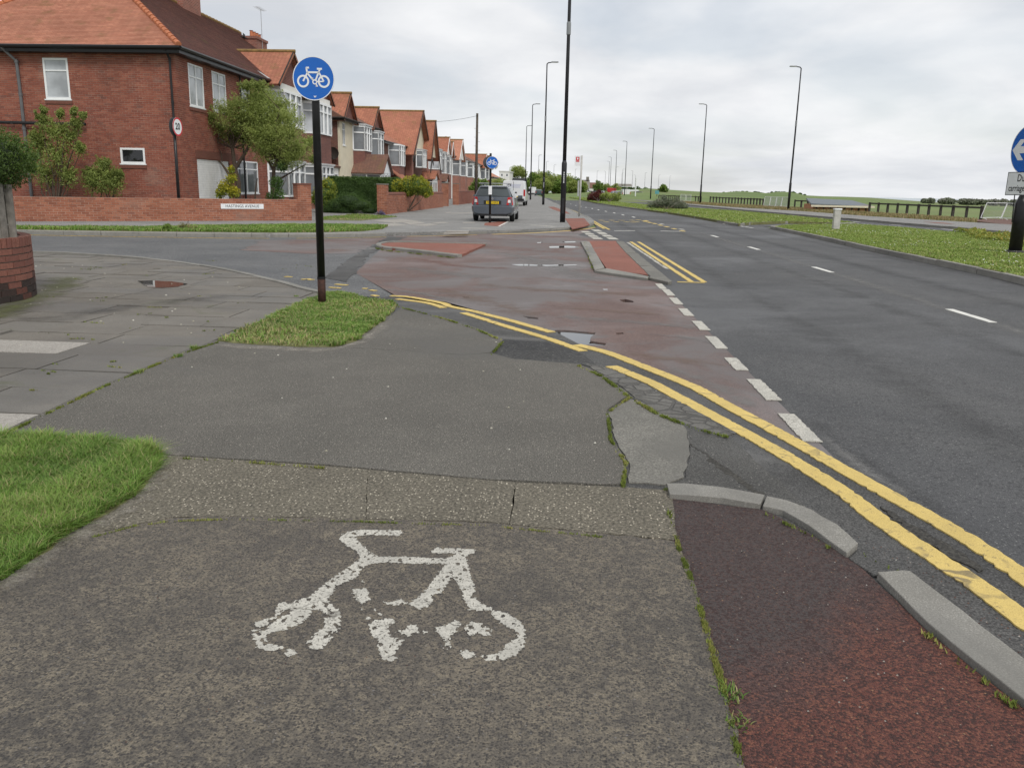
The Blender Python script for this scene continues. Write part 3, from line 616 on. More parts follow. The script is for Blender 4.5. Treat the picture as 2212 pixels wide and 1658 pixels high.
# --- side road (grey) and the worn red crossing area
KS = spline([G(x, y)[:2] for x, y in [(-160, 548), (60, 545), (220, 551), (350, 561), (480, 580), (600, 606), (690, 630), (780, 640), (850, 643)]], 6)   # its near kerb
KN = [G(x, y)[:2] for x, y in [(-160, 500), (57, 506), (287, 510), (582, 513.5), (700, 513), (834, 510.5)]]
KN2 = [G(x, y)[:2] for x, y in [(834, 510.5), (930, 508.5), (1000, 507), (1065, 505), (1131, 503), (1190, 500), (1235, 496.5), (1272, 492), (1290, 490)]]
side = sheet('side_road', [tuple(p) for p in KN]+[tuple(G(856, 512)[:2]), tuple(G(815, 545)[:2]), tuple(G(770, 590)[:2]), tuple(G(860, 645)[:2])]+[tuple(p) for p in KS[::-1]], 0.002, 'sidegrey', 0.04)
def outl(pts, seed=1, step=0.10, amp=0.012): return jag([G(x, y) for x, y in pts], step, amp, True, seed)
pot1 = outl([(1190, 722), (1200, 713), (1240, 715), (1286, 719), (1284, 723), (1275, 730), (1276, 737), (1309, 742), (1307, 747), (1270, 745), (1234, 749), (1208, 737)], 2, 0.08, 0.006)
pot2 = outl([(1128, 683), (1140, 684), (1163, 687), (1162, 690), (1140, 688.5)], 3, 0.06, 0.006)
pot3 = outl([(1338, 648), (1350, 646.5), (1369, 651), (1368, 654), (1358, 653.5), (1345, 653)], 4, 0.06, 0.006)
pot4 = outl([(1330, 719), (1345, 718.5), (1348, 721.5), (1334, 723.5)], 5, 0.05, 0.005)
pot5 = outl([(1000, 641.5), (1012, 641), (1016, 643.5), (1003, 644)], 6, 0.05, 0.005)
redpoly = [(856, 640), (960, 652), (1060, 679), (1194, 715), (1250, 744), (1330, 765), (1400, 794), (1496, 832), (1574, 874), (1708, 946), (1790, 990)]
redpoly = [tuple(G(x, y)[:2]) for x, y in redpoly]+[(EX, 3.6), (EX, 12.9), (EX, 13.4), (EX, 22.9), (0.35, 26.5)]+[tuple(p) for p in KN2[::-1]]+[tuple(G(858, 511.5)[:2]), tuple(G(815, 545)[:2]), tuple(G(768, 590)[:2])]
redsurf = sheet('junction_surface', redpoly, 0.004, 'redrd', 0.05, holes=[pot1, pot2, pot3, pot4, pot5])
sheet('worn_red_patch', outl([(520, 540), (565, 519.5), (700, 517), (835, 514), (770, 548), (650, 548)], 3, 0.3, 0.04), 0.006, 'redrd', 0.02, side)
sheet('dark_trench_patch', outl([(836, 513.5), (878, 512.5), (845, 528), (800, 548), (770, 588), (748, 610), (700, 600), (755, 560)], 4, 0.25, 0.03), 0.0085, 'gutter', 0.02, side)
# water in the potholes and on the worn surface
def puddle(nm, pts, z, seed, parent): return sheet(nm, outl(pts, seed, 0.10, 0.012), z, 'water', 0.003, parent)
puddle('puddle', [(1185, 727), (1195, 712), (1292, 718), (1290, 724), (1272, 740), (1315, 743), (1310, 748), (1230, 748)], -0.007, 2, redsurf)
puddle('puddle', [(1134, 687), (1166, 687), (1164, 692), (1130, 691)], -0.008, 3, redsurf)
puddle('puddle', [(1344, 651), (1366, 652), (1364, 656), (1345, 655)], -0.008, 3, redsurf)
for i, pp in enumerate([[(1102, 571.5), (1140, 571.3), (1163, 573), (1160, 575), (1120, 574.5)], [(1166, 573), (1245, 572), (1248, 573.5), (1180, 575.5)], [(1186, 532.5), (1225, 531.5), (1252, 533), (1250, 535.5), (1187, 536)], [(1215, 522.5), (1243, 521.5), (1246, 523.8), (1222, 524.5)], [(1302, 625), (1312, 625), (1314, 627), (1304, 627.5)], [(1160, 524), (1172, 523.5), (1172, 525), (1162, 525.5)]]):
    puddle('puddle', pp, 0.0065, 20+i, redsurf)

# --- near footways
GZ = 0.010
sheet('gutter_strip', outl([(850, 640), (1060, 679), (1194, 715), (1250, 744), (1330, 765), (1496, 832), (1574, 874), (1708, 946), (1832, 1016), (1950, 1080), (2058, 1140), (2212, 1242), (2500, 1440), (2600, 1800), (1500, 1400), (1330, 1100), (1100, 800), (860, 690), (760, 650)], 7, 0.3, 0.006), 0.006, 'gutter', 0.05)
sheet('tarmac_path', outl([(-500, 1200), (-300, 1075), (0, 940), (220, 836), (400, 760), (470, 737), (540, 742), (640, 749), (720, 752), (800, 757), (1000, 770), (1060, 766), (1110, 779), (1250, 790), (1300, 812), (1360, 856), (1311, 889), (1320, 950), (1352, 1000), (1346, 1052), (1060, 1041), (700, 1009), (350, 986), (0, 960), (-300, 1180)], 8, 0.12, 0.004), 0.016, 'path', 0.03)
sheet('tarmac_path', outl([(868, 668), (960, 690), (1030, 711), (1087, 736), (1060, 764), (1000, 769), (800, 756), (725, 751), (700, 720), (830, 690)], 9, 0.12, 0.005), 0.013, 'path', 0.03)
sheet('dark_patch', outl([(1086, 735), (1180, 741), (1262, 768), (1300, 800), (1250, 789), (1110, 778), (1062, 766)], 10, 0.1, 0.008), 0.011, 'darkpatch', 0.03)
sheet('concrete_patch', outl([(1362, 866), (1385, 872), (1412, 895), (1440, 899), (1482, 930), (1490, 985), (1478, 1035), (1435, 1052), (1358, 1046), (1360, 1004), (1330, 955), (1314, 892)], 11, 0.06, 0.006), 0.013, 'conc', 0.03)
sheet('grey_patch', outl([(1362, 860), (1450, 898), (1500, 912), (1580, 950), (1700, 1060), (1790, 1150), (1700, 1110), (1640, 1086), (1440, 1062), (1480, 1035), (1490, 985), (1482, 930), (1412, 893)], 12, 0.1, 0.006), 0.0105, 'duskpatch', 0.03)
# exposed-aggregate slabs, three bays
for k, pp in enumerate([[(352, 988), (700, 1011), (793.8, 1019), (789.8, 1126), (500, 1120), (370, 1123), (200, 1158), (60, 1215), (60, 1150)], [(795.4, 1019.5), (1060, 1043), (1113.5, 1047), (1100, 1137), (1050, 1133), (791.6, 1126)], [(1115.3, 1047), (1340, 1057), (1442, 1064), (1452, 1085), (1463, 1172), (1300, 1157), (1102, 1138)]]):
    b = sheet('aggregate_slab', outl(pp, 13+k, 0.05, 0.002), 0.014, 'agg', 0.03)
lowpath = sheet('cycle_path', outl([(-900, 1900), (-700, 1700), (0, 1262), (100, 1202), (200, 1162), (370, 1127), (500, 1123), (760, 1128), (1050, 1137), (1300, 1161), (1455, 1178), (1468, 1190), (1490, 1240), (1520, 1340), (1560, 1480), (1602, 1658), (1660, 1900)], 17, 0.05, 0.004), 0.019, 'mottled', 0.03)
redstrip = sheet('red_footway', outl([(1400, 1075), (1560, 1095), (1650, 1106), (1745, 1155), (1830, 1210), (1900, 1270), (2000, 1368), (2100, 1452), (2212, 1540), (2500, 1790), (2900, 2150), (1700, 2150), (1640, 1900), (1590, 1600), (1480, 1230), (1440, 1150)], 18, 0.1, 0.003), 0.012, 'redchip', 0.03)
def px_stone(nm, pts, z, parent, seed, mat='kerb', th=0.12): return MB().prism([tuple(p) for p in outl(pts, seed, 0.08, 0.0022)], z-th, z).build(nm, mat, parent, bevel=0.004)
px_stone('kerb_stone', [(1440, 1058), (1480, 1058), (1560, 1066), (1650, 1083), (1641, 1104), (1560, 1090), (1490, 1084), (1446, 1082)], 0.034, redstrip, 1)
px_stone('kerb_stone', [(1655, 1084), (1700, 1094), (1752, 1114), (1805, 1146), (1852, 1188), (1828, 1210), (1790, 1183), (1745, 1148), (1690, 1116), (1646, 1106)], 0.032, redstrip, 2)
px_stone('kerb_stone', [(1856, 1192), (1922, 1248), (1888, 1251), (1832, 1213)], 0.017, redstrip, 4, 'gutter')
px_stone('kerb_stone', [(1893, 1254), (1948, 1249), (1965, 1252), (2080, 1341), (2212, 1446), (2300, 1520), (2300, 1620), (2212, 1538), (2100, 1448), (2000, 1364)], 0.036, redstrip, 3, 'kerb')

_a = G(2300, 1520, 0.036)[:2]; _b = G(2300, 1620, 0.036)[:2]; _d = (np.array(G(2300, 1520, 0.036)[:2])-np.array(G(2080, 1341, 0.036)[:2])); _d /= np.linalg.norm(_d)
for i in range(4):      # the kerb carries on beside the footway
    t0, t1 = 0.012+i*0.92, (i+1)*0.92; MB().prism([tuple(np.array(_a)+_d*t0), tuple(np.array(_a)+_d*t1), tuple(np.array(_b)+_d*t1), tuple(np.array(_b)+_d*t0)], -0.09, 0.036).build('kerb_stone', 'kerb', redstrip, bevel=0.004)
# paving slabs of the footway round the corner, each a piece
slabs = sheet('slab_pavement', [tuple(G(x, y)[:2]) for x, y in [(-900, 1300), (-300, 1075), (0, 942), (470, 737), (740, 650), (760, 640), (690, 633), (600, 609), (480, 583), (350, 564), (60, 548), (-200, 551)]], -0.006, 'bed', 0.03)
KSn = np.array(KS)
def clip_half(poly, a, b):
    o = []; n = len(poly)
    sd_ = lambda p: (b[0]-a[0])*(p[1]-a[1])-(b[1]-a[1])*(p[0]-a[0])
    for i in range(n):
        p, q = poly[i], poly[(i+1) % n]; s1, s2 = sd_(p), sd_(q)
        if s1 <= 0: o.append(p)
        if s1*s2 < 0:
            t = s1/(s1-s2); o.append((p[0]+(q[0]-p[0])*t, p[1]+(q[1]-p[1])*t))
    return o
kcl = [np.array(G(x, y)[:2]) for x, y in [(60, 545), (350, 561), (480, 580), (600, 606), (690, 630), (760, 652)]]; kcl = [kcl[0]+(kcl[0]-kcl[1])*3]+kcl[1:]
light_at = [G(150, 742)[:2], G(20, 738)[:2], G(20, 912)[:2]]
PUDC = G(345, 614)[:2]
y0 = 3.6; row = 0
while y0 < 17.5:
    rh = random.choice([0.44, 0.5, 0.55, 0.6]); x0 = -12.5+random.random()*0.8
    while x0 < -0.9:
        L = random.choice([0.6, 0.75, 0.9, 0.9, 1.05])
        g_ = 0.006; q = [(x0+g_, y0+g_), (x0+L-g_, y0+g_), (x0+L-g_, y0+rh-g_), (x0+g_, y0+rh-g_)]
        cxy = (x0+L/2, y0+rh/2)
        for a, b in zip(kcl[:-1], kcl[1:]):
            q = clip_half(q, a+(b-a)*0+np.array([0, -0.14]), b+np.array([0, -0.14]))
            if len(q) < 3: break
        # drop what lies wholly under the tarmac or outside the view
        if len(q) >= 3 and cxy[0] < -2.0-0*row:
            la = np.array(G(0, 940)[:2]); lb = np.array(G(470, 738)[:2])
            sgn = (lb[0]-la[0])*(cxy[1]-la[1])-(lb[1]-la[1])*(cxy[0]-la[0])
            vis = (sgn > -1.1 or (cxy[1] < 5.5 and sgn > -4.0)) and cxy[0] > -0.80*cxy[1]-0.6
            if vis:
                lt = any(abs(p[0]-cxy[0]) < L/2 and abs(p[1]-cxy[1]) < rh/2 for p in light_at)
                dz = random.gauss(0, 0.003); tx, ty = random.gauss(0, 0.004), random.gauss(0, 0.006)
                if np.hypot(*(np.array(cxy)-PUDC)) < 1.3: dz, tx, ty = -0.004, 0, 0
                n_ = len(q); b_ = MB()
                b_.add([(p[0], p[1], 0.008+dz+tx*(p[0]-cxy[0])+ty*(p[1]-cxy[1])) for p in q]+[(p[0], p[1], -0.05) for p in q], [tuple(range(n_))]+[(i, i+n_, (i+1) % n_+n_, (i+1) % n_) for i in range(n_)])
                b_.build('paving_slab', 'slablight' if lt else 'slab', slabs)
        x0 += L
    y0 += rh; row += 1
kerb([p+np.array([0, 0]) for p in KS[6:-8]], 0.022, slabs, 0.12, 0.9, 0.1, side=-1.0)
puddle('puddle', [(297, 608), (325, 607), (370, 609), (405, 614), (385, 620), (350, 623), (318, 621), (305, 613)], 0.0095, 31, slabs)

# --- turf patches
def turf(name, px, z, n, h, wd, seed, **kw):
    pl_ = [tuple(G(x, y, z)[:2]) for x, y in px]; s_ = sheet(name, jag(pl_, 0.08, 0.012, True, seed), z, 'soil', 0.05)
    grass('grass', jag(pl_, 0.08, 0.02, True, seed+1), n, h, wd, z=z, seed=seed, parent=s_, **kw); return s_
turf('grass_patch', [(-260, 960), (0, 946), (100, 946), (240, 957), (325, 970), (350, 986), (335, 1020), (290, 1070), (215, 1115), (130, 1160), (65, 1210), (0, 1250), (-200, 1400), (-500, 1300)], 0.022, 90000, 0.060, 0.0038, 41, lean=1.3, dry=0.16)
turf('grass_patch', [(470, 735), (520, 710), (570, 690), (610, 672), (660, 650), (700, 634), (740, 632), (790, 645), (850, 652), (858, 660), (830, 690), (800, 710), (770, 735), (720, 748), (640, 748), (540, 742)], 0.022, 52000, 0.040, 0.008, 42, bare=0.36, dry=0.30, lean=1.2)

# --- painted lines
def gl(pts, z=0.0): return [G(x, y, z)[:2] for x, y in pts]
YO1 = [(845, 638), (881, 640.5), (920, 647), (959, 655), (972, 661), (1016, 670), (1054, 679.5), (1087, 687.5), (1140, 702), (1192, 717)]
YO2 = [(1246, 744), (1280, 752), (1319, 763), (1399, 794), (1495, 833), (1574, 876), (1708, 948), (1832, 1018), (1950, 1083), (2058, 1143), (2130, 1188), (2212, 1245), (2330, 1330)]
YI1 = [(858, 645), (913, 652), (940, 658), (957, 664)]
YI2 = [(1001, 675), (1050, 690), (1094, 704), (1149, 720), (1191, 733), (1259, 757)]
YI3 = [(1321, 790), (1399, 822), (1466, 857), (1585, 921), (1698, 984), (1816, 1057), (1897, 1119), (2004, 1191), (2112, 1263), (2212, 1337), (2330, 1430)]
for k, (pp, wd) in enumerate([(YO1, 0.095), (YO2, 0.102), (YI1, 0.09), (YI2, 0.09), (YI3, 0.102)]):
    wpts = spline(gl(pp, 0.012), 6)
    if k in (1, 4): dd = (wpts[-1]-wpts[-8])/np.linalg.norm(wpts[-1]-wpts[-8]); wpts = wpts+[wpts[-1]+dd*0.5*i+np.array((-0.03*i*0.2, -0.1*i)) for i in range(1, 7)]   # runs on along the kerb
    line_mark('yellow_line', wpts, wd, 0.0125, 'yellow', redsurf, 0.025, 0.0035, 50+k)
for k, pp in enumerate([[(712, 620), (736, 622)], [(725, 613.5), (750, 615.5)], [(805, 637), (815, 639)], [(783, 622.5), (793, 623)], [(800, 626), (811, 627.5)], [(617, 597), (629, 598)], [(653, 602.5), (659, 603)], [(665, 602), (673, 604)]]):
    line_mark('yellow_line_remnant', gl(pp, 0.01), 0.07, 0.012, 'yellow', side, 0.04, 0.01, 70+k)
line_mark('yellow_line', spline(gl([(-160, 503), (57, 508), (287, 512), (450, 514.5), (582, 515.5)]), 5), 0.10, 0.010, 'yellowfaint', side, 0.15, 0.006, 80)
line_mark('yellow_line', gl([(640, 515.5), (760, 514), (834, 512.5)]), 0.09, 0.011, 'yellowfaint', side, 0.15, 0.008, 81)
line_mark('yellow_line', gl([(880, 511), (930, 510), (1000, 508.5), (1030, 507.5)]), 0.09, 0.010, 'yellowfaint', redsurf, 0.15, 0.01, 82)
line_mark('yellow_line', spline(gl([(1064, 506.5), (1131, 504.5), (1190, 501.5), (1235, 498), (1284, 492.5)]), 5), 0.12, 0.010, 'yellow', redsurf, 0.1, 0.006, 83)
# along the main road beyond the junction, and beside the island
line_mark('yellow_line', spline(gl([(1316, 496), (1297, 486), (1277, 474.5), (1257, 464), (1237, 454.5), (1215, 446), (1195, 437)]), 4), 0.09, 0.006, 'yellow', road, 0.3, 0.004, 84)
line_mark('yellow_line', spline(gl([(1305, 494), (1288, 484.5), (1269, 474), (1249, 463.5), (1229, 454), (1210, 446)]), 4), 0.09, 0.006, 'yellow', road, 0.3, 0.004, 85)
line_mark('yellow_line', gl([(1363, 522.5), (1493, 608.5)]), 0.085, 0.006, 'yellow', road, 0.1, 0.003, 86)
line_mark('yellow_line', gl([(1379, 522.5), (1521, 609.5)]), 0.085, 0.006, 'yellow', road, 0.1, 0.003, 87)
line_mark('yellow_line', gl([(1463, 609.3), (1522, 610.8)]), 0.06, 0.0075, 'yellow', road, 0.1, 0.003, 88)
line_mark('white_edge_line', gl([(1356, 524), (1441, 581)]), 0.06, 0.006, 'white', road, 0.1, 0.01, 89)
# give-way dashes across the junction mouth
for k, (a, b) in enumerate([((1711, 892), (1786, 956)), ((1641, 818), (1703, 866)), ((1598, 772), (1638, 801)), ((1552, 726), (1591, 754)), ((1520, 693), (1555, 714)), ((1492, 666), (1523, 683)), ((1471, 643), (1495, 658)), ((1454, 625), (1476, 639)), ((1445, 613), (1466, 625))]):
    p = G(*a, 0.01); q = G(*b, 0.01); Y1_, Y0_ = p[1], q[1]; xl = p[0]+0.005
    x1 = 1.37+0.012*math.sin(k*2.1); line_mark('white_dash', [(x1+0.055, Y0_+0.02), (x1+0.055, Y1_-0.02)], 0.105, 0.0115, 'white', road, 0.02, 0.004, 90+k)
for k in range(4):
    for (a, b) in (((1262, 499.5), (1294, 518)), ((1284, 496), (1329, 519))):
        t0, t1 = k/4+0.02, (k+1)/4-0.06
        p = [(a[0]+(b[0]-a[0])*t, a[1]+(b[1]-a[1])*t) for t in (t0, t1)]; line_mark('white_dash', gl(p), 0.28, 0.0105, 'white', redsurf, 0.08, 0.008, 120+k)
# lane dashes (6 m module)
for Y_ in (4.2, 10.12, 16.05, 22.0, 27.8):
    line_mark('lane_dash', [(4.84-0.004*max(0, Y_-20), Y_-0.45), (4.82-0.004*max(0, Y_-20), Y_+0.62)], 0.10, 0.006, 'whitefar', road, 0.1, 0.003, int(Y_*10))
for k, (x, y) in enumerate([(1369, 469), (1346, 464.3), (1327, 460), (1309, 456.5), (1293, 453.3), (1279.5, 450.6), (1266, 448), (1255, 446), (1244, 444), (1233, 441), (1222, 438.5), (1212, 436), (1202, 433)]):
    p = G(x, y); line_mark('lane_dash', [(p[0]-0.0, p[1]-0.7), (p[0]-0.02, p[1]+0.7)], 0.11, 0.006, 'whitefar', road, 0.5, 0.002, 140+k)
bs = [(1299+22*i, 476) for i in range(4)]+[(1309+22*i, 479.3) for i in range(4)]+[(1341, 476), (1366, 480), (1378, 475)]
for k, (x, y) in enumerate(bs):
    line_mark('bus_stop_dash', gl([(x-3.5, y-0.3), (x+4, y+0.3)]), 0.17, 0.006, 'yellow', road, 0.2, 0.004, 160+k)
for k, (x, y) in enumerate([(1396, 477), (1391.5, 478), (1402, 480.5), (1413.5, 483), (1426, 486.5), (1440, 490), (1456, 494.3), (1474, 499), (1429, 484), (1472.5, 495.5)]):
    line_mark('bus_stop_dash', gl([(x-3, y-0.8), (x+3, y+0.8)]), 0.16, 0.006, 'white' if k > 7 else 'yellow', road, 0.2, 0.004, 180+k)
line_mark('thin_white_line', gl([(1327, 498.5), (1371, 498.5)]), 0.10, 0.006, 'whitefar', road, 0.3, 0.01, 200)
line_mark('thin_white_line', gl([(1427, 499), (1470, 500)]), 0.10, 0.006, 'whitefar', road, 0.3, 0.01, 201)
for k in range(7):
    x = 1563+k*9.4; y = 483.2+k*1.36; line_mark('white_dash', gl([(x, y), (x+5.5, y+0.8)]), 0.12, 0.006, 'whitefar', road, 0.2, 0.003, 210+k)

# wear, dust and damp on the surfaces
def stain_strip(mat, px, width, z, parent, seed=1, world=False):
    P_ = np.array([q[:2] for q in (px if world else [G(x, y, z) for x, y in px])], float); P_ = np.array(spline(P_, 6)) if len(P_) > 2 else P_
    d = np.gradient(P_, axis=0); d /= np.linalg.norm(d, axis=1)[:, None]+1e-9; n = np.stack([-d[:, 1], d[:, 0]], 1); k = len(P_); V = []; A = []
    for i in range(k):
        e = min(1.0, i/(k*0.12), (k-1-i)/(k*0.12)) if k > 4 else 1.0
        for t in (-1, -0.5, 0, 0.5, 1): q = P_[i]+n[i]*t*width; V.append((q[0], q[1], z)); A.append((1-abs(t))*max(0, e))
    F = [(i*5+j, i*5+j+1, (i+1)*5+j+1, (i+1)*5+j) for i in range(k-1) for j in range(4)]
    F = [f[::-1] for f in F]; o = npmesh('surface_stain', V, F, A, mat, parent, kind=None); return o
stain_strip('dust', [(352, 985), (320, 1045), (250, 1105), (140, 1165), (40, 1230), (-60, 1300)], 0.13, 0.0204, lowpath)
stain_strip('dust', [(-60, 942), (60, 943), (200, 950), (330, 968), (420, 990)], 0.12, 0.0175, lowpath)
stain_strip('dust', [(440, 745), (540, 748), (700, 755), (790, 728), (860, 672)], 0.16, 0.0178, lowpath)
stain_strip('greenfilm', [(-60, 700), (20, 668), (80, 640), (130, 615), (150, 590)], 0.45, 0.0165, slabs)
stain_strip('damp', [(0, 690), (150, 680), (330, 655), (520, 635)], 0.5, 0.0158, slabs)
stain_strip('palewear', [(1770, 930), (1830, 985), (1900, 1035), (1990, 1085)], 0.09, 0.0052, road); stain_strip('tyremark', [(1740, 890), (1800, 945), (1880, 1000), (2000, 1080), (2212, 1230)], 0.12, 0.0048, road)
for X_ in (2.55, 4.05, 5.9, 7.4): stain_strip('tyremark', [(X_, 1.5), (X_+0.05, 8), (X_, 18), (X_-0.1, 30), (X_-0.4, 45)], 0.42, 0.0030, road, world=True)
stain_strip('palewear', [(4.83, 2), (4.82, 10), (4.8, 20), (4.6, 34)], 0.30, 0.0026, road, world=True)
for k, (mt_, pp, wd) in enumerate([('buffwear', [(1000, 610), (1150, 625), (1300, 632), (1430, 640)], 0.35), ('palewear', [(1150, 680), (1300, 690), (1420, 700), (1540, 712)], 0.22), ('buffwear', [(1330, 760), (1450, 775), (1580, 790)], 0.22), ('palewear', [(860, 575), (960, 590), (1080, 600)], 0.5), ('palewear', [(1050, 540), (1150, 560), (1240, 590), (1330, 610)], 0.7), ('buffwear', [(930, 620), (1050, 650), (1180, 690)], 0.4), ('palewear', [(1430, 790), (1540, 830), (1640, 890)], 0.2), ('redwear', [(880, 555), (1000, 575), (1130, 580)], 0.35), ('buffwear', [(1180, 660), (1330, 672), (1440, 680)], 0.2), ('palewear', [(1380, 720), (1480, 728), (1560, 745)], 0.12), ('palewear', [(780, 620), (900, 632), (1000, 655)], 0.2)]): stain_strip(mt_, pp, wd, 0.0052+0.0003*k, redsurf)
sheet('crazed_patch', outl([(1262, 786), (1320, 800), (1400, 836), (1500, 888), (1590, 938), (1560, 945), (1480, 918), (1420, 892), (1370, 858), (1305, 815)], 56, 0.06, 0.008), 0.0115, 'cracked', 0.03)
for k, pp in enumerate([[(1900, 1098), (1985, 1145), (2060, 1188), (2125, 1236), (2112, 1240), (2040, 1202), (1960, 1152)], [(1490, 960), (1580, 1020), (1650, 1075), (1642, 1077), (1560, 1022)], [(1740, 1010), (1800, 1055), (1795, 1060)]]): sheet('road_crack', outl(pp, 57+k, 0.03, 0.009), 0.0112, 'bed', 0.01, redsurf)

# --- traffic islands
isl = sheet('red_island', outl([(818, 533.5), (835, 528.5), (881, 528), (1050, 531), (996, 556), (980, 555), (825, 538)], 61, 0.2, 0.01), 0.05, 'redbright', 0.08)
kerb(spline(gl([(1052, 531), (881, 527), (838, 527), (815, 531), (812, 533.5), (818, 537), (850, 541), (988, 557)], 0.0), 4), 0.07, isl, 0.12, 0.8, 0.1, side=1.0, seed=9)
isl2 = sheet('red_island', [tuple(G(x, y, 0.038)[:2]) for x, y in [(1268, 520), (1332, 520), (1404, 594), (1312, 582)]], 0.038, 'redbright', 0.12)
for k, pp in enumerate([[(1254, 521), (1273.5, 521), (1287, 545), (1268, 545.5)], [(1268, 546), (1287.5, 545.5), (1306, 577), (1285, 583)], [(1286, 584), (1310, 579), (1360, 588), (1402, 596.5), (1398, 600), (1340, 592)], [(1330, 520), (1347, 521), (1375, 545), (1352, 545)], [(1353, 546), (1376.5, 546), (1412, 575), (1381, 573)], [(1382, 574), (1413.5, 576), (1451, 606), (1444, 608.5), (1402, 599), (1404, 595)]]):
    MB().prism([tuple(p) for p in jag([G(x, y, 0.05) for x, y in pp], 0.3, 0.004, True, k)], -0.03, 0.05).build('kerb_stone', 'conc' if k > 2 else 'kerb', isl2, bevel=0.012)
# ---------------------------------------------------------------- worn bicycle symbol on the path
def cycle_symbol():
    c2d = lambda q: (479+q[0]/2.886, 1053.7+q[1]/2.886)
    P_ = [[(765, 275), (870, 258), (1110, 262), (1125, 275), (1105, 297), (930, 290), (830, 300), (850, 330), (890, 365), (905, 385), (945, 410), (975, 425), (1180, 428), (1395, 438), (1440, 425), (1470, 405), (1310, 405), (1308, 380), (1345, 370), (1470, 375), (1580, 382), (1578, 405), (1540, 412), (1525, 440), (1545, 520), (1570, 600), (1585, 640), (1560, 660), (1585, 690), (1640, 730), (1690, 745), (1675, 765), (1540, 755), (1515, 700), (1490, 630), (1460, 570), (1440, 535), (1410, 590), (1370, 650), (1310, 665), (1315, 700), (1285, 740), (1225, 752), (1165, 722), (1205, 690), (1260, 650), (1310, 585), (1365, 510), (1400, 470), (1200, 470), (1040, 462), (960, 468), (900, 480), (870, 505), (840, 555), (760, 590), (710, 610), (690, 655), (655, 690), (690, 730), (735, 770), (740, 850), (720, 895), (670, 905), (690, 935), (640, 985), (590, 1005), (550, 995), (560, 965), (525, 965), (560, 930), (600, 890), (640, 870), (640, 815), (690, 800), (650, 780), (600, 755), (560, 760), (545, 800), (480, 850), (400, 880), (300, 900), (270, 895), (300, 850), (340, 820), (430, 775), (440, 755), (390, 760), (345, 800), (300, 835), (250, 870), (210, 860), (215, 830), (265, 820), (330, 800), (335, 760), (350, 740), (345, 725), (375, 708), (440, 720), (465, 695), (530, 685), (580, 650), (650, 590), (720, 540), (800, 485), (860, 440), (865, 420), (830, 385), (780, 360), (735, 320), (735, 300)],
          [(190, 885), (235, 880), (300, 895), (270, 930), (290, 965), (390, 990), (385, 1000), (300, 1015), (220, 990), (200, 930)], [(390, 1040), (410, 1005), (475, 1005), (470, 1035), (420, 1045)],
          [(1685, 755), (1770, 775), (1860, 830), (1890, 890), (1885, 990), (1830, 1040), (1760, 1070), (1660, 1075), (1605, 1050), (1700, 1030), (1760, 1010), (1770, 970), (1840, 940), (1845, 895), (1790, 870), (1730, 830), (1685, 785)], [(1490, 1010), (1520, 1005), (1580, 1035), (1570, 1055), (1500, 1060)],
          [(915, 850), (960, 820), (1050, 808), (1080, 830), (1060, 855), (1030, 870), (1045, 925), (1100, 935), (1135, 945), (1110, 980), (1070, 1040), (1090, 1060), (1080, 1075), (1010, 1075), (985, 1030), (970, 985), (975, 950), (930, 910)],
          [(1085, 895), (1130, 885), (1170, 850), (1225, 848), (1225, 900), (1185, 905), (1165, 930), (1140, 905)], [(1250, 885), (1285, 893), (1270, 910), (1252, 905)],
          [(1330, 870), (1400, 850), (1465, 820), (1490, 850), (1470, 890), (1430, 910), (1420, 950), (1435, 975), (1415, 1008), (1385, 995), (1400, 950), (1370, 920), (1335, 890)],
          [(1510, 870), (1560, 830), (1640, 845), (1650, 870), (1685, 880), (1680, 915), (1640, 920), (1600, 900), (1540, 920), (1535, 890)],
          [(810, 625), (870, 630), (895, 615), (925, 660), (930, 690), (870, 720), (835, 690)], [(1010, 705), (1050, 710), (1110, 690), (1160, 715), (1080, 730), (1020, 720)]]
    P_ += [[(x-r, y), (x, y-r*0.8), (x+r, y), (x, y+r*0.8)] for x, y, r in ((878, 583, 12), (875, 757, 12), (955, 757, 12), (985, 783, 9), (915, 810, 16))]
    Z = 0.0205; W = [[G(*c2d(q), Z)[:2] for q in p] for p in P_]; al = np.array([q for p in W for q in p]); lo, hi = al.min(0)-0.02, al.max(0)+0.02; cs = 0.0042
    nx, ny = int((hi[0]-lo[0])/cs), int((hi[1]-lo[1])/cs); ix, iy = np.meshgrid(np.arange(nx), np.arange(ny), indexing='ij')
    C = np.stack([lo[0]+(ix.ravel()+0.5)*cs, lo[1]+(iy.ravel()+0.5)*cs], 1); g = np.random.default_rng(5)
    J = C+0.0045*np.stack([np.sin(C[:, 1]*260)+np.sin(C[:, 0]*410+C[:, 1]*190), np.sin(C[:, 0]*230+2)+np.sin(C[:, 1]*380-C[:, 0]*150)], 1)*0.5+g.normal(0, 0.0010, C.shape)
    inside = np.zeros(len(C), bool)
    for p in W: inside |= inpoly(J, p)
    sn = smooth_noise(C, 190, 3); sn2 = smooth_noise(C, 60, 8); inside &= ~((sn > 0.80) & (sn2 > 0.42)) & (g.random(len(C)) > 0.012)
    c = np.stack([ix.ravel(), iy.ravel()], 1)[inside]; vid = {}; V = []; F = []
    for a, b in c:
        q = []
        for dx, dy in ((0, 0), (1, 0), (1, 1), (0, 1)):
            key = (a+dx, b+dy)
            if key not in vid: vid[key] = len(V); V.append((lo[0]+key[0]*cs, lo[1]+key[1]*cs, Z))
            q.append(vid[key])
        F.append(q)
    npmesh('cycle_symbol', V, F, np.full(len(V), 0.5), 'white', lowpath, kind=None)
cycle_symbol()

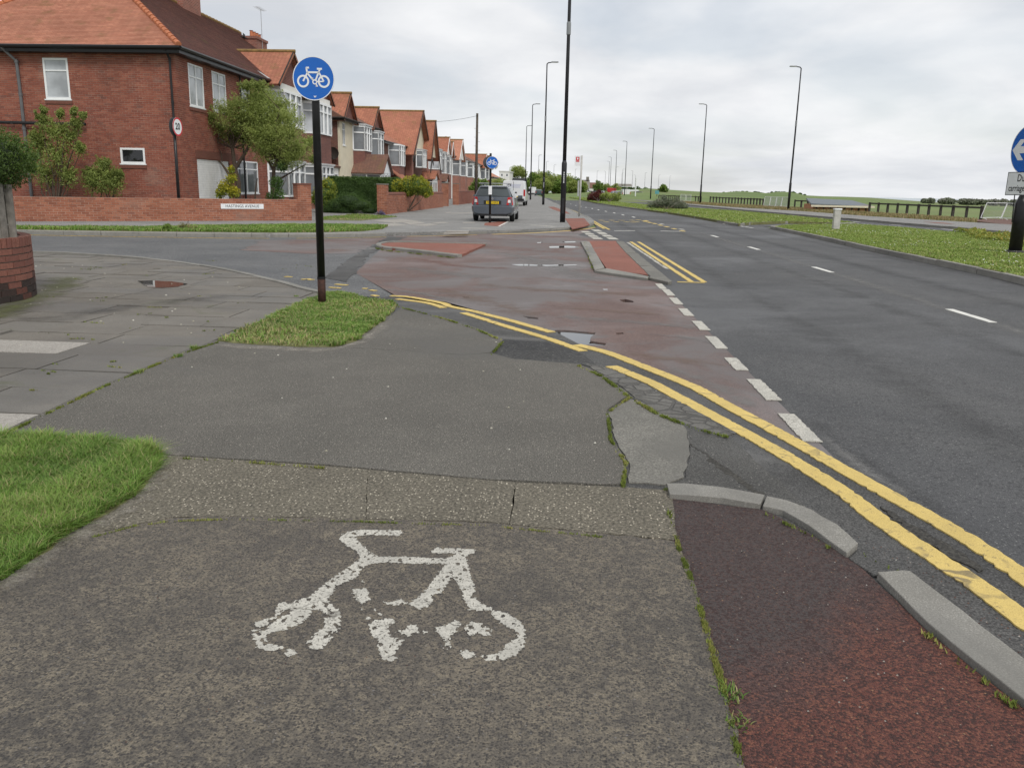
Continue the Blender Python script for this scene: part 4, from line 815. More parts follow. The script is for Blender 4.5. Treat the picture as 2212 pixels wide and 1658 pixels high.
# ---------------------------------------------------------------- footway north of the side road
PZ = 0.10
NK = [G(x, y, 0.0)[:2] for x, y in [(834, 510), (930, 508), (1000, 506.5), (1065, 504.5), (1131, 502.5), (1190, 499.5), (1235, 496), (1265, 491.5), (1280, 486.5), (1283, 481), (1275, 474)]]+[tuple(p[:2]) for p in LK[2:]]
npl = [(-40, 120), (-40, 22)]+[tuple(p) for p in KN[:-1]]+[tuple(p) for p in NK]+[(-30, 300)]
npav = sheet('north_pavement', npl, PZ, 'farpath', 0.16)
kerb(spline(KN, 6), PZ+0.006, npav, 0.125, 0.92, 0.2, 'kerb', side=1.0, seed=11)
kerb(spline(NK[:11], 5), 0.075, npav, 0.15, 0.92, 0.2, 'kerb', side=1.0, seed=12)
kerb([p for p in NK[10:15]], PZ+0.006, npav, 0.15, 1.8, 0.2, 'kerb', side=1.0, seed=13)
# pale replacement slabs and red strips in it
for k, pp in enumerate([[(800, 476), (868, 473), (905, 477), (850, 481.5)], [(805, 484), (850, 482), (880, 486), (828, 489)], [(838, 477.5), (870, 476), (880, 478.5), (842, 480)], [(868, 480.5), (900, 478), (920, 482), (885, 485)], [(890, 486.5), (928, 482.8), (948, 484.5), (922, 487.8)], [(930, 480.7), (958, 479.3), (970, 481.2), (944, 482.6)], [(990, 493), (1010, 492), (1052, 492.6), (1048, 494)], [(962, 499.5), (970, 498), (1014, 498.5), (1012, 500.3)], [(958, 504.2), (962, 502.5), (1012, 502.2), (1012, 503.4)], [(1000, 480), (1025, 479.6), (1026, 481.2), (1000, 481.6)], [(975, 460), (1020, 459), (1021, 460.3), (975, 461.3)], [(960, 458.6), (972, 458.2), (975, 459.4), (962, 459.8)]]):
    sheet('pale_paving_slab', [G(x, y, PZ+0.006)[:2] for x, y in pp], PZ+0.006+0.001*(k % 3), 'slablight', 0.03, npav)
sheet('red_strip', [G(x, y, PZ)[:2] for x, y in [(1220, 472), (1262, 471.5), (1274, 485), (1262, 489), (1236, 494.5)]], PZ+0.005, 'redbright', 0.03, npav)
sheet('red_strip', [G(x, y, PZ)[:2] for x, y in [(1184, 447), (1196, 446.5), (1223, 456.5), (1232, 462), (1220, 461), (1196, 453)]], PZ+0.005, 'redbright', 0.03, npav)
sheet('red_strip', [G(x, y, PZ)[:2] for x, y in [(1047, 482), (1090, 478), (1098, 478), (1082, 489), (1046, 487)]], PZ+0.005, 'redbright', 0.03, npav)
sheet('red_strip', [G(x, y, PZ)[:2] for x, y in [(1095, 466), (1110, 449), (1120, 449), (1107, 461)]], PZ+0.005, 'redbright', 0.03, npav)
line_mark('thin_white_line', gl([(1078, 489), (1097, 479), (1108, 466), (1121, 449)], PZ), 0.07, PZ+0.008, 'whitefar', npav, 0.3, 0.004, 301)
line_mark('path_arrow', gl([(1147, 486.5), (1170, 487.5), (1197, 489.5)], PZ), 0.20, PZ+0.006, 'white', npav, 0.2, 0.03, 302)
def turf2(name, px, z, n, h, wd, seed, mat='grassmed', **kw):
    pl_ = [tuple(G(x, y, z)[:2]) for x, y in px]; s_ = sheet(name, pl_, z, 'soil', 0.1); grass('grass', pl_, n, h, wd, mat, z=z, seed=seed, parent=s_, **kw); return s_
turf2('grass_verge', [(-150, 486), (40, 490.5), (110, 491), (287, 491.5), (370, 491), (420, 489), (560, 487), (700, 486), (838, 488), (825, 494.5), (780, 499), (700, 501), (582, 501.7), (287, 498.8), (57, 495.2), (-150, 490)], PZ+0.012, 45000, 0.075, 0.022, 61, 'grass', dry=0.14, lean=0.9)
turf2('grass_verge', [(690, 470), (770, 462), (858, 468), (830, 471), (780, 476), (700, 475)], PZ+0.012, 5000, 0.05, 0.02, 62, 'grass', dry=0.3, bare=0.45)

# ---------------------------------------------------------------- central reservation, far carriageway
MZ = 0.11
A1 = [(2600, 690), (2212, 597), (2060, 566), (1900, 535), (1790, 512), (1700, 494), (1674, 489.5), (1690, 486.5), (1760, 484.5), (1850, 484), (1950, 491), (2040, 499.5), (2212, 513), (2600, 540)]
mpl1 = [tuple(G(x, y, MZ)[:2]) for x, y in A1]
med1 = sheet('central_reservation', mpl1, MZ, 'soil', 0.15)
kerb(spline([G(x, y, MZ)[:2] for x, y in A1[:7]], 4), MZ, med1, 0.14, 0.92, 0.2, side=1.0, seed=21)
kerb(spline([G(x, y, MZ)[:2] for x, y in [(1674, 489.5), (1672, 488), (1690, 486.5), (1760, 484.5)]], 4), MZ, med1, 0.14, 0.92, 0.2, side=1.0, seed=22)
grass('grass', mpl1, 130000, 0.036, 0.022, 'grassmed', z=MZ, seed=63, parent=med1, dry=0.14, lean=1.1, rv=0.22)
A2 = [(1640, 479.5), (1608, 484.5), (1590, 481.5), (1553, 476), (1500, 467), (1440, 458), (1380, 450.5), (1330, 444), (1290, 438), (1255, 431), (1225, 426), (1200, 422), (1185, 420), (1215, 421), (1260, 426), (1300, 431), (1345, 437), (1400, 442), (1475, 447.5), (1590, 455), (1709, 465.5), (1800, 474.5), (1862, 482.5), (1800, 482), (1700, 478.5)]
A2 = [(1620, 480.5), (1596, 483), (1553, 476), (1500, 467), (1440, 458), (1380, 450.5), (1330, 444), (1290, 438), (1255, 431), (1225, 426), (1200, 422), (1185, 420), (1215, 421), (1260, 426), (1300, 431), (1345, 437), (1400, 442), (1475, 447.5), (1590, 455), (1709, 465.5), (1800, 474.5), (1850, 481), (1800, 481), (1700, 478)]
mpl2 = [tuple(G(x, y, MZ)[:2]) for x, y in A2]
med2 = sheet('central_reservation', mpl2, MZ, 'soil', 0.15)
kerb(spline([G(x, y, MZ)[:2] for x, y in [(1850, 481), (1800, 481), (1700, 478), (1620, 480.5), (1596, 483), (1553, 476), (1500, 467), (1440, 458), (1380, 450.5), (1330, 444), (1290, 438)]], 4), MZ, med2, 0.16, 1.84, 0.2, side=-1.0, seed=23)
mw = np.array(mpl2)
grass('grass', mpl2, 110000, 0.042, 0.045, 'grassmed', z=MZ, seed=64, parent=med2, dry=0.14, lean=1.1, rv=0.22)
farroad = sheet('far_carriageway', [tuple(G(x, y)[:2]) for x, y in [(1640, 489), (1590, 484), (1553, 477), (1475, 447.8), (1400, 442), (1345, 437), (1300, 431.5), (1260, 426.5), (1215, 421.5), (1240, 421.5), (1290, 426), (1350, 431.5), (1420, 437.5), (1500, 444), (1590, 452), (1703, 462), (1843, 473.5), (1970, 484), (2062, 491), (2212, 504.5), (2600, 532), (2700, 580), (2212, 516), (2040, 502), (1850, 487), (1700, 489)]], -0.004, 'road', 0.05)
for k, (a, b) in enumerate([((1838, 486), (1876, 489)), ((1926, 485.3), (1945, 486.5)), ((2036, 494.5), (2060, 496.5)), ((2180, 507.5), (2206, 509.5)), ((1768, 473.5), (1776, 474)), ((1843, 478.5), (1856, 479.6)), ((1660, 458.4), (1668, 459)), ((1712, 463.8), (1720, 464.4))]):
    line_mark('lane_dash', gl([a, b]), 0.13, 0.002, 'whitefar', farroad, 0.4, 0.003, 310+k)
line_mark('white_edge_line', spline(gl([(1900, 479), (1970, 485), (2062, 492), (2212, 505.5)]), 3), 0.09, 0.002, 'whitefar', farroad, 0.5, 0.003, 320)
FP = [(1240, 420.3), (1290, 424.8), (1350, 430.5), (1420, 436.5), (1500, 443), (1590, 451), (1703, 461), (1843, 472), (1970, 482.5), (2062, 489.5), (2212, 503), (2600, 530)]
FQ = [(2600, 505), (2212, 486.5), (2012, 475), (1871, 466.5), (1731, 456), (1590, 448), (1500, 441), (1420, 435), (1350, 429.5), (1290, 424)]
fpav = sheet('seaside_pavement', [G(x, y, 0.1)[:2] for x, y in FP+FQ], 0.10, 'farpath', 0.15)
kerb(spline([G(x, y, 0.1)[:2] for x, y in FP[4:]], 3), 0.106, fpav, 0.15, 1.84, 0.2, side=-1.0, seed=24)
sheet('red_strip', [G(x, y, 0.11)[:2] for x, y in [(1995, 479), (2020, 481.5), (2062, 484), (2040, 481)]], 0.107, 'redbright', 0.03, fpav)
sheet('red_gravel', [G(x, y, 0.06)[:2] for x, y in [(2095, 476), (2130, 472), (2212, 474), (2600, 490), (2600, 509), (2212, 489)]], 0.06, 'reddirt', 0.1)
vpl = [tuple(G(x, y, 0.05)[:2]) for x, y in [(2110, 480.5), (2012, 475.5), (1871, 467), (1731, 456.5), (1590, 448.5), (1500, 441.5), (1420, 435.5), (1420, 432.5), (1500, 437), (1590, 442.5), (1731, 450), (1871, 459.5), (2012, 468), (2110, 475)]]
dv = sheet('dry_verge', vpl, 0.05, 'soil', 0.1); grass('grass', vpl, 30000, 0.16, 0.05, 'dryverge', z=0.05, seed=66, parent=dv, dry=0.5, lean=0.6)

# daisies, moss and weeds in the joints, litter of leaves and grit
def daisies(name, poly, n, z, s, seed, parent):
    P_ = scatter(poly, n*3, seed); f = smooth_noise(P_, 1.3, seed); P_ = P_[f > 0.5][:n]; g = np.random.default_rng(seed); V = []; F = []
    a = g.random(len(P_))*1.5; zc = z+g.random(len(P_))*0.03; S = s*(0.6+0.8*g.random(len(P_)))
    for t in range(4): V.append(np.stack([P_[:, 0]+S*np.cos(a+t*1.571), P_[:, 1]+S*np.sin(a+t*1.571), zc+0.35*S*np.sin(t*1.571)], 1))
    V = np.stack(V, 1).reshape(-1, 3); F = (np.arange(len(P_))*4)[:, None]+np.array([0, 1, 2, 3]); npmesh(name, V, F, np.full(len(V), 0.5), 'daisy', parent)
daisies('daisies', mpl1, 1000, MZ+0.045, 0.012, 5, med1); daisies('daisies', mpl2, 600, MZ+0.055, 0.018, 6, med2)
def moss(name, px, n, wd, h, seed, parent=None, z=0.02, mat='moss'):
    P_ = np.array([G(x, y, z)[:2] for x, y in px]); seg = np.linalg.norm(np.diff(P_, axis=0), axis=1); s = np.concatenate([[0], np.cumsum(seg)]); g = np.random.default_rng(seed)
    t = g.random(n*2)*s[-1]; dens = np.clip(0.25+0.55*np.sin(t*19+seed)+0.55*np.sin(t*7.3+seed*2)+0.45*np.sin(t*53+1)+0.3*np.sin(t*121), 0.03, 1); t = t[g.random(n*2) < dens][:n]; k = len(t)
    C = np.stack([np.interp(t, s, P_[:, 0]), np.interp(t, s, P_[:, 1])], 1)+g.normal(0, wd*0.27, (k, 2)); az = g.random(k)*6.283; H = h*(0.4+g.random(k)); W = h*0.35*(0.6+g.random(k))
    dx, dy = np.cos(az), np.sin(az)
    V = np.stack([np.stack([C[:, 0]-dy*W, C[:, 1]+dx*W, np.full(k, z-0.004)], 1), np.stack([C[:, 0]+dy*W, C[:, 1]-dx*W, np.full(k, z-0.004)], 1), np.stack([C[:, 0]+dx*H*0.8, C[:, 1]+dy*H*0.8, z+H], 1)], 1).reshape(-1, 3)
    F = (np.arange(k)*3)[:, None]+np.array([0, 1, 2]); o = npmesh(name, V, F, np.repeat(np.clip(0.5*g.random(k)+0.25+0.3*np.sin(t*5+seed), 0, 1), 3), mat, parent); return o
ms_ = [([(1465, 1182), (1490, 1240), (1520, 1340), (1560, 1480), (1602, 1655)], 5200, 0.016, 0.0065), ([(1440, 1085), (1450, 1120), (1466, 1180)], 260, 0.017, 0.00816), ([(200, 1160), (290, 1136), (370, 1125), (500, 1121), (760, 1126), (1050, 1135), (1300, 1159)], 1300, 0.0119, 0.0068),
       ([(1360, 858), (1312, 890), (1320, 950), (1352, 1000), (1346, 1050)], 2600, 0.0187, 0.00816), ([(1250, 789), (1300, 812), (1360, 857), (1420, 893), (1500, 925), (1580, 945)], 3000, 0.02975, 0.00952), ([(860, 662), (960, 688), (1030, 711), (1087, 736), (1062, 765)], 1200, 0.0255, 0.01224),
       ([(0, 941), (220, 836), (400, 761), (470, 739)], 3000, 0.02125, 0.00952), ([(1650, 1108), (1745, 1152), (1800, 1188)], 350, 0.017, 0.00816), ([(1430, 1056), (1480, 1057), (1640, 1082)], 200, 0.012, 0.01), ([(1700, 1094), (1780, 1125), (1850, 1185), (1960, 1248), (2212, 1440)], 420, 0.017, 0.00816),
       ([(2000, 1366), (2100, 1450), (2212, 1540)], 260, 0.02, 0.010), ([(1268, 530), (1262, 525), (1285, 584), (1340, 594), (1440, 608)], 1600, 0.06, 0.03), ([(812, 536), (830, 541), (900, 548), (988, 558)], 900, 0.05, 0.02), ([(350, 986), (520, 996), (700, 1010)], 200, 0.012, 0.01)]
for k, (pp, n_, wd, h_) in enumerate(ms_): moss('moss', pp, n_, wd, h_, 400+k, lowpath if k < 3 else redstrip if k in (7, 8, 9, 10) else slabs if k == 6 else redsurf)
mj = []
for k in range(46):
    x, y = random.uniform(60, 640), random.uniform(560, 880)
    if y > 940-0.43*x-30 or (x < 90 and y < 660): continue
    moss('moss', [(x, y), (x+random.uniform(10, 45), y+random.uniform(-3, 4))], 40, 0.015, 0.010, 450+k, slabs, 0.012)
# weed tufts
for (x, y, n_, h_) in ((1578, 1500, 70, 0.024), (1592, 1560, 50, 0.02), (300, 805, 60, 0.04), (385, 770, 130, 0.035), (420, 752, 120, 0.035), (640, 640, 60, 0.03)):
    c = G(x, y, 0.015)[:2]; grass('weed_tuft', [(c[0]+0.035*math.cos(a), c[1]+0.045*math.sin(a)) for a in np.linspace(0, 6, 8)], n_, h_, 0.004, z=0.012, seed=int(x), parent=lowpath if y > 1400 else slabs, dry=0.25, lean=1.0)
# loose grit: small stones as one mass
def grit(name, poly, n, s, mat, seed, z, parent):
    P_ = scatter(poly, n, seed); g = np.random.default_rng(seed); S = s*(0.5+g.random(n)); V = []
    for dx, dy, dz in ((-1, -0.6, 0), (0.8, -0.9, 0), (1, 0.7, 0), (-0.7, 1, 0), (0.1, 0, 1.1)): V.append(np.stack([P_[:, 0]+dx*S*(0.7+0.5*g.random(n)), P_[:, 1]+dy*S*(0.7+0.5*g.random(n)), z-0.001+dz*S], 1))
    V = np.stack(V, 1).reshape(-1, 3); b = (np.arange(n)*5)[:, None]; F = np.concatenate([b+np.array(f) for f in ((0, 1, 4), (1, 2, 4), (2, 3, 4), (3, 0, 4))], 0)
    npmesh(name, V, F, np.repeat(g.random(n), 5), mat, parent)
M['grit'] = leafmat('loose_grit', [(0.0, (0.03, 0.028, 0.027)), (0.5, (0.10, 0.05, 0.04)), (0.85, (0.16, 0.10, 0.07)), (1.0, (0.42, 0.40, 0.36))], 0.0, 0.9)
grit('grit', GG([(1480, 1100), (1640, 1110), (1830, 1215), (2212, 1545), (2212, 1700), (1620, 1700), (1480, 1200)]), 900, 0.0030, 'grit', 9, 0.012, redstrip)
grit('grit', GG([(0, 1270), (500, 1130), (1450, 1180), (1600, 1690), (0, 1690)]), 260, 0.0024, 'grit', 10, 0.019, lowpath)
grit('grit', GG([(1850, 1160), (2212, 1300), (2212, 1440), (1960, 1245)]), 160, 0.003, 'grit', 12, 0.006, redsurf)
M['litter'] = leafmat('pale_fallen_petals', [(0.0, (0.35, 0.33, 0.25)), (1.0, (0.65, 0.63, 0.56))], 0.1, 0.8)
grit('fallen_petals', GG([(0, 940), (470, 740), (900, 690), (1300, 810), (1340, 1040), (350, 980)]), 36, 0.006, 'litter', 13, 0.016, slabs)
grit('fallen_petals', GG([(60, 560), (500, 600), (600, 660), (460, 720), (0, 900)]), 40, 0.009, 'litter', 14, 0.010, slabs)
# ---------------------------------------------------------------- walls of built bricks
def brick_run(path, z0, courses, parent, mat, depth=0.10, L=0.213, H=0.0625, g=0.0125, dark=None, darkmat=None, cap=True, seed=1, skip=None, as_parts=10**9, name='brick', bond_shift=0.5, top_soldier=False):
    """bricks along a plan path (front face on the path, body behind it on the left-hand side); the first ones become parts, the rest one mass"""
    P_ = np.array([q[:2] for q in path], float); seg = np.linalg.norm(np.diff(P_, axis=0), axis=1); s = np.concatenate([[0], np.cumsum(seg)]); T = s[-1]; gr = np.random.default_rng(seed)
    at = lambda t: np.array([np.interp(t, s, P_[:, 0]), np.interp(t, s, P_[:, 1])])
    allb = []
    for c in range(courses):
        sold = top_soldier and c == courses-1; l = 0.065 if sold else L; pit = l+g; hh = 0.105 if sold else H; z = z0+c*(H+g); t = -(pit*bond_shift if c % 2 else 0)
        while t < T:
            a, b = max(0, t), min(T, t+l); t += pit
            if b-a < 0.03: continue
            iv = [(a, b)]
            for (o0, o1, oz0, oz1) in (skip or ()):
                if z+hh/2 > oz0-0.02 and z+hh/2 < oz1+0.02: iv = [q for (i0, i1) in iv for q in ((i0, min(i1, o0)), (max(i0, o1), i1)) if q[1]-q[0] > 0.015]
            allb += [(i0, i1, z, hh, c) for i0, i1 in iv]
    big = None; cnt = 0
    masses = {}
    order = sorted(allb, key=lambda q: -q[2]) if as_parts < len(allb) else allb
    for (a, b, z, hh, c) in order:
        p, q = at(a), at(b); d = (q-p)/(np.linalg.norm(q-p)+1e-9); n = np.array([-d[1], d[0]]); e = gr.normal(0, 0.0018); p = p+n*e; q = q+n*e
        pts = [(*p, z), (*q, z), (*(q+n*depth), z), (*(p+n*depth), z), (*p, z+hh), (*q, z+hh), (*(q+n*depth), z+hh), (*(p+n*depth), z+hh)]
        mt = darkmat if (dark and gr.random() < dark(c)) else mat
        if cnt < as_parts: MB().hexa(pts, gr.random()).build(name, mt, parent)
        else: masses.setdefault(mt, MB()).hexa(pts, gr.random())
        cnt += 1
    for mt, mb in masses.items(): mb.build('brickwork', mt, parent, kind='stuff')
def core_wall(path, z0, z1, parent, off0, off1, mat='mortar', name='mortar_core'):
    P_ = np.array([q[:2] for q in path], float); d = np.gradient(P_, axis=0); d /= np.linalg.norm(d, axis=1)[:, None]; n = np.stack([-d[:, 1], d[:, 0]], 1)
    a = P_+n*off0; b = P_+n*off1; MB().prism([tuple(p) for p in a]+[tuple(p) for p in b[::-1]], z0, z1).build(name, mat, parent)

# near garden wall with the rounded corner, far left
A_ = [(x+0.20, y) for x, y in [(-8.2, 5.6), (-7.35, 6.8), (-6.75, 7.9), (-6.45, 8.75), (-6.42, 9.25), (-6.62, 9.75), (-7.1, 10.25), (-8.4, 11.15), (-10.0, 12.2)]]
nwp = spline(A_, 10)
nw = thing('garden_wall', 'low rounded brick wall with sooty base and soldier course, grey fence boards on top', 'wall', (-6.9, 9.2, 0))
brick_run(nwp, 0.012, 9, nw, 'nbrick', 0.11, dark=lambda c: (1.0, 0.9, 0.55, 0.05, 0, 0, 0, 0, 0)[c], darkmat='nbrickd', seed=5, as_parts=300, top_soldier=True)
core_wall(nwp, -0.03, 0.695, nw, 0.022, 0.22)
# its weathered boards and the clipped hedge over them
fence = thing('board_fence', 'grey weathered close boards standing on the rounded brick wall', 'fence', (-7.0, 9.1, 0.70))
bp = spline([(-7.66, 6.2), (-7.01, 7.2), (-6.54, 8.1), (-6.31, 8.8), (-6.28, 9.2)], 12); bpa = np.array(bp); sg = np.concatenate([[0], np.cumsum(np.linalg.norm(np.diff(bpa, axis=0), axis=1))])
t = 0.0
while t < sg[-1]-0.1:
    a = np.array([np.interp(t, sg, bpa[:, i]) for i in (0, 1)]); b = np.array([np.interp(t+0.105, sg, bpa[:, i]) for i in (0, 1)]); h_ = 0.62+random.uniform(-0.02, 0.02)
    mb = MB(); d = (b-a)/np.linalg.norm(b-a); n = np.array([-d[1], d[0]])*0.02
    mb.hexa([(*a, 0.70), (*b, 0.70), (*(b+n), 0.70), (*(a+n), 0.70), (*a, 0.70+h_), (*b, 0.70+h_), (*(b+n), 0.70+h_), (*(a+n), 0.70+h_)]).build('fence_board', 'wood', fence); t += 0.118
mb = MB()
for z_ in (0.85, 1.2): mb.tube([(*p, z_) for p in (bpa+np.array([-0.05, 0.0]))[::4]], 0.025, 6)
mb.build('fence_rail', 'wood', fence)
MB().tube([(*(bpa[-1]+np.array([-0.03, 0.05])), 0.69), (*(bpa[-1]+np.array([-0.03, 0.05])), 1.3)], [0.05, 0.05], 8).build('fence_post', 'wood', fence)

# low wall along the side road, with end pier
w0, w1 = np.array(G(-150, 478, PZ)[:2]), np.array(G(38, 478, PZ)[:2]); w2 = np.array(G(672, 476.4, PZ)[:2]); dirw = (w2-w1)/np.linalg.norm(w2-w1); w0 = w1-dirw*3.5
wl = thing('garden_wall', 'long low orange brick wall carrying the street name plate', 'wall', (*w1, PZ))
wp = [w0, w1, w2]
brick_run(wp, PZ, 10, wl, 'wbrick', 0.10, seed=6, as_parts=300)
core_wall([w0, w2], PZ-0.05, PZ+0.745, wl, 0.006, 0.21, 'mortarhouse')
pr = w2-dirw*0.46
def pier(c0, d, w_, hgt, parent, mat='wbrick', seed=1, z=PZ, capmat='stone'):
    """square brick pier starting at c0, running along d"""
    n = np.array([-d[1], d[0]]); c = [c0, c0+d*w_, c0+d*w_+n*w_, c0+n*w_]; k = int(hgt/0.075)
    brick_run([c[0], c[1]], z, k, parent, mat, 0.10, seed=seed); brick_run([c[1], c[2]], z, k, parent, mat, 0.10, seed=seed+1); brick_run([c[3], c[0]], z, k, parent, mat, 0.10, seed=seed+2)
    m_ = 0.006; ci = [c[0]+(d+n)*m_, c[1]+(-d+n)*m_, c[2]+(-d-n)*m_, c[3]+(d-n)*m_]
    MB().prism([tuple(p) for p in ci], z-0.05, z+k*0.075).build('mortar_core', 'mortarhouse', parent)
    e = 0.02; ce = [c[0]-(d+n)*e, c[1]+(d-n)*e, c[2]+(d+n)*e, c[3]+(-d+n)*e]
    MB().prism([tuple(p) for p in ce], z+k*0.075, z+k*0.075+0.05).build('coping', capmat, parent)
pier(pr+np.array([0.0, -0.015]), dirw, 0.50, 1.30, wl, seed=30, capmat='sill')
# garden wall beyond the drive, and the ones after it
def gwall(label, Y0, Y1, X, hgt, piers, seed, piercap='stone'):
    t_ = thing('garden_wall', label, 'wall', (X, Y0, PZ)); k = int(hgt/0.075)
    brick_run([(X, Y0), (X, Y1)], PZ, k, t_, 'wbrick' if seed % 2 else 'hbrick', 0.10, seed=seed, as_parts=0)
    MB().b2((X-0.21, Y0, PZ-0.05), (X-0.006, Y1, PZ+k*0.075-0.005)).build('mortar_core', 'mortarhouse', t_)
    MB().tube([(X-0.105, Y0, PZ+k*0.075), (X-0.105, Y1, PZ+k*0.075)], [0.115, 0.115], 10).build('coping', 'sill', t_)
    for i, (yp, hp) in enumerate(piers): pier(np.array([X-0.40, yp]), np.array([1.0, 0.0]), 0.45, hp, t_, seed=seed*7+i*3, capmat=piercap)
    return t_
gwall('brick garden wall with rounded coping and a tall square pier, yellow bush behind it', 39.6, 57.6, -8.45, 0.95, [(39.15, 1.42)], 41)
gwall('short brick garden wall between two tall gate piers, behind the parked grey car', 66.5, 78.0, -8.55, 1.0, [(60.2, 1.62), (66.0, 1.62)], 42)
gwall('brick garden wall far along the street beside the white van', 81.0, 96.0, -8.7, 0.95, [(80.5, 1.3)], 44)

# ---------------------------------------------------------------- houses
def window(parent, o, u, n, w_, h_, mul=(0.5,), tra=0.3, glassm='glass', fr=0.055, sill=True, rec=0.05):
    """casement in a wall: o = lower corner (world), u = along, n = outward; frame > pane"""
    o = np.array(o, float); u = np.array(u, float); n = np.array(n, float); up = np.array((0, 0, 1.0)); f = MB()
    def bb(u0, u1, z0, z1, d0, d1): 
        p = [o+u*a+n*d+up*z for z in (z0, z1) for a, d in ((u0, d0), (u1, d0), (u1, d1), (u0, d1))]
        f.hexa(p)
    D0, D1 = -rec-0.03, -rec+0.03
    bb(0, fr, 0, h_, D0, D1); bb(w_-fr, w_, 0, h_, D0, D1); bb(fr, w_-fr, 0, fr, D0, D1); bb(fr, w_-fr, h_-fr, h_, D0, D1)
    for m_ in mul: bb(w_*m_-0.025, w_*m_+0.025, fr, h_-fr, D0+0.004, D1-0.004)
    if tra: bb(fr, w_-fr, h_*(1-tra)-0.025, h_*(1-tra)+0.025, D0+0.008, D1-0.008)
    if sill: bb(-0.04, w_+0.04, -0.045, -0.002, -rec-0.03, 0.045)
    fo = f.build('window', 'upvc', parent)
    g = MB(); p0 = o+u*0.02+n*(-rec-0.004)+up*0.02; g.add([p0, p0+u*(w_-0.04), p0+u*(w_-0.04)+up*(h_-0.04), p0+up*(h_-0.04)], [(0, 1, 2, 3)]); 
    g.build('pane', glassm, fo); return fo
def wall_panel(parent, o, u, n, L, z0, z1, openings, mat, th=0.12, name='wall'):
    """wall with real openings (u0, u1, z0, z1)"""
    o = np.array(o, float); u = np.array(u, float); n = np.array(n, float); us = sorted({0, L, *[a for q in openings for a in q[:2]]}); zs = sorted({z0, z1, *[a for q in openings for a in q[2:4]]}); b = MB()
    for i in range(len(us)-1):
        for j in range(len(zs)-1):
            a0, a1, b0, b1 = us[i], us[i+1], zs[j], zs[j+1]; cu, cz = (a0+a1)/2, (b0+b1)/2
            if any(q[0] < cu < q[1] and q[2] < cz < q[3] for q in openings): continue
            p = [np.array((o[0], o[1], 0))+u*a+n*d+np.array((0, 0, z)) for z in (b0, b1) for a, d in ((a0, -th), (a1, -th), (a1, 0), (a0, 0))]; b.hexa(p)
    return b.build(name, mat, parent)
def slope(parent, quad, th, mat, name='roof_slope'):
    """a roof slope: four corners, thickness downwards along the normal"""
    q = [np.array(p, float) for p in quad]; n = np.cross(q[1]-q[0], q[2]-q[0]); n /= np.linalg.norm(n)
    if n[2] < 0: n = -n
    return MB().extr(q, -n*th).build(name, mat, parent)
def front_gable(parent, y, w_, apex, eave, xf, xback, rmat, wmat, barge='timber', over=0.25, drop=0.0, bw=0.16):
    """gable facing the road (+X): two slopes, hung-tile face, bargeboards"""
    hw = w_/2; k = (apex-eave)/hw; oe = 0.22; xo = xf+over
    for s in (-1, 1): slope(parent, [(xo, y, apex), (xback, y, apex), (xback, y+s*(hw+oe), eave-k*oe), (xo, y+s*(hw+oe), eave-k*oe)], 0.10, rmat, 'gable_roof')
    MB().extr([(xf, y-hw, eave-0.05), (xf, y+hw, eave-0.05), (xf, y, apex-0.12)], (-0.12, 0, 0)).build('gable_wall', wmat, parent)
    b = MB()
    for s in (-1, 1): b.bar((xo-0.03, y, apex-0.05), (xo-0.03, y+s*(hw+oe+drop), eave-k*(oe+drop)-0.05), 0.05, bw, up=(0, 0, 1))
    b.build('bargeboard', barge, parent)
    MB().tube([(xo+0.04, y, apex+0.02), (xback, y, apex+0.02)], 0.085, 8).build('ridge_tile', 'mossridge', parent)
def bay(parent, y, w_, xf, proj, z0, z1, cant=0.5, apron=None, lights=3, glassm='glassmid', roof=True):
    """canted bay window: sill, corner posts and mullions, head, panes"""
    hw = w_/2; pl_ = [(xf, y-hw), (xf+proj, y-hw+cant), (xf+proj, y+hw-cant), (xf, y+hw)]
    out2 = lambda e: [(xf-0.05, y-hw-e), (xf+proj+e, y-hw+cant-e*0.4), (xf+proj+e, y+hw-cant+e*0.4), (xf-0.05, y+hw+e)]
    br = parent; b = MB(); b.prism(out2(0.04), z0-0.06, z0+0.02); b.prism(out2(0.05), z1-0.12, z1)
    tz = z0+(z1-z0)*0.70
    segs = [(pl_[0], pl_[1], 1), (pl_[1], pl_[2], lights), (pl_[2], pl_[3], 1)]
    for a, c, n_ in segs:
        a = np.array(a); c = np.array(c)
        for i in range(n_+1): p = a+(c-a)*i/n_; b.tube([(*p, z0), (*p, z1-0.1)], 0.068, 4)
        b.bar((*a, tz), (*c, tz), 0.08, 0.08)
    wo = b.build('bay_window', 'upvc', parent)
    g = MB()
    for a, c, n_ in segs:
        a = np.array(a)-np.array((0.03, 0)); c = np.array(c)-np.array((0.03, 0)); g.add([(*a, z0), (*c, z0), (*c, z1-0.1), (*a, z1-0.1)], [(0, 1, 2, 3)])
    g.build('pane', glassm, wo)
    if apron: MB().prism([(p[0]-(0.02 if i in (1, 2) else 0.06), p[1]) for i, p in enumerate(pl_)], apron[0], apron[1]).build('bay_apron', apron[2], parent)
    if roof: MB().prism(out2(0.12), z1, z1+0.09).build('bay_roof', 'lead', parent)
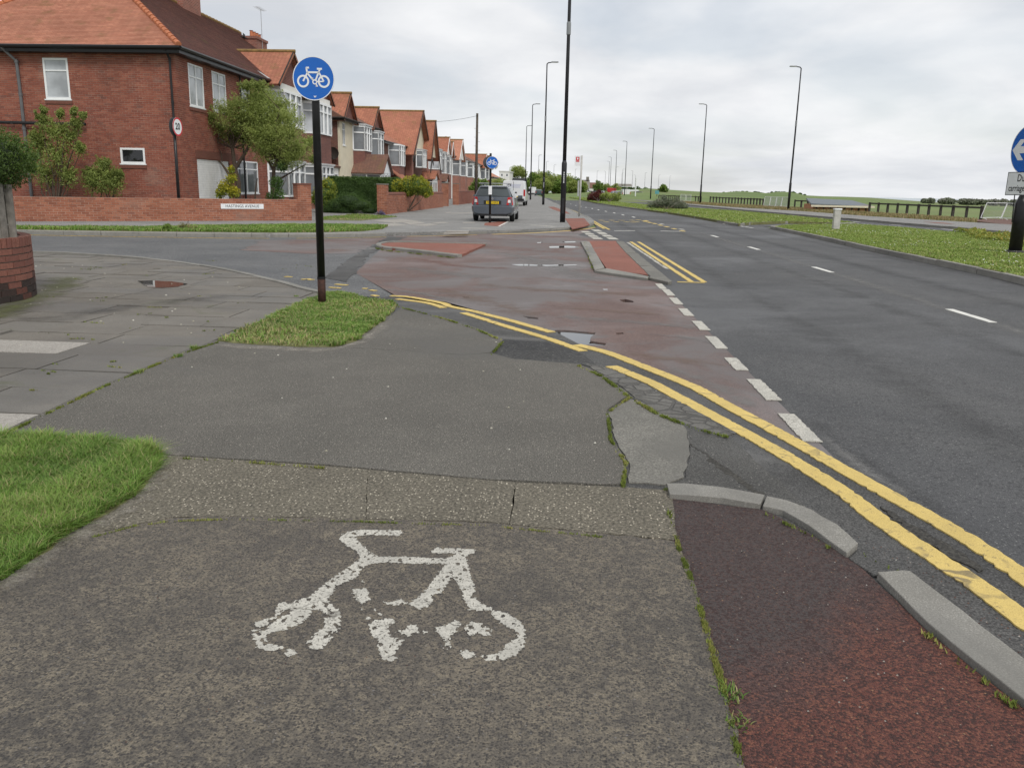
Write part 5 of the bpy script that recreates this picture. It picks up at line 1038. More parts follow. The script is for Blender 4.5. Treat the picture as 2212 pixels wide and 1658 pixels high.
def chimney(parent, x, y, z0, z1, wx=0.6, wy=1.1, pots=4, aerial=False, mat='brick', dish=False):
    c = MB().b2((x-wx/2, y-wy/2, z0), (x+wx/2, y+wy/2, z1)).build('chimney', mat, parent)
    MB().b2((x-wx/2-0.06, y-wy/2-0.06, z1), (x+wx/2+0.06, y+wy/2+0.06, z1+0.14)).build('chimney_cap', mat, c)
    for i in range(pots):
        yy = y-wy/2+wy*(i+0.5)/pots; MB().tube([(x, yy, z1+0.14), (x, yy, z1+0.22), (x, yy, z1+0.42), (x, yy, z1+0.46), (x, yy, z1+0.46)], [0.11, 0.095, 0.085, 0.12, 0.07], 10).build('chimney_pot', 'hiptile', c)
    if aerial:
        b = MB(); b.tube([(x+wx/2+0.03, y, z1-0.8), (x+wx/2+0.03, y, z1+1.7)], 0.018, 5); b.tube([(x+wx/2+0.03, y-0.75, z1+1.7), (x+wx/2+0.03, y+0.55, z1+1.7)], 0.010, 4)
        for i in range(9): b.tube([(x+wx/2+0.03-0.2, y-0.7+i*0.14, z1+1.7), (x+wx/2+0.03+0.2, y-0.7+i*0.14, z1+1.7)], 0.006, 3)
        b.build('aerial', 'galv', c)
    return c
def hip_roof(parent, x0, x1, y0, y1, eave, pitch, mat, hip0=True, hip1=True, over=0.35, fascia='black'):
    """hipped roof, ridge along the road; returns ridge (x, y0, y1, z)"""
    x0 -= over; x1 += over; y0 -= over; y1 += over; hw = (x1-x0)/2; rz = eave+hw*pitch; xm = (x0+x1)/2; ra = y0+(hw if hip0 else 0); rb = y1-(hw if hip1 else 0)
    A, B, C, D = (x1, y0, eave), (x1, y1, eave), (x0, y1, eave), (x0, y0, eave); R0, R1 = (xm, ra, rz), (xm, rb, rz)
    b = MB(); b.add([A, B, C, D, R0, R1], [(0, 1, 5, 4), (2, 3, 4, 5), (3, 0, 4), (1, 2, 5), (3, 2, 1, 0)]); r = b.build('roof', mat, parent)
    MB().tube([R0, R1], 0.10, 8).build('ridge_tile', 'mossridge', r)
    f = MB()
    f.b2((x1-0.03, y0, eave-0.20), (x1+0.01, y1, eave-0.01)); f.b2((x0, y0-0.01, eave-0.20), (x1-0.031, y0+0.03, eave-0.01)); f.build('fascia', fascia, r)
    g = MB(); g.tube([(x1+0.06, y0-0.05, eave-0.05), (x1+0.06, y1, eave-0.05)], 0.06, 8); g.tube([(x0, y0-0.06, eave-0.05), (x1+0.06, y0-0.06, eave-0.05)], 0.06, 8); g.build('gutter', fascia, r)
    return xm, ra, rb, rz, r
def porch(parent, y, w_, xf, proj, eave, apex, rmat, barge='upvc'):
    b = MB(); b.b2((xf, y-w_/2, PZ), (xf+proj, y+w_/2, PZ+0.75)); b.build('porch_base', 'brick', parent)
    p = MB()
    for yy in (y-w_/2, y-w_/6, y+w_/6, y+w_/2): p.b2((xf+proj-0.08, yy-0.05, PZ+0.75), (xf+proj, yy+0.05, eave))
    p.b2((xf, y-w_/2-0.05, eave-0.12), (xf+proj, y+w_/2+0.05, eave)); p.b2((xf, y-w_/2-0.02, PZ+1.75), (xf+proj+0.002, y+w_/2+0.02, PZ+1.83))
    for xx in (xf+proj*0.5, ): p.b2((xx-0.04, y-w_/2-0.002, PZ+0.75), (xx+0.04, y-w_/2+0.06, eave))
    po = p.build('porch_frame', 'upvc', parent)
    MB().b2((xf, y-w_/2+0.03, PZ+0.75), (xf+proj-0.03, y+w_/2-0.03, eave-0.1)).build('pane', 'glassmid', po)
    for s in (-1, 1): slope(parent, [(xf+proj+0.2, y, apex), (xf-0.05, y, apex), (xf-0.05, y+s*(w_/2+0.2), eave-0.02), (xf+proj+0.2, y+s*(w_/2+0.2), eave-0.02)], 0.08, rmat, 'porch_roof')
    MB().extr([(xf+proj+0.02, y-w_/2, eave), (xf+proj+0.02, y+w_/2, eave), (xf+proj+0.02, y, apex-0.1)], (-0.06, 0, 0)).build('porch_gable', barge, parent)

# --- corner house, brick by brick on the two near faces
XF, Y0H = -14.35, 31.1; WH = 10.1; EAV = 6.1; YEND = 50.5; x0h = XF-WH
h1 = thing('brick_house', 'large red brick corner house with orange hipped roof and white roller garage door', 'house', (XF, Y0H, PZ))
sw_ = [(XF-18.47, 0, 0, 0)]
def sx_(px, py): return onY(px, py, Y0H)
so_ = []   # openings on the side face, as (x0, x1, z0, z1)
for (xa, ya, xb, yb) in ((100, 126, 145, 214), (262, 320, 312, 353)):
    a = sx_(xa, yb); b = sx_(xb, ya); so_.append((a[0], b[0], a[2], b[2]))
fo_ = []   # openings on the road face, as (y0, y1, z0, z1)
for (ya_, yb_, za, zb) in ((32.15, 33.45, 4.2, 5.73), (34.3, 35.65, 4.2, 5.73), (37.3, 38.3, 4.5, 5.6)): fo_.append((ya_, yb_, za, zb))
gar = (32.45, 35.6, PZ, 2.27); fo_.append(gar); gfw = (36.2, 38.9, 0.95, 2.35); fo_.append(gfw)
ncr = int((EAV-0.18-PZ)/0.075)
brick_run([(x0h, Y0H), (XF, Y0H)], PZ, ncr, h1, 'hbrick', 0.10, seed=51, skip=[(x0-x0h, x1-x0h, z0, z1) for x0, x1, z0, z1 in so_], as_parts=160)
brick_run([(XF, Y0H), (XF, 40.6)], PZ, ncr, h1, 'hbrick', 0.10, seed=52, skip=[(y0-Y0H, y1-Y0H, z0, z1) for y0, y1, z0, z1 in fo_], as_parts=140)
wall_panel(h1, (x0h, Y0H+0.008), (1, 0, 0), (0, -1, 0), WH-0.11, PZ-0.05, EAV-0.03, [(x0-x0h, x1-x0h, z0, z1) for x0, x1, z0, z1 in so_], 'mortarhouse', 0.1)
wall_panel(h1, (XF-0.008, Y0H+0.01), (0, 1, 0), (1, 0, 0), YEND-Y0H, PZ-0.05, EAV-0.03, [(y0-Y0H-0.01, y1-Y0H-0.01, max(z0, PZ-0.05), z1) for y0, y1, z0, z1 in fo_], 'mortarhouse', 0.1)
for k, (xa, xb, za, zb) in enumerate(so_):
    fo2 = window(h1, (xa, Y0H, za), (1, 0, 0), (0, -1, 0), xb-xa, zb-za, () , 0.3 if k == 0 else 0, 'glasspale' if k == 0 else 'glassdark', 0.07, True, 0.02)
    MB().b2((xa-0.04, Y0H-0.035, za-0.17), (xb+0.04, Y0H+0.02, za-0.05)).build('window_sill', 'sill', h1)
for k, (ya_, yb_, za, zb) in enumerate(fo_[:3]+[gfw]):
    window(h1, (XF, ya_, za), (0, 1, 0), (1, 0, 0), yb_-ya_, zb-za, (0.5,), 0.3 if k < 3 else 0.25, 'glasspale' if k < 2 else 'glassmid', 0.06, True, 0.02)
    if k < 3: MB().b2((XF-0.02, ya_-0.06, za-0.16), (XF+0.035, yb_+0.06, za-0.05)).build('window_sill', 'sill', h1)
gd = MB()
for i in range(24): z_ = PZ+0.01+i*(gar[3]-PZ-0.02)/24; gd.hexa([(XF-0.05, gar[0], z_), (XF-0.05, gar[1], z_), (XF-0.09, gar[1], z_), (XF-0.09, gar[0], z_), (XF-0.03, gar[0], z_+0.0895), (XF-0.03, gar[1], z_+0.0895), (XF-0.09, gar[1], z_+0.0895), (XF-0.09, gar[0], z_+0.0895)])
gd.build('garage_door', 'roller', h1); MB().b2((XF-0.20, gar[0]-0.3, PZ-0.02), (XF-0.12, gar[1]+0.3, gar[3]+0.3)).build('garage_door_backing', 'roller', h1); MB().b2((x0h+0.4, Y0H+0.5, PZ-0.02), (XF-0.6, YEND-0.4, EAV-0.3)).build('inner_wall', 'mortarhouse', h1)
MB().b2((XF-0.02, gar[0]-0.12, gar[3]+0.03), (XF+0.012, gar[1]+1.0, gar[3]+0.33)).build('lintel', 'sill', h1)
def tile_courses(parent, P0, P1, Q0, Q1, mat, rise=0.021, gauge=0.10, name='roof_tiles'):
    """overlapping courses between an eave line P0-P1 and a top line Q0-Q1"""
    P0, P1, Q0, Q1 = (np.array(p, float) for p in (P0, P1, Q0, Q1)); L = np.linalg.norm((Q0+Q1)/2-(P0+P1)/2); n = np.cross(P1-P0, (Q0+Q1)/2-(P0+P1)/2); n /= np.linalg.norm(n)
    if n[2] < 0: n = -n
    k = int(abs(((Q0+Q1)/2-(P0+P1)/2)[2])/np.linalg.norm([0, 0, 1])/ (gauge*0.57)) ; b = MB()
    for i in range(k):
        t0, t1 = i/k, (i+1)/k; a = P0+(Q0-P0)*t0; c = P1+(P1*0+Q1-P1)*t0; d = P1+(Q1-P1)*t1; e = P0+(Q0-P0)*t1
        b.add([a+n*rise, c+n*rise, d+n*0.004, e+n*0.004, a, c], [(0, 1, 2, 3), (4, 5, 1, 0)], random.random())
    return b.build(name, mat, parent, kind='stuff')
ov = 0.35; pit_ = 0.70; hx = (WH+2*ov)/2; RZ = EAV+hx*pit_; xm = XF-WH/2
Ea, Eb = (x0h-ov, Y0H-ov, EAV), (XF+ov, Y0H-ov, EAV); R0 = (xm, Y0H-ov+hx, RZ); R1 = (xm, YEND+ov, RZ); Ec = (XF+ov, YEND+ov, EAV); Ed = (x0h-ov, YEND+ov, EAV)
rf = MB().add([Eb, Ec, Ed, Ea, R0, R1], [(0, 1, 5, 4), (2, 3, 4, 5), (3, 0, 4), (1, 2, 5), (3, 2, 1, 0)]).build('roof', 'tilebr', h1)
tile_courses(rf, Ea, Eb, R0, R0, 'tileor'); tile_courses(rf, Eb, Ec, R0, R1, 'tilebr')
def hip_tiles(a, b, parent, mat='hiptile', n=None, r=0.11):
    a, b = np.array(a, float), np.array(b, float); L = np.linalg.norm(b-a); n = n or int(L/0.30)
    for i in range(n):
        p = a+(b-a)*(i/n); q = a+(b-a)*((i+0.98)/n); MB().tube([p+np.array((0, 0, 0.045)), q+np.array((0, 0, 0.025))], [r, r*0.86], 8).build('hip_tile', mat, parent)
hip_tiles(Eb, R0, rf); hip_tiles(Ea, R0, rf); hip_tiles(R0, R1, rf, 'mossridge', 34, 0.10)
g_ = MB(); g_.b2((XF+ov-0.03, Y0H-ov, EAV-0.24), (XF+ov, YEND, EAV-0.012)); g_.b2((x0h-ov, Y0H-ov-0.005, EAV-0.24), (XF+ov-0.031, Y0H-ov+0.03, EAV-0.012)); g_.b2((x0h-ov, Y0H-ov+0.03, EAV-0.245), (XF+ov-0.031, Y0H, EAV-0.215)); g_.b2((XF, Y0H+0.001, EAV-0.245), (XF+ov-0.031, YEND, EAV-0.215)); g_.build('fascia', 'black', rf)
gt = MB(); gt.tube([(XF+ov+0.07, Y0H-ov-0.06, EAV-0.06), (XF+ov+0.07, YEND, EAV-0.06)], 0.065, 8); gt.tube([(x0h-ov, Y0H-ov-0.07, EAV-0.06), (XF+ov+0.07, Y0H-ov-0.07, EAV-0.06)], 0.065, 8); gt.build('gutter', 'black', rf)
def pipe(pts, r, mat, nm='downpipe'): 
    b = MB(); b.tube(pts, r, 8)
    for p in pts[1:-1]: b.tube([np.array(p)-np.array((0, 0, 0.05)), np.array(p)+np.array((0, 0, 0.05))], r*1.25, 8)
    b.build(nm, mat, h1)
xd = XF-0.14
pipe([(xd, Y0H-ov-0.03, EAV-0.1), (xd, Y0H-0.09, EAV-0.42), (xd, Y0H-0.09, 4.2), (xd, Y0H-0.09, 2.2), (xd, Y0H-0.09, PZ+0.1)], 0.042, 'blackmatt')
xl = sx_(45, 180)[0]
pipe([(xl-0.35, Y0H-ov-0.03, EAV-0.1), (xl-0.02, Y0H-0.09, EAV-0.55), (xl, Y0H-0.09, 4.4), (xl, Y0H-0.09, 3.2), (xl, Y0H-0.09, PZ+0.1)], 0.058, 'greypipe')
zl = sx_(100, 268)[2]; xr = sx_(190, 268)[0]
pipe([(x0h+0.4, Y0H-0.16, zl+0.04), (xl-0.4, Y0H-0.16, zl+0.02), (xr, Y0H-0.16, zl)], 0.055, 'blackmatt', 'waste_pipe')
pipe([(XF+0.09, 37.05, EAV-0.1), (XF+0.09, 37.05, 4.0), (XF+0.09, 37.05, PZ+0.1)], 0.042, 'blackmatt')
chimney(h1, xm, 43.6, 8.6, 11.2, 0.75, 2.0, 3); MB().b2((xm-0.48, 42.5, 9.3), (xm+0.55, 44.7, 9.42)).build('lead_flashing', 'lead', h1)
front_gable(h1, 42.05, 4.2, 7.62, 6.05, XF+0.65, xm, 'tilered', 'tilehung', 'timber', 0.28)
MB().bar((XF+0.4, 39.85, 6.12), (XF-2.2, 40.2, 7.65), 0.16, 0.03).build('lead_flashing', 'lead', h1)
front_gable(h1, 47.6, 4.0, 7.55, 6.05, XF+0.5, xm, 'tilered', 'tilehung', 'timber', 0.25)
for yb, wb in ((42.05, 3.6), (47.6, 3.4)):
    bay(h1, yb, wb, XF, 0.75, 4.15, 5.75, 0.55, None, 3, 'glasspale', False); bay(h1, yb, wb, XF, 0.8, 0.85, 2.45, 0.55, (PZ, 0.80, 'brick'), 3)
    MB().b2((XF-0.02, yb-wb/2+0.3, 5.75), (XF+0.66, yb+wb/2-0.3, 6.04)).build('bay_head', 'whiterender', h1); MB().prism([(XF, yb-wb/2), (XF+0.72, yb-wb/2+0.53), (XF+0.72, yb+wb/2-0.53), (XF, yb+wb/2)], 2.5, 4.08).build('bay_apron', 'tilehung', h1)
MB().b2((XF-0.1, 40.62, PZ), (XF+0.004, YEND, EAV-0.3)).build('wall', 'brick', h1)
chimney(h1, xm+1.2, 50.0, 7.5, 9.35, 0.7, 1.7, 4, True)

# --- second pair: cream gabled house with dish and porch, brown side wall
def semi(label, y0, y1, xf=-14.5, depth=9.0, eave=5.75, pitch=0.62, roof='tilered', side='brickdark', front='brick', gables=(), bays=(), porches=(), chims=(), wins=(), hips=(True, True), fascia='black', name='brick_house'):
    t_ = thing(name, label, 'house', (xf, y0, PZ)); x0 = xf-depth
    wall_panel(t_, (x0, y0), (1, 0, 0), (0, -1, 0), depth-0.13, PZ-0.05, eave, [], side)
    ops = [(a-y0, b-y0, c, d) for a, b, c, d, _ in wins]
    wall_panel(t_, (xf, y0), (0, 1, 0), (1, 0, 0), y1-y0, PZ-0.05, eave, ops, front)
    for a, b, c, d, gm in wins: window(t_, (xf, a, c), (0, 1, 0), (1, 0, 0), b-a, d-c, (0.5,), 0.3, gm)
    r = hip_roof(t_, x0, xf, y0, y1, eave, pitch, roof, *hips, fascia=fascia)
    for g in gables: front_gable(t_, *g)
    for b in bays: bay(t_, *b)
    for p in porches: porch(t_, *p)
    for c in chims: chimney(t_, *c)
    return t_
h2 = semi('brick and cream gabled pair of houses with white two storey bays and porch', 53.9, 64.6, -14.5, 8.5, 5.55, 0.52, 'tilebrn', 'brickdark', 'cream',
     gables=[(55.5, 3.2, 7.15, 5.6, -14.35, -18.5, 'tilered', 'tilehung', 'timber'), (62.9, 3.2, 6.95, 5.5, -14.2, -18.5, 'tilered', 'tilehung', 'timber')],
     bays=[(58.6, 2.8, -14.5, 0.7, 3.75, 5.35, 0.4, (2.3, 3.7, 'tilehung'), 3, 'glassmid', True), (62.6, 2.4, -14.5, 0.7, 3.55, 5.2, 0.4, (2.2, 3.5, 'tilehung'), 2, 'glassmid', True)],
     porches=[(58.2, 3.0, -14.5, 2.0, 2.25, 3.5, 'tilebrn')], chims=[(-18.0, 60.8, 6.5, 7.75, 0.7, 1.7, 4, True)], wins=[(54.6, 55.3, 3.9, 5.3, 'glassmid')], hips=(False, False), fascia='timber')
p_ = (-14.9, 53.86, 3.35); b_ = MB()
for i in range(5):
    r0 = 0.42*(i/5); r1 = 0.42*((i+1)/5)
    for k in range(14):
        a0, a1 = k*6.283/14, (k+1)*6.283/14; q = [(p_[0]+r*math.cos(a), p_[1]-0.22+0.10*(r/0.42)**2*-1, p_[2]+r*math.sin(a)*0.92) for r, a in ((r0, a0), (r1, a0), (r1, a1), (r0, a1))]; b_.add(q, [(0, 1, 2, 3)])
b_.tube([(p_[0], p_[1]-0.2, p_[2]), (p_[0], p_[1], p_[2]-0.15)], 0.03, 6); b_.tube([(p_[0], p_[1]-0.3, p_[2]-0.38), (p_[0]+0.05, p_[1]-0.62, p_[2]-0.1)], 0.015, 5); b_.build('satellite_dish', 'timber', h2)
h2b = MB(); slope(h2, [(-14.45, 51.6, 2.55), (-14.45, 53.85, 2.55), (-16.6, 53.85, 3.3), (-16.6, 51.6, 3.3)], 0.1, 'tilebrn', 'outhouse_roof'); MB().b2((-16.6, 51.8, PZ), (-14.6, 53.78, 2.5)).build('outhouse', 'whiterender', h2); window(h2, (-14.6, 52.1, 1.0), (0, 1, 0), (1, 0, 0), 1.4, 1.1, (0.5,), 0.3, 'glassmid', rec=-0.01)
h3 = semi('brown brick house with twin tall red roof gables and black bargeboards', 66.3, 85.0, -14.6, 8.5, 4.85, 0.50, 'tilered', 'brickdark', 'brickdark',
     gables=[(79.2, 9.5, 8.15, 4.3, -13.9, -20.0, 'tilered', 'cream', 'timber', 0.5, 0.6, 0.30), (83.2, 4.5, 7.6, 4.3, -13.3, -19.0, 'tilered', 'cream', 'timber', 0.4, 0.8, 0.30)],
     bays=[(70.6, 3.2, -14.6, 0.8, 3.1, 4.75, 0.5, (PZ, 3.05, 'tilehung'), 3, 'glassmid', False), (79.5, 3.0, -13.95, 0.5, 3.2, 4.7, 0.4, None, 3, 'glassmid', True)], porches=[(82.0, 2.6, -14.0, 1.2, 2.2, 2.9, 'tilered')], wins=[(66.8, 67.5, 3.1, 4.5, 'glassmid'), (74.0, 75.2, 1.0, 2.3, 'glassmid')])
MB().b2((-14.5, 75.6, PZ), (-13.9, 76.4, 5.2)).build('chimney_breast', 'brick', h3); slope(h3, [(-13.2, 68.3, 1.9), (-13.2, 71.5, 1.9), (-14.6, 70.2, 3.0), (-14.6, 68.3, 3.0)], 0.1, 'tilered', 'porch_roof')
h4 = semi('brick pair of houses with tall white canted bays and red brick chimney', 88.0, 103.5, -14.6, 8.5, 5.4, 0.5, 'tilered', 'brickdark', 'brick',
     gables=[(99.0, 3.4, 7.0, 5.2, -14.0, -18.5, 'tilered', 'whiterender', 'upvc'), (102.2, 2.4, 6.7, 5.2, -14.0, -18.5, 'tilered', 'whiterender', 'upvc')],
     bays=[(90.6, 3.4, -14.6, 1.0, 3.3, 5.25, 0.7, (PZ, 3.2, 'brick'), 2, 'glasspale', True), (96.2, 2.6, -14.6, 0.7, 3.0, 5.2, 0.4, (PZ, 2.9, 'whiterender'), 2, 'glassmid', True), (100.4, 2.6, -14.6, 0.7, 3.0, 5.0, 0.4, (PZ, 2.9, 'brick'), 2, 'glassmid', True)], chims=[(-17.0, 97.5, 6.2, 8.0, 0.7, 1.2, 2)], porches=[(93.8, 2.0, -14.6, 1.2, 2.1, 2.9, 'tilebrn')])
h5 = semi('white rendered house with bright orange front gable along the street', 106.0, 118.5, -14.6, 8.5, 5.3, 0.5, 'tilebrn', 'whiterender', 'whiterender',
     gables=[(110.5, 6.0, 7.4, 5.0, -13.9, -18.5, 'tileor', 'whiterender', 'upvc')], bays=[(108.6, 2.6, -14.6, 0.8, 3.0, 4.9, 0.5, (PZ, 2.9, 'brick'), 2), (115.6, 3.0, -14.6, 0.8, 3.0, 4.9, 0.5, (PZ, 2.9, 'brick'), 3)], chims=[(-18.5, 116.8, 7.0, 8.3, 0.6, 1.0, 2)])
h6 = semi('cream and brick house with brown hipped roof beyond the orange gable', 121.5, 136.0, -14.6, 8.5, 5.2, 0.52, 'tilebrn', 'cream', 'cream', bays=[(124.5, 3.0, -14.6, 0.7, 3.0, 4.8, 0.5, (PZ, 2.9, 'brick'), 3), (132.5, 3.0, -14.6, 0.7, 3.0, 4.8, 0.5, (PZ, 2.9, 'brick'), 3)], chims=[(-18.5, 129, 7.0, 8.4, 0.6, 1.2, 2)], hips=(False, False))
h7 = semi('far pair of houses with dark red roof and two white pointed gables', 139.0, 156.0, -14.8, 8.5, 5.2, 0.5, 'tilered', 'brick', 'whiterender', gables=[(145.0, 3.4, 7.0, 5.0, -14.1, -18.5, 'tilered', 'whiterender', 'upvc'), (151.5, 3.4, 7.0, 5.0, -14.1, -18.5, 'tilered', 'whiterender', 'upvc')], bays=[(145.0, 2.6, -14.8, 0.7, 3.0, 4.8, 0.5, None, 3), (151.5, 2.6, -14.8, 0.7, 3.0, 4.8, 0.5, None, 3)])
h8 = semi('small far house with low orange hipped roof beside the white building', 162.0, 182.0, -14.5, 9.0, 3.6, 0.5, 'tileor', 'brick', 'cream', wins=[(165, 167.5, 1.2, 2.6, 'glass'), (172, 174.5, 1.2, 2.6, 'glass')], chims=[(-18.5, 168, 5.0, 6.6, 0.6, 1.0, 2)])
# far white flat-roofed building, stone house, white cottage, long grey terrace
def flat_block(name, label, px0, px1, ytop, Y, depth, mat, roofh=0.0, rmat='tilebrn', wins=0, floors=2, cat='building', group=None):
    a = onY(px0, 412, Y); b = onY(px1, 412, Y); zt = onY((px0+px1)/2, ytop, Y)[2]; t_ = thing(name, label, cat, (a[0], Y, 0), group)
    hgt = zt-roofh; L = b[0]-a[0]; ops = []
    for f_ in range(floors):
        for i in range(wins):
            c = L*(i+0.5)/wins; w_ = L/wins*0.5; z_ = hgt*(f_+0.35)/floors; ops.append((c-w_/2, c+w_/2, z_, z_+hgt/floors*0.42))
    wall_panel(t_, (a[0], Y), (1, 0, 0), (0, -1, 0), L, -0.1, hgt, ops, mat)
    for u0, u1, z0, z1 in ops: window(t_, (a[0]+u0, Y, z0), (1, 0, 0), (0, -1, 0), u1-u0, z1-z0, (0.5,), 0, 'glass', fr=0.12)
    MB().b2((a[0]+0.01, Y+0.13, -0.1), (b[0]-0.01, Y+depth, hgt-0.02)).build('wall', mat, t_)
    if roofh:
        o = 0.3; ym = Y+depth/2; MB().add([(a[0]-o, Y-o, hgt), (b[0]+o, Y-o, hgt), (b[0]+o, Y+depth+o, hgt), (a[0]-o, Y+depth+o, hgt), (a[0]-o, ym, zt), (b[0]+o, ym, zt)], [(0, 1, 5, 4), (2, 3, 4, 5), (3, 0, 4), (1, 2, 5), (3, 2, 1, 0)]).build('roof', rmat, t_)
    else: MB().b2((a[0]-0.15, Y-0.15, hgt), (b[0]+0.15, Y+depth, hgt+0.25)).build('parapet', mat, t_)
    return t_
wb = flat_block('white_building', 'large white rendered building with stepped flat roof at the far end of the street', 1078, 1100, 371, 225, 14, 'whiterender', 0, wins=2, floors=3)
flat_block('white_building', 'white building with dark slate roof beyond the white van', 1101, 1132, 384, 232, 12, 'cream', 2.2, 'blackmatt', wins=4, floors=2)
sh = flat_block('stone_house', 'grey stone house with tall chimney beside the far trees', 1243, 1272, 388, 300, 10, 'stone', 3.0, 'stone', wins=3, floors=2)
q = onY(1270, 386, 300); MB().b2((q[0]-0.5, 304, 5.0), (q[0]+0.5, 305.4, onY(1270, 381.5, 300)[2])).build('chimney', 'stone', sh)
flat_block('white_cottage', 'small white cottage end just past the stone house', 1274, 1287, 394, 320, 8, 'whiterender', 2.0, 'tilebrn', wins=0, floors=1)
flat_block('grey_terrace', 'long low grey terrace on the far rise behind the parked cars', 1328, 1364, 397, 520, 12, 'stone', 2.5, 'stone', wins=8, floors=1)
kio = thing('seaside_shelter', 'low timber shelter with blue grey roof behind the post and rail fence', 'shelter', (*onY(1816, 445, 78)[:2], -0.8))
a = onY(1757, 440, 78); b = onY(1878, 449, 78); zt0 = onY(1800, 429, 79)[2]; zt1 = onY(1800, 438, 78)[2]
MB().b2((a[0], 78, -0.8), (b[0], 81, zt1-0.15)).build('wall', plain('orange_timber', (0.45, 0.22, 0.12), 0.85, 0.2, 2), kio); slope(kio, [(a[0]-0.3, 77.6, zt1-0.1), (b[0]+0.3, 77.6, zt1-0.25), (b[0]-0.8, 80.5, zt0-0.12), (a[0], 80.5, zt0)], 0.12, plain('blue_grey_roof', (0.13, 0.15, 0.165), 0.5, 0.1, 2), 'roof')
MB().b2((a[0]-0.3, 77.55, zt1-0.38), (b[0]+0.3, 77.6, zt1-0.22)).build('fascia', 'cream', kio)
for i in range(8): xx = a[0]+0.3+i*(b[0]-a[0]-0.6)/7; MB().b2((xx-0.05, 77.9, -0.8), (xx+0.05, 77.99, zt1-0.38)).build('post', 'rail', kio)
# ---------------------------------------------------------------- signs and street furniture
def text_mesh(body, size, bold=0.0, spacing=1.0):
    c = bpy.data.curves.new('lettering', 'FONT'); c.body = body; c.size = size; c.align_x = 'CENTER'; c.align_y = 'CENTER'; c.extrude = 0.001; c.offset = bold; c.space_character = spacing; c.resolution_u = 3
    o = bpy.data.objects.new('lettering_source', c); COL.objects.link(o); bpy.context.view_layer.update()
    me = bpy.data.meshes.new_from_object(o.evaluated_get(bpy.context.evaluated_depsgraph_get())); bpy.data.objects.remove(o); bpy.data.curves.remove(c)
    me.materials.clear(); return me
def lettering(body, size, parent, p, u, n, mat='ink', bold=0.0, sx=1.0, spacing=1.0, name='lettering'):
    """text standing on a face: p = centre (world), u = reading direction, n = outward"""
    me = text_mesh(body, size, bold, spacing); u = np.array(u, float); n = np.array(n, float); up = np.cross(n, u); p = np.array(p, float)-np.array(parent_loc(parent))
    me.transform(Matrix(((u[0]*sx, up[0], n[0], p[0]), (u[1]*sx, up[1], n[1], p[1]), (u[2]*sx, up[2], n[2], p[2]), (0, 0, 0, 1)))); return link(name, me, mat, parent)
def disc(c, r, u, n, th=0.004, seg=48, r0=0.0):
    """flat disc or ring facing n"""
    u = np.array(u, float); n = np.array(n, float); v = np.cross(n, u); c = np.array(c, float); b = MB(); k = seg
    o1 = [c+r*(math.cos(t)*u+math.sin(t)*v) for t in np.linspace(0, 2*math.pi, k, False)]
    if r0 <= 0: b.extr(o1, n*th); return b
    o0 = [c+r0*(math.cos(t)*u+math.sin(t)*v) for t in np.linspace(0, 2*math.pi, k, False)]
    vs = o1+o0+[p+n*th for p in o1]+[p+n*th for p in o0]; fs = []
    for i in range(k):
        j = (i+1) % k; fs += [(2*k+i, 2*k+j, 3*k+j, 3*k+i), (i, j, 2*k+j, 2*k+i), (k+j, k+i, 3*k+i, 3*k+j)]
    return b.add(vs, fs)
def bike_emblem(c, s, u, n, th=0.0025):
    """white bicycle: two wheels, frame, saddle, bars, chainwheel and pedal; s = overall width"""
    u = np.array(u, float); n = np.array(n, float); v = np.cross(n, u); c = np.array(c, float); k = s/10.0; b = MB()
    P2 = lambda x, y: c+u*(x*k)+v*(y*k)
    for wx in (-3.15, 3.05):
        d = disc(P2(wx, -1.1), 1.80*k, u, n, th, 32, 1.26*k); b.add(d.v, d.f)
    d = disc(P2(0.35, -1.25), 0.75*k, u, n, th*1.05, 24, 0.42*k); b.add(d.v, d.f)
    def ln(x0, y0, x1, y1, w_): 
        a, e = P2(x0, y0)+n*th/2, P2(x1, y1)+n*th/2; b.bar(a, e, w_*k*1.28, th*0.98, up=n)
    for q in ((-3.15, -1.1, -1.75, 1.35, 0.38), (-1.8, 1.2, -2.1, 2.75, 0.38), (-2.2, 2.7, -1.25, 2.75, 0.40), (-1.85, 1.45, 1.85, 1.45, 0.40), (-1.75, 1.1, 0.1, -1.0, 0.38), (0.5, -1.0, 1.95, 2.3, 0.38), (1.75, 1.3, 3.05, -1.1, 0.36), (1.1, 2.45, 2.6, 2.45, 0.42), (0.75, -1.15, 3.0, -1.1, 0.30), (0.0, -0.9, -0.35, -0.3, 0.25), (-0.65, -0.25, -0.1, -0.25, 0.3), (0.65, -1.7, 0.95, -2.35, 0.25), (0.6, -2.4, 1.25, -2.4, 0.3)): ln(*q)
    return b
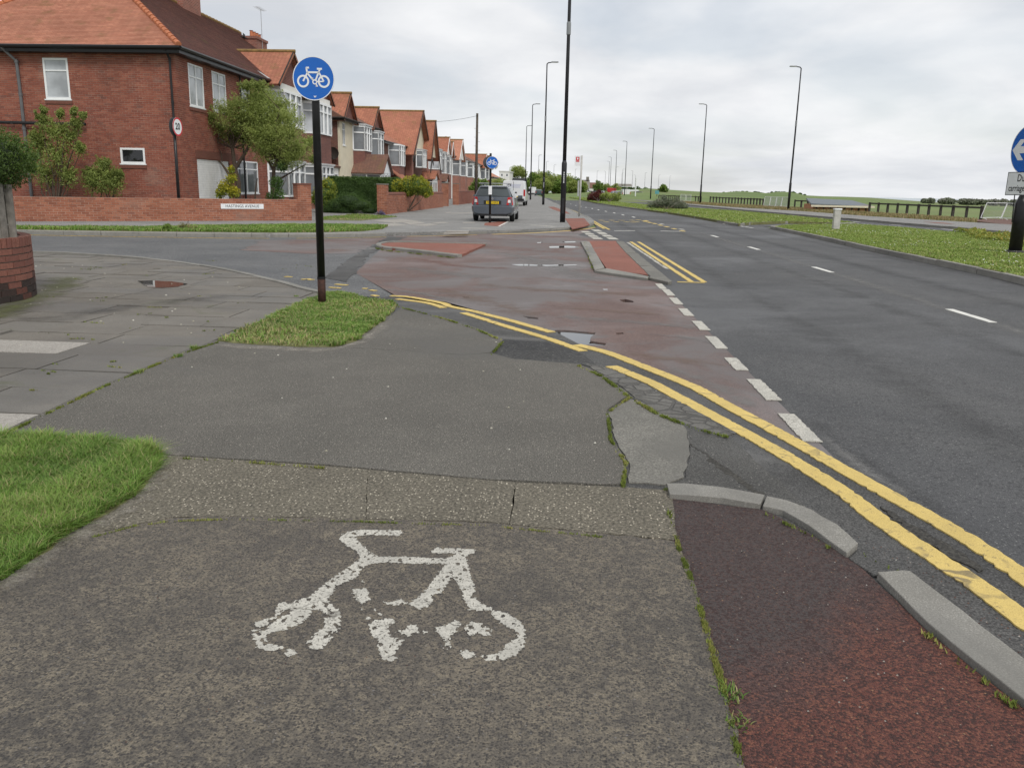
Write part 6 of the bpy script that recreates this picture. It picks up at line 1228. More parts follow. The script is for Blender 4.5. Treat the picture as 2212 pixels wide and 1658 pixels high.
def cycle_sign(px, py, z, hb, r, label, pole_top, facing=(0.0, -1.0, 0.0), pr_=0.044, blk=False, dx=0.0):
    b0 = G(px, py, z); t_ = thing('cycle_sign', label, 'sign', b0, 'blue cycle route signs'); n = np.array(facing); n /= np.linalg.norm(n); u = np.array((-n[1], n[0], 0.0))
    MB().tube([b0, b0+(0, 0, 0.30)], [pr_*1.04]*2, 16).build('post_foot', 'rustpost' if not blk else 'black', t_, smooth=True)
    MB().tube([b0+(0, 0, 0.30), b0+(0, 0, pole_top-0.02), b0+(0, 0, pole_top), b0+(0, 0, pole_top+0.004)], [pr_, pr_, pr_*0.9, 0.01], 16).build('post', 'black', t_, smooth=True)
    if not blk: MB().tube([b0+(0, 0, 0.29), b0+(0, 0, 0.315)], [pr_*1.12]*2, 16).build('collar', 'black', t_)
    c = b0+np.array((0, 0, hb+r))+n*(pr_+0.012)+u*dx; pl_ = disc(c, r, u, n, 0.004, 56).build('sign_plate', 'signblue', t_)
    disc(c+n*0.004, r, u, n, 0.0012, 56, r*0.962).build('sign_rim', 'signwhite', pl_); bike_emblem(c+n*0.004+np.array((0, 0, 0.01)), r*1.60, u, n).build('bicycle_emblem', 'signwhite', pl_)
    k = MB()
    for dz in (-r*0.45, r*0.45): k.box(c+np.array((0, 0, dz))-n*0.016, (0.12, 0.03, 0.03), math.atan2(u[1], u[0]))
    k.build('bracket', 'signback', t_); return t_, c, u, n
t_, c, u, n = cycle_sign(696, 656, 0.02, 2.245, 0.228, 'blue round cycle sign on tall black post standing in the grass patch', 2.62, (0.05, -1, 0))
lettering('w', 0.04, t_, c+n*0.0045+np.array((0, 0, -0.185))+u*0.01, u, n, 'signwhite', 0.001)
t2, c, u, n = cycle_sign(1058, 481, PZ, 2.0, 0.225, 'small blue cycle sign on black post right behind the parked grey car', 2.56, (0.12, -1, 0), 0.042, True, 0.06)
disc(c-n*0.13-u*0.12, 0.225, u, -n, 0.004, 40).build('rear_sign_plate', 'signback', t2); q = G(1058, 481, PZ)
MB().b2((q[0]-0.06, q[1]-0.052, q[2]+1.05), (q[0]+0.07, q[1]-0.046, q[2]+1.37)).build('white_label', 'signwhite', t2)
# 20 mph sign
b0 = G(389, 476, PZ); ss = thing('speed_sign', 'round red ringed 20 speed limit sign on leaning black post before the brick wall', 'sign', b0)
tp = onY(375, 258, b0[1]); MB().tube([b0, tp], [0.05, 0.048], 14).build('post', 'black', ss, smooth=True)
n = np.array((0.995, -0.0998, 0)); u = np.array((0.0998, 0.995, 0)); c = onY(380, 274, b0[1])+n*0.06; r = 0.30
pp = disc(c, r, u, n, 0.004, 48).build('sign_plate', 'signwhite', ss); disc(c+n*0.004, r, u, n, 0.0015, 48, r*0.82).build('sign_rim', 'signred', pp); lettering('20', 0.30, pp, c+n*0.005, u, n, 'ink', 0.008, 0.95)
disc(c-n*0.13, r, -u, -n, 0.004, 40).build('rear_sign_plate', 'signback', ss)
# street name plate on the low wall
nn_ = np.array((dirw[1], -dirw[0], 0)); uu = np.array((dirw[0], dirw[1], 0)); tc_ = None
def on_wall(px, py):
    d = ray(px, py); a = np.array((*w1, 0)); t__ = np.dot(a-CAM0, nn_)/np.dot(d, nn_); return CAM0+d*t__
pa, pb = on_wall(477, 448.5), on_wall(569, 443); pcn = (pa+pb)/2; Lp = abs(np.dot(pb-pa, uu))
npl_ = thing('street_name_plate', 'white street name plate reading Hastings Avenue fixed to the low brick wall', 'sign', pcn)
b_ = MB(); hz = 0.085
b_.add([pcn+uu*(sx_1*Lp/2)+nn_*dn+np.array((0, 0, sz*hz)) for dn in (0.004, 0.014) for sx_1, sz in ((-1, -1), (1, -1), (1, 1), (-1, 1))], [(0, 1, 2, 3)[::-1], (4, 5, 6, 7), (0, 1, 5, 4), (1, 2, 6, 5), (2, 3, 7, 6), (3, 0, 4, 7)]); b_.build('name_board', 'signwhite', npl_)
lettering('HASTINGS AVENUE', 0.135, npl_, pcn+nn_*0.0145, uu, nn_, 'ink', 0.001, Lp*0.93/1.44, 1.05)
# bus stop
b0 = G(1251, 467.5, PZ); bsx = thing('bus_stop', 'slim pale bus stop pole with small white and red flag at the kerb', 'bus stop', b0)
tp = b0[2]+2.95; MB().tube([b0, (b0[0]+0.03, b0[1], tp)], [0.045, 0.045], 12).build('post', 'cabinet', bsx, smooth=True)
MB().b2((b0[0]-0.32, b0[1]-0.012, tp-0.50), (b0[0]-0.02, b0[1]+0.012, tp-0.02)).build('flag', 'signwhite', bsx)
MB().b2((b0[0]-0.26, b0[1]-0.016, tp-0.26), (b0[0]-0.09, b0[1]-0.0125, tp-0.07)).build('red_panel', 'signred', bsx); MB().b2((b0[0]-0.21, b0[1]-0.019, tp-0.20), (b0[0]-0.14, b0[1]-0.0165, tp-0.11)).build('white_panel', 'signwhite', bsx); MB().b2((b0[0]-0.26, b0[1]-0.016, tp-0.31), (b0[0]-0.09, b0[1]-0.0125, tp-0.275)).build('red_panel', 'signred', bsx)
MB().b2((b0[0]-0.13, b0[1]-0.03, b0[2]+1.0), (b0[0]-0.05, b0[1]+0.03, b0[2]+1.75)).build('timetable_case', 'galv', bsx)
# lamp columns: one built, the rest copied
def lamp_column(loc, label, group, arm=1.0):
    """12 m column, thicker base, short outreach with flat lantern (towards +X)"""
    t_ = thing('lamp_column', label, 'street lamp', loc, group, local=True)
    MB().tube([(0, 0, -0.02), (0, 0, 2.30), (0, 0, 2.42)], [0.108, 0.105, 0.075], 16).build('column_base', 'lampgrey', t_, smooth=True)
    MB().tube([(0, 0, 2.40), (0, 0, 6.4), (0, 0, 9.5), (0, 0, 11.85)], [0.075, 0.068, 0.058, 0.048], 16).build('column_shaft', 'lampgrey', t_, smooth=True)
    MB().tube([(0, 0, 7.1), (0, 0, 7.12), (0, 0, 7.55), (0, 0, 7.57)], [0.07, 0.085, 0.085, 0.068], 16).build('clamp_band', 'lamphead', t_)
    MB().tube([(0, 0, 11.8), (0.10, 0, 11.92), (0.45, 0, 11.97)], [0.048, 0.045, 0.04], 10).build('outreach_arm', 'lampgrey', t_)
    hd = MB(); hd.hexa([(0.35, -0.11, 11.93), (1.0, -0.15, 11.97), (1.0, 0.15, 11.97), (0.35, 0.11, 11.93), (0.38, -0.08, 12.04), (0.95, -0.12, 12.03), (0.95, 0.12, 12.03), (0.38, 0.08, 12.04)]); h_ = hd.build('lantern', 'lamphead', t_, bevel=0.015)
    MB().b2((0.45, -0.09, 11.935), (0.92, 0.09, 11.95)).build('lens', 'glasspale', h_); MB().b2((-0.05, -0.112, 0.35), (0.05, -0.104, 0.95)).build('access_door', 'lampgrey', t_)
    num = MB()
    for i in range(6): num.b2((-0.018+0.004*(i % 2), -0.110, 1.55+i*0.075), (0.018, -0.1055, 1.60+i*0.075))
    num.build('number_digits', 'signwhite', t_); return t_
p = G(1215, 480, PZ); L0 = lamp_column(p, 'tall dark lamp column running out of the top, nearest the bus stop', 'lamp columns along the houses side')
def lamp_at(px, Y, rz, label, group, s=1.0, z=0.05):
    q = onY(px, 420, Y); c = copy_tree(L0); c.location = (q[0], Y, z); c.rotation_euler = (0, 0, rz); c.scale = (s, s, s); c['label'] = label; c['group'] = group; return c
lamp_at(1174, 74.6, 0.0, 'dark lamp column next after the one by the bus stop, lantern over the road', 'lamp columns along the houses side', 0.985)
lamp_at(1146, 110.5, 0.0, 'third dark lamp column along the houses side, beyond the white van', 'lamp columns along the houses side', 0.99)
lamp_at(1134.5, 149, 0.0, 'fourth dark lamp column along the houses side, short sign on its shaft', 'lamp columns along the houses side')
for px, Y in ((1162, 272), (1178.5, 330), (1195, 372), (1241, 440), (1288, 470)): lamp_at(px, Y, 0.0, 'small distant lamp column in front of the far woodland', 'distant lamp columns')
lamp_at(1705.5, 75.5, math.pi, 'dark lamp column on the seaside footway near the white barriers', 'lamp columns along the seaside', 0.985)
lamp_at(1513.5, 109, math.pi, 'dark lamp column on the seaside footway left of the fenced field', 'lamp columns along the seaside')
lamp_at(1405.5, 151, math.pi, 'dark lamp column on the seaside footway just left of the lavender shrub', 'lamp columns along the seaside')
lamp_at(1349, 190, math.pi, 'dark lamp column on the seaside footway right of the red shrub', 'lamp columns along the seaside')
lamp_at(1328, 232, math.pi, 'dark lamp column on the seaside footway behind the red shrub', 'lamp columns along the seaside')
lamp_at(1317, 278, math.pi, 'thin dark lamp column on the seaside beyond the red shrub', 'lamp columns along the seaside'); lamp_at(1313.5, 318, math.pi, 'thin dark lamp column on the seaside beyond the red shrub', 'lamp columns along the seaside')
for px, ty in ((1328.5, 366), (1306, 375), (1343, 370), (1364.5, 373), (1371, 381.5), (1391.5, 376.4), (1421, 380), (1445, 382), (1341.5, 378)):
    lamp_at(px, 1800*6.9/(415-ty), math.pi if int(ty) % 2 else 0, 'small distant lamp column over the seaside car park', 'car park lamp columns', 0.69)
# telegraph poles and wire
def tpole(px, topy, Y, label, r=0.13):
    q = onY(px, topy, Y); b0 = np.array((q[0]-0.05, Y, PZ)); t_ = thing('telegraph_pole', label, 'pole', b0, 'telegraph poles along the gardens'); MB().tube([b0, q], [r, r*0.72], 12).build('pole', 'pole', t_, smooth=True)
    b = MB()
    for i in range(8): z_ = q[2]-1.2-i*0.35; sd = 1 if i % 2 else -1; b.tube([(q[0], Y, z_), (q[0]+sd*0.26, Y, z_)], 0.012, 4)
    b.build('pole_step', 'galv', t_); MB().tube([q+np.array((0, -0.16, -0.25)), q+np.array((0, -0.16, -0.12))], 0.05, 8).build('cable_box', 'blackmatt', t_); return q
tq = tpole(1031, 245, 72, 'tall brown telegraph pole behind the parked grey car'); tpole(1049.5, 340, 150, 'shorter far telegraph pole close by the small cycle sign', 0.12)
e = onY(893, 258, 82); wp_ = [tq+np.array((0, 0, -0.2))+(e-tq)*t+np.array((0, 0, -0.8*t*(1-t))) for t in np.linspace(0, 1, 10)]
tag(MB().tube(wp_, 0.012, 4).build('overhead_wire', 'blackmatt'), 'thin overhead wire from the telegraph pole to the gabled house', 'wire')
# pale square bollard on the reservation
b0 = G(1805, 495, MZ); bo = thing('bollard', 'pale grey square service bollard standing on the central grass', 'bollard', b0); hgt = 0.78
MB().b2((b0[0]-0.12, b0[1]-0.10, MZ-0.02), (b0[0]+0.12, b0[1]+0.10, MZ+hgt-0.06)).build('cabinet', 'cabinet', bo, bevel=0.01); MB().b2((b0[0]-0.14, b0[1]-0.12, MZ+hgt-0.06), (b0[0]+0.14, b0[1]+0.12, MZ+hgt)).build('cap', 'signwhite', bo, bevel=0.012); MB().b2((b0[0]-0.08, b0[1]-0.106, MZ+0.12), (b0[0]+0.08, b0[1]-0.1005, MZ+0.6)).build('door', 'cabinet', bo)
# turn-left sign with dual carriageway plate
b0 = G(2192, 546, MZ); Yk = b0[1]; kl = thing('turn_left_sign', 'blue round arrow sign and dual carriageway plate on thick black post', 'sign', b0); tpk = onY(2212, 408, Yk); s_ = Yk/1800
tl = np.array((tpk[0]-b0[0])/(tpk[2]-b0[2])); ax = lambda z: np.array((b0[0]+tl*(z-b0[2]), Yk, z))
MB().tube([ax(MZ-0.02), ax(MZ+0.06)], [0.19, 0.18], 16).build('post_foot', 'gutter', kl); MB().tube([ax(MZ), ax(0.95), ax(1.27), ax(1.46)], [0.145, 0.145, 0.145, 0.075], 18).build('post', 'black', kl, smooth=True); MB().tube([ax(1.35), ax(3.15)], [0.05, 0.05], 12).build('upper_post', 'black', kl)
MB().tube([onY(2192, 420, Yk)+(0, 0.0, 0), onY(2186, 480, Yk)], 0.013, 6).build('stay', 'black', kl)
n = np.array((-0.98, -0.2, 0.0)); n /= np.linalg.norm(n); u = np.array((-n[1], n[0], 0)); cc = onY(2227, 323, Yk)+n*0.06; rr = 0.57
dp = disc(cc, rr, u, n, 0.004, 64).build('sign_plate', 'signblue', kl); disc(cc+n*0.004, rr, u, n, 0.0012, 64, rr*0.975).build('sign_rim', 'signwhite', dp)
arr = [(-0.52, 0.0), (-0.30, 0.24), (-0.12, 0.24), (-0.27, 0.08), (0.50, 0.08), (0.50, -0.08), (-0.27, -0.08), (-0.12, -0.24), (-0.30, -0.24)]; P3 = [cc+n*0.0045+u*x+np.array((0, 0, 1))*y for x, y in arr]; b_ = MB()
b_.extr([P3[i] for i in (0, 1, 2, 3)], n*0.0015); b_.extr([P3[i] for i in (0, 3, 6)], n*0.0015); b_.extr([P3[i] for i in (0, 6, 7, 8)], n*0.0015); b_.extr([P3[i] for i in (3, 4, 5, 6)], n*0.0014); b_.build('arrow_emblem', 'signwhite', dp)
pc = onY(2221, 397, Yk)+n*0.055+np.array((-0.09, -0.19, 0.0)); wd, hh = 1.28, 0.27; px_ = MB(); px_.add([pc+u*(a*wd/2)+np.array((0, 0, b*hh))+n*d for d in (0, 0.01) for a, b in ((-1, -1), (1, -1), (1, 1), (-1, 1))], [(3, 2, 1, 0), (4, 5, 6, 7), (0, 1, 5, 4), (1, 2, 6, 5), (2, 3, 7, 6), (3, 0, 4, 7)]); plt_ = px_.build('text_plate', 'signwhite', kl)
br_ = MB()
for s1 in (-1, 1): br_.bar(pc+u*(-wd/2)+np.array((0, 0, s1*(hh-0.008)))+n*0.0105, pc+u*(wd/2)+np.array((0, 0, s1*(hh-0.008)))+n*0.0105, 0.016, 0.002, up=n); br_.bar(pc+u*(s1*(wd/2-0.008))+np.array((0, 0, -hh))+n*0.0108, pc+u*(s1*(wd/2-0.008))+np.array((0, 0, hh))+n*0.0108, 0.016, 0.002, up=n)
br_.build('plate_border', 'ink', plt_); lettering('Dual', 0.235, plt_, pc+n*0.0105+np.array((0, 0, 0.12))-u*0.12, u, n, 'ink', 0.002, 0.85); lettering('carriageway', 0.205, plt_, pc+n*0.0105+np.array((0, 0, -0.11))-u*0.16, u, n, 'ink', 0.003, 0.80)
# post and rail fences on the seaward verge
def rail_fence(label, bases, hgt, group):
    P_ = [G(x, y, 0.04) for x, y in bases]; t_ = thing('post_and_rail_fence', label, 'fence', P_[0], group)
    for p in P_: h_ = hgt*random.uniform(0.97, 1.04); MB().box((p[0], p[1], p[2]+h_/2-0.05), (0.15, 0.15, h_+0.1), random.uniform(-0.2, 0.2)).build('post', 'rail', t_)
    for a, b in zip(P_[:-1], P_[1:]): MB().bar(a+np.array((0, -0.10, hgt-0.10)), b+np.array((0, -0.10, hgt-0.10)), 0.05, 0.12).build('rail', 'rail', t_)
ya = lambda xs, x0, y0, x1, y1: [(x, y0+(y1-y0)*(x-x0)/(x1-x0)) for x in xs]
rail_fence('dark post and rail fence running up to the white crowd barriers by the arrow sign', ya([1877, 1896, 1916, 1937, 1958, 1982, 2004.6, 2030, 2056.6, 2086, 2118], 1877, 459.5, 2118, 475), 0.86, 'post and rail fences')
rail_fence('three dark fence posts with rail between white barriers and timber shelter', ya([1716, 1730, 1744, 1760], 1716, 450, 1760, 453), 0.86, 'post and rail fences')
rail_fence('long dark post and rail fence along the green field behind the lamp columns', ya([1533.7+i*6.7 for i in range(18)], 1533.7, 438, 1648, 445.6), 0.86, 'post and rail fences')
rail_fence('far dark post and rail fence behind the lavender shrub', ya([1423+i*4.3 for i in range(11)]+[1502, 1508, 1514], 1423, 431, 1514, 437), 0.86, 'post and rail fences')
rail_fence('dark post and rail fence carrying on past the arrow sign', ya([2196, 2225, 2262, 2300], 2196, 481, 2300, 488), 0.86, 'post and rail fences')
def barrier(a, b, label, group, lean=0.0):
    A, B = G(*a, 0.06), G(*b, 0.06); t_ = thing('crowd_barrier', label, 'barrier', A, group); h_ = 1.05; ln_ = np.array((lean, 0, 0)); up = np.array((0, 0, 1.0)); d = B-A
    f = MB(); z0 = up*0.12
    for p in (A, B): f.tube([p+z0, p+up*h_+ln_], 0.022, 6)
    f.tube([A+up*h_+ln_, B+up*h_+ln_], 0.022, 6); f.tube([A+z0, B+z0], 0.020, 6); f.build('frame', 'signwhite', t_)
    v = MB()
    for i in range(1, 16): q = A+d*i/16; v.tube([q+z0, q+up*h_+ln_], 0.008, 4)
    v.build('infill_bars', 'galv', t_); ft = MB()
    for p in (A+d*0.12, A+d*0.88): ft.tube([p+np.array((0.05, -0.38, 0.02)), p+z0, p+np.array((-0.05, 0.38, 0.02))], 0.018, 5)
    ft.build('foot', 'signwhite', t_)
for a, b in (((2118, 474.5), (2162, 473.5)), ((2163, 474.5), (2206, 477.5)), ((2209, 478), (2252, 482))): barrier(a, b, 'white metal crowd barrier standing on red gravel by the arrow sign', 'crowd barriers by the arrow sign', 0.25)
for a, b in (((1649, 446), (1661, 446.8)), ((1662, 446.8), (1674, 447.6)), ((1675, 447.6), (1686, 448.2)), ((1687, 448.2), (1700, 449))): barrier(a, b, 'white metal crowd barrier beside the lamp column on the seaside footway', 'crowd barriers in the gap of the long fence', 0.1)
for a, b in (((1470, 434.5), (1480, 435.3)), ((1482, 435.4), (1492, 436))): barrier(a, b, 'far white crowd barrier in the fence behind the lavender shrub', 'far crowd barriers')
# white height bar and small notice far along the seaside
q = G(1372, 429, 0.0); hb = thing('height_barrier', 'white height restriction frame at the far car park entrance', 'barrier', q); za = onY(1373, 385, q[1])[2]; xa = onY(1342, 403, q[1]); 
MB().tube([q, (q[0], q[1], za)], 0.10, 8).build('post', 'signwhite', hb); MB().tube([(q[0], q[1], xa[2]), xa], 0.05, 6).build('crossbar', 'signwhite', hb)
for px, py, lb in ((1426.5, 424, 'pale teal notice board at the edge of the far field'),):
    q = G(px-8, py+6, 0); t_ = thing('notice_board', lb, 'sign', q); MB().tube([q, q+(0, 0, 1.9)], 0.06, 6).build('post', 'rail', t_); MB().b2((q[0]-0.4, q[1]-0.1, 1.0), (q[0]+0.4, q[1]-0.02, 1.7)).build('panel', plain('teal_panel', (0.10, 0.30, 0.33), 0.5), t_)
# bird
bc = onY(527, 81, 38); bd = thing('bird', 'small dark bird flying above the brick house roof', 'bird', bc); b_ = MB(); b_.tube([bc+(-0.16, 0, 0.03), bc+(-0.08, 0, 0.015), bc+(0, 0, 0.0), bc+(0.08, 0, -0.02), bc+(0.17, 0, -0.05)], [0.008, 0.035, 0.045, 0.03, 0.006], 8)
b_.add([bc+(-0.05, 0, 0.02), bc+(0.05, 0, 0.0), bc+(0.02, 0.10, 0.12), bc+(-0.10, 0.16, 0.22)], [(0, 1, 2, 3), (3, 2, 1, 0)]); b_.add([bc+(-0.05, 0, 0.02), bc+(0.05, 0, 0.0), bc+(0.06, -0.12, 0.03), bc+(-0.04, -0.22, -0.02)], [(0, 1, 2, 3), (3, 2, 1, 0)]); b_.build('body', 'blackmatt', bd)

# ---------------------------------------------------------------- vehicles
def wheel(t_, x, y, r=0.315, w_=0.21):
    s = 1 if x > 0 else -1; ty = MB(); ty.tube([(x-w_/2, y, r), (x-w_/2+0.02, y, r), (x, y, r), (x+w_/2-0.02, y, r), (x+w_/2, y, r)], [r*0.66, r*0.96, r, r*0.96, r*0.66], 24); wo = ty.build('wheel', 'tyre', t_, smooth=False)
    MB().tube([(x+s*(w_/2-0.03), y, r), (x+s*(w_/2+0.004), y, r), (x+s*(w_/2+0.012), y, r)], [r*0.64, r*0.62, r*0.15], 20).build('rim', 'rim', wo)
def loft(stations, mat, name, t_, bevel=0.0):
    """stations: (y, [(x, z) half section from bottom centre to top centre])"""
    b = MB(); n = len(stations[0][1]); vs = []
    for y, sec in stations: vs += [(x, y, z) for x, z in sec]+[(-x, y, z) for x, z in sec[::-1]]
    m_ = 2*n; fs = []
    for i in range(len(stations)-1):
        for k in range(m_): fs.append((i*m_+k, i*m_+(k+1) % m_, (i+1)*m_+(k+1) % m_, (i+1)*m_+k))
    fs += [tuple(range(m_-1, -1, -1)), tuple((len(stations)-1)*m_+k for k in range(m_))]
    return b.add(vs, [f[::-1] for f in fs]).build(name, mat, t_, smooth=False, bevel=bevel)
def sec(hw, zb, zm, zt, hwt): return [(0.0, zb), (hw*0.86, zb), (hw*0.97, zb+0.10), (hw, zm), (hw*0.985, zm+0.15), (hwt, zt), (hwt*0.5, zt+0.015), (0.0, zt+0.02)]
def car(label, loc, rz, paintm, estate=True, detail=True, group=None, plate='', s=1.0, name='car'):
    """car facing +Y, rear bumper at y = 0"""
    t_ = thing(name, label, 'car', loc, group, rz, local=True); t_.scale = (s, s, s)
    st = [(0.0, sec(0.76, 0.34, 0.50, 0.66, 0.74)), (0.06, sec(0.83, 0.30, 0.52, 0.98, 0.78)), (0.35, sec(0.875, 0.24, 0.55, 1.0, 0.82)), (0.95, sec(0.885, 0.21, 0.55, 0.985, 0.83)), (2.2, sec(0.885, 0.20, 0.55, 0.965, 0.83)), (3.3, sec(0.88, 0.20, 0.55, 0.93, 0.80)), (4.05, sec(0.85, 0.22, 0.52, 0.80, 0.74)), (4.45, sec(0.74, 0.28, 0.48, 0.64, 0.62)), (4.56, sec(0.60, 0.34, 0.46, 0.56, 0.50))]
    body = loft(st, paintm, 'body', t_, 0.05)
    if estate: cab = [(0.10, 0.98, 0.775), (0.46, 1.415, 0.60), (1.4, 1.475, 0.615), (2.3, 1.45, 0.605), (3.30, 0.94, 0.76)]
    else: cab = [(0.05, 0.98, 0.76), (0.62, 1.40, 0.58), (1.4, 1.46, 0.60), (2.3, 1.43, 0.60), (3.3, 0.94, 0.76)]
    b = MB(); zb = 0.93; vs = []
    for y, z, hw in cab: vs += [(-hw, y, z), (hw, y, z)]
    vs2 = [(-0.80, cab[0][0], zb), (0.80, cab[0][0], zb), (0.79, cab[-1][0], zb-0.04), (-0.79, cab[-1][0], zb-0.04)]; V = vs+vs2; n_ = len(cab)
    fs = [(2*i, 2*i+1, 2*i+3, 2*i+2) for i in range(n_-1)]+[(2*n_+3, 2*n_, 0, 2, 4, 6, 8), (2*n_+1, 2*n_+2, 9, 7, 5, 3, 1), (2*n_, 2*n_+1, 1, 0), (2*n_+2, 2*n_+3, 8, 9)]
    b.add(V, fs).build('cabin', paintm, t_, bevel=0.07)
    def pane(q, out_, nm, mat='carglass'):
        q = [np.array(p, float)+np.array(out_)*0.012 for p in q]; return MB().extr(q, np.array(out_)*0.006).build(nm, mat, t_)
    r0, r1 = cab[0], cab[1]; L = lambda a, bb, t: tuple(x+(y-x)*t for x, y in zip(a, bb))
    bl, br2, tl_, tr_ = (-r0[2], r0[0], r0[1]), (r0[2], r0[0], r0[1]), (-r1[2], r1[0], r1[1]), (r1[2], r1[0], r1[1])
    a_, b2_, c_, d_ = L(bl, tl_, 0.10), L(br2, tr_, 0.10), L(br2, tr_, 0.86), L(bl, tl_, 0.86); ins = lambda p, k: (p[0]*k, p[1], p[2])
    nb = np.array((0, -(r1[1]-r0[1]), (r1[0]-r0[0]))); nb /= np.linalg.norm(nb); pane([ins(a_, 0.93), ins(b2_, 0.93), ins(c_, 0.90), ins(d_, 0.90)], nb, 'rear_window')
    for sd in (-1, 1):
        for (y0_, y1_, t0, t1) in ((0.52, 1.18, 0.60, 1.15), (1.24, 2.05, 1.22, 1.98), (2.12, 2.95, 2.05, 2.38)):
            zt_ = 1.375; pane([(sd*0.795, y0_, 1.0), (sd*0.795, y1_, 0.985), (sd*0.63, t1, zt_), (sd*0.63, t0, zt_-(0.06 if y0_ < 0.6 else 0))][::sd], (sd*0.93, 0, 0.36), 'side_window')
    wsn = np.array((0, 0.45, 0.89)); pane([(0.72, 3.22, 0.97), (-0.72, 3.22, 0.97), (-0.56, 2.38, 1.40), (0.56, 2.38, 1.40)], wsn, 'windscreen')
    for x in (-0.77, 0.77):
        for y in (0.85, 3.55): wheel(t_, x, y)
    lm = MB
    for sd in (-1, 1):
        q = [(sd*0.60, 0.02, 0.70), (sd*0.83, 0.10, 0.70), (sd*0.80, 0.10, 0.99), (sd*0.66, 0.02, 0.99)]; lo = MB().hexa([(sd*0.58, -0.022, 0.69), (sd*0.85, 0.06, 0.69), (sd*0.85, 0.22, 0.69), (sd*0.58, 0.12, 0.69), (sd*0.63, 0.030, 1.0), (sd*0.79, 0.08, 1.0), (sd*0.79, 0.22, 1.0), (sd*0.63, 0.12, 1.0)]).build('tail_lamp', 'tail', t_)
        if detail: MB().hexa([(sd*0.63, -0.030, 0.78), (sd*0.75, 0.008, 0.78), (sd*0.75, 0.05, 0.78), (sd*0.63, 0.05, 0.78), (sd*0.64, -0.008, 0.90), (sd*0.74, 0.025, 0.90), (sd*0.74, 0.06, 0.90), (sd*0.64, 0.06, 0.90)]).build('reversing_lens', 'tailw', lo)
        if detail:
            m_ = MB(); m_.box((sd*0.99, 2.72, 1.0), (0.20, 0.10, 0.14), 0); m_.tube([(sd*0.82, 2.75, 0.96), (sd*0.92, 2.73, 0.98)], 0.03, 6); m_.build('door_mirror', paintm, t_, bevel=0.02)
            MB().box((sd*0.45, -0.005, 0.47), (0.34, 0.03, 0.05), sd*0.06).build('rear_reflector', 'tail', t_)
    bm = loft([(-0.05, [(0.0, 0.32), (0.60, 0.32), (0.74, 0.36), (0.80, 0.48), (0.79, 0.60), (0.76, 0.64), (0.3, 0.645), (0, 0.645)]), (0.10, [(0.0, 0.30), (0.66, 0.30), (0.82, 0.34), (0.868, 0.48), (0.868, 0.62), (0.83, 0.66), (0.3, 0.665), (0, 0.665)]), (0.32, [(0.0, 0.30), (0.66, 0.30), (0.83, 0.34), (0.887, 0.48), (0.887, 0.62), (0.84, 0.66), (0.3, 0.665), (0, 0.665)])], paintm, 'rear_bumper', t_, 0.04)
    MB().b2((-0.62, -0.045, 0.235), (0.62, 0.10, 0.325)).build('bumper_skirt', 'blackmatt', t_)
    if detail:
        pt = MB().b2((-0.26, -0.012, 0.725), (0.26, 0.02, 0.835)).build('number_plate', 'plate', t_)
        if plate: lettering(plate, 0.115, pt, (0, -0.0125, 0.78), (1, 0, 0), (0, -1, 0), 'ink', 0.002, 0.82)
        MB().b2((-0.36, -0.004, 0.705), (0.36, 0.022, 0.855)).build('plate_recess', 'carblack', t_)
        MB().b2((-0.70, 0.0, 0.668), (0.70, 0.03, 0.682)).build('tailgate_gap', 'blackmatt', t_)
        MB().tube([(0, 0.022, 0.925), (0, 0.0, 0.922)], [0.045, 0.045], 16).build('badge', 'rim', t_)
        MB().bar((0.0, 0.135, 1.035), (0.48, 0.15, 1.025), 0.03, 0.03).build('rear_wiper', 'blackmatt', t_)
        MB().bar((-0.56, 0.40, 1.435), (0.56, 0.40, 1.435), 0.12, 0.03).build('roof_spoiler', paintm, t_)
        for sd in (-1, 1):
            rl = MB(); rl.tube([(sd*0.58, 0.62, 1.475), (sd*0.585, 0.75, 1.525), (sd*0.595, 2.1, 1.53), (sd*0.59, 2.25, 1.47)], 0.018, 6); rl.build('roof_rail', 'blackmatt', t_)
        for y in (0.85, 1.9): MB().b2((-0.66, y-0.03, 1.545), (0.66, y+0.03, 1.572)).build('roof_bar', 'galv', t_)
        for sd in (-1, 1):
            for y in (1.32, 2.15): MB().b2((sd*0.889, y, 0.86), (sd*0.905, y+0.16, 0.885)).build('door_handle', paintm, t_)
    return t_
xc = G(1066, 477.5, PZ)
car('dark grey estate car with roof bars parked on the footway, tail to the junction', (xc[0]+0.02, xc[1]-0.8, PZ), 0.0, 'cargrey', True, True, None, 'NK12 UXZ', 0.95)
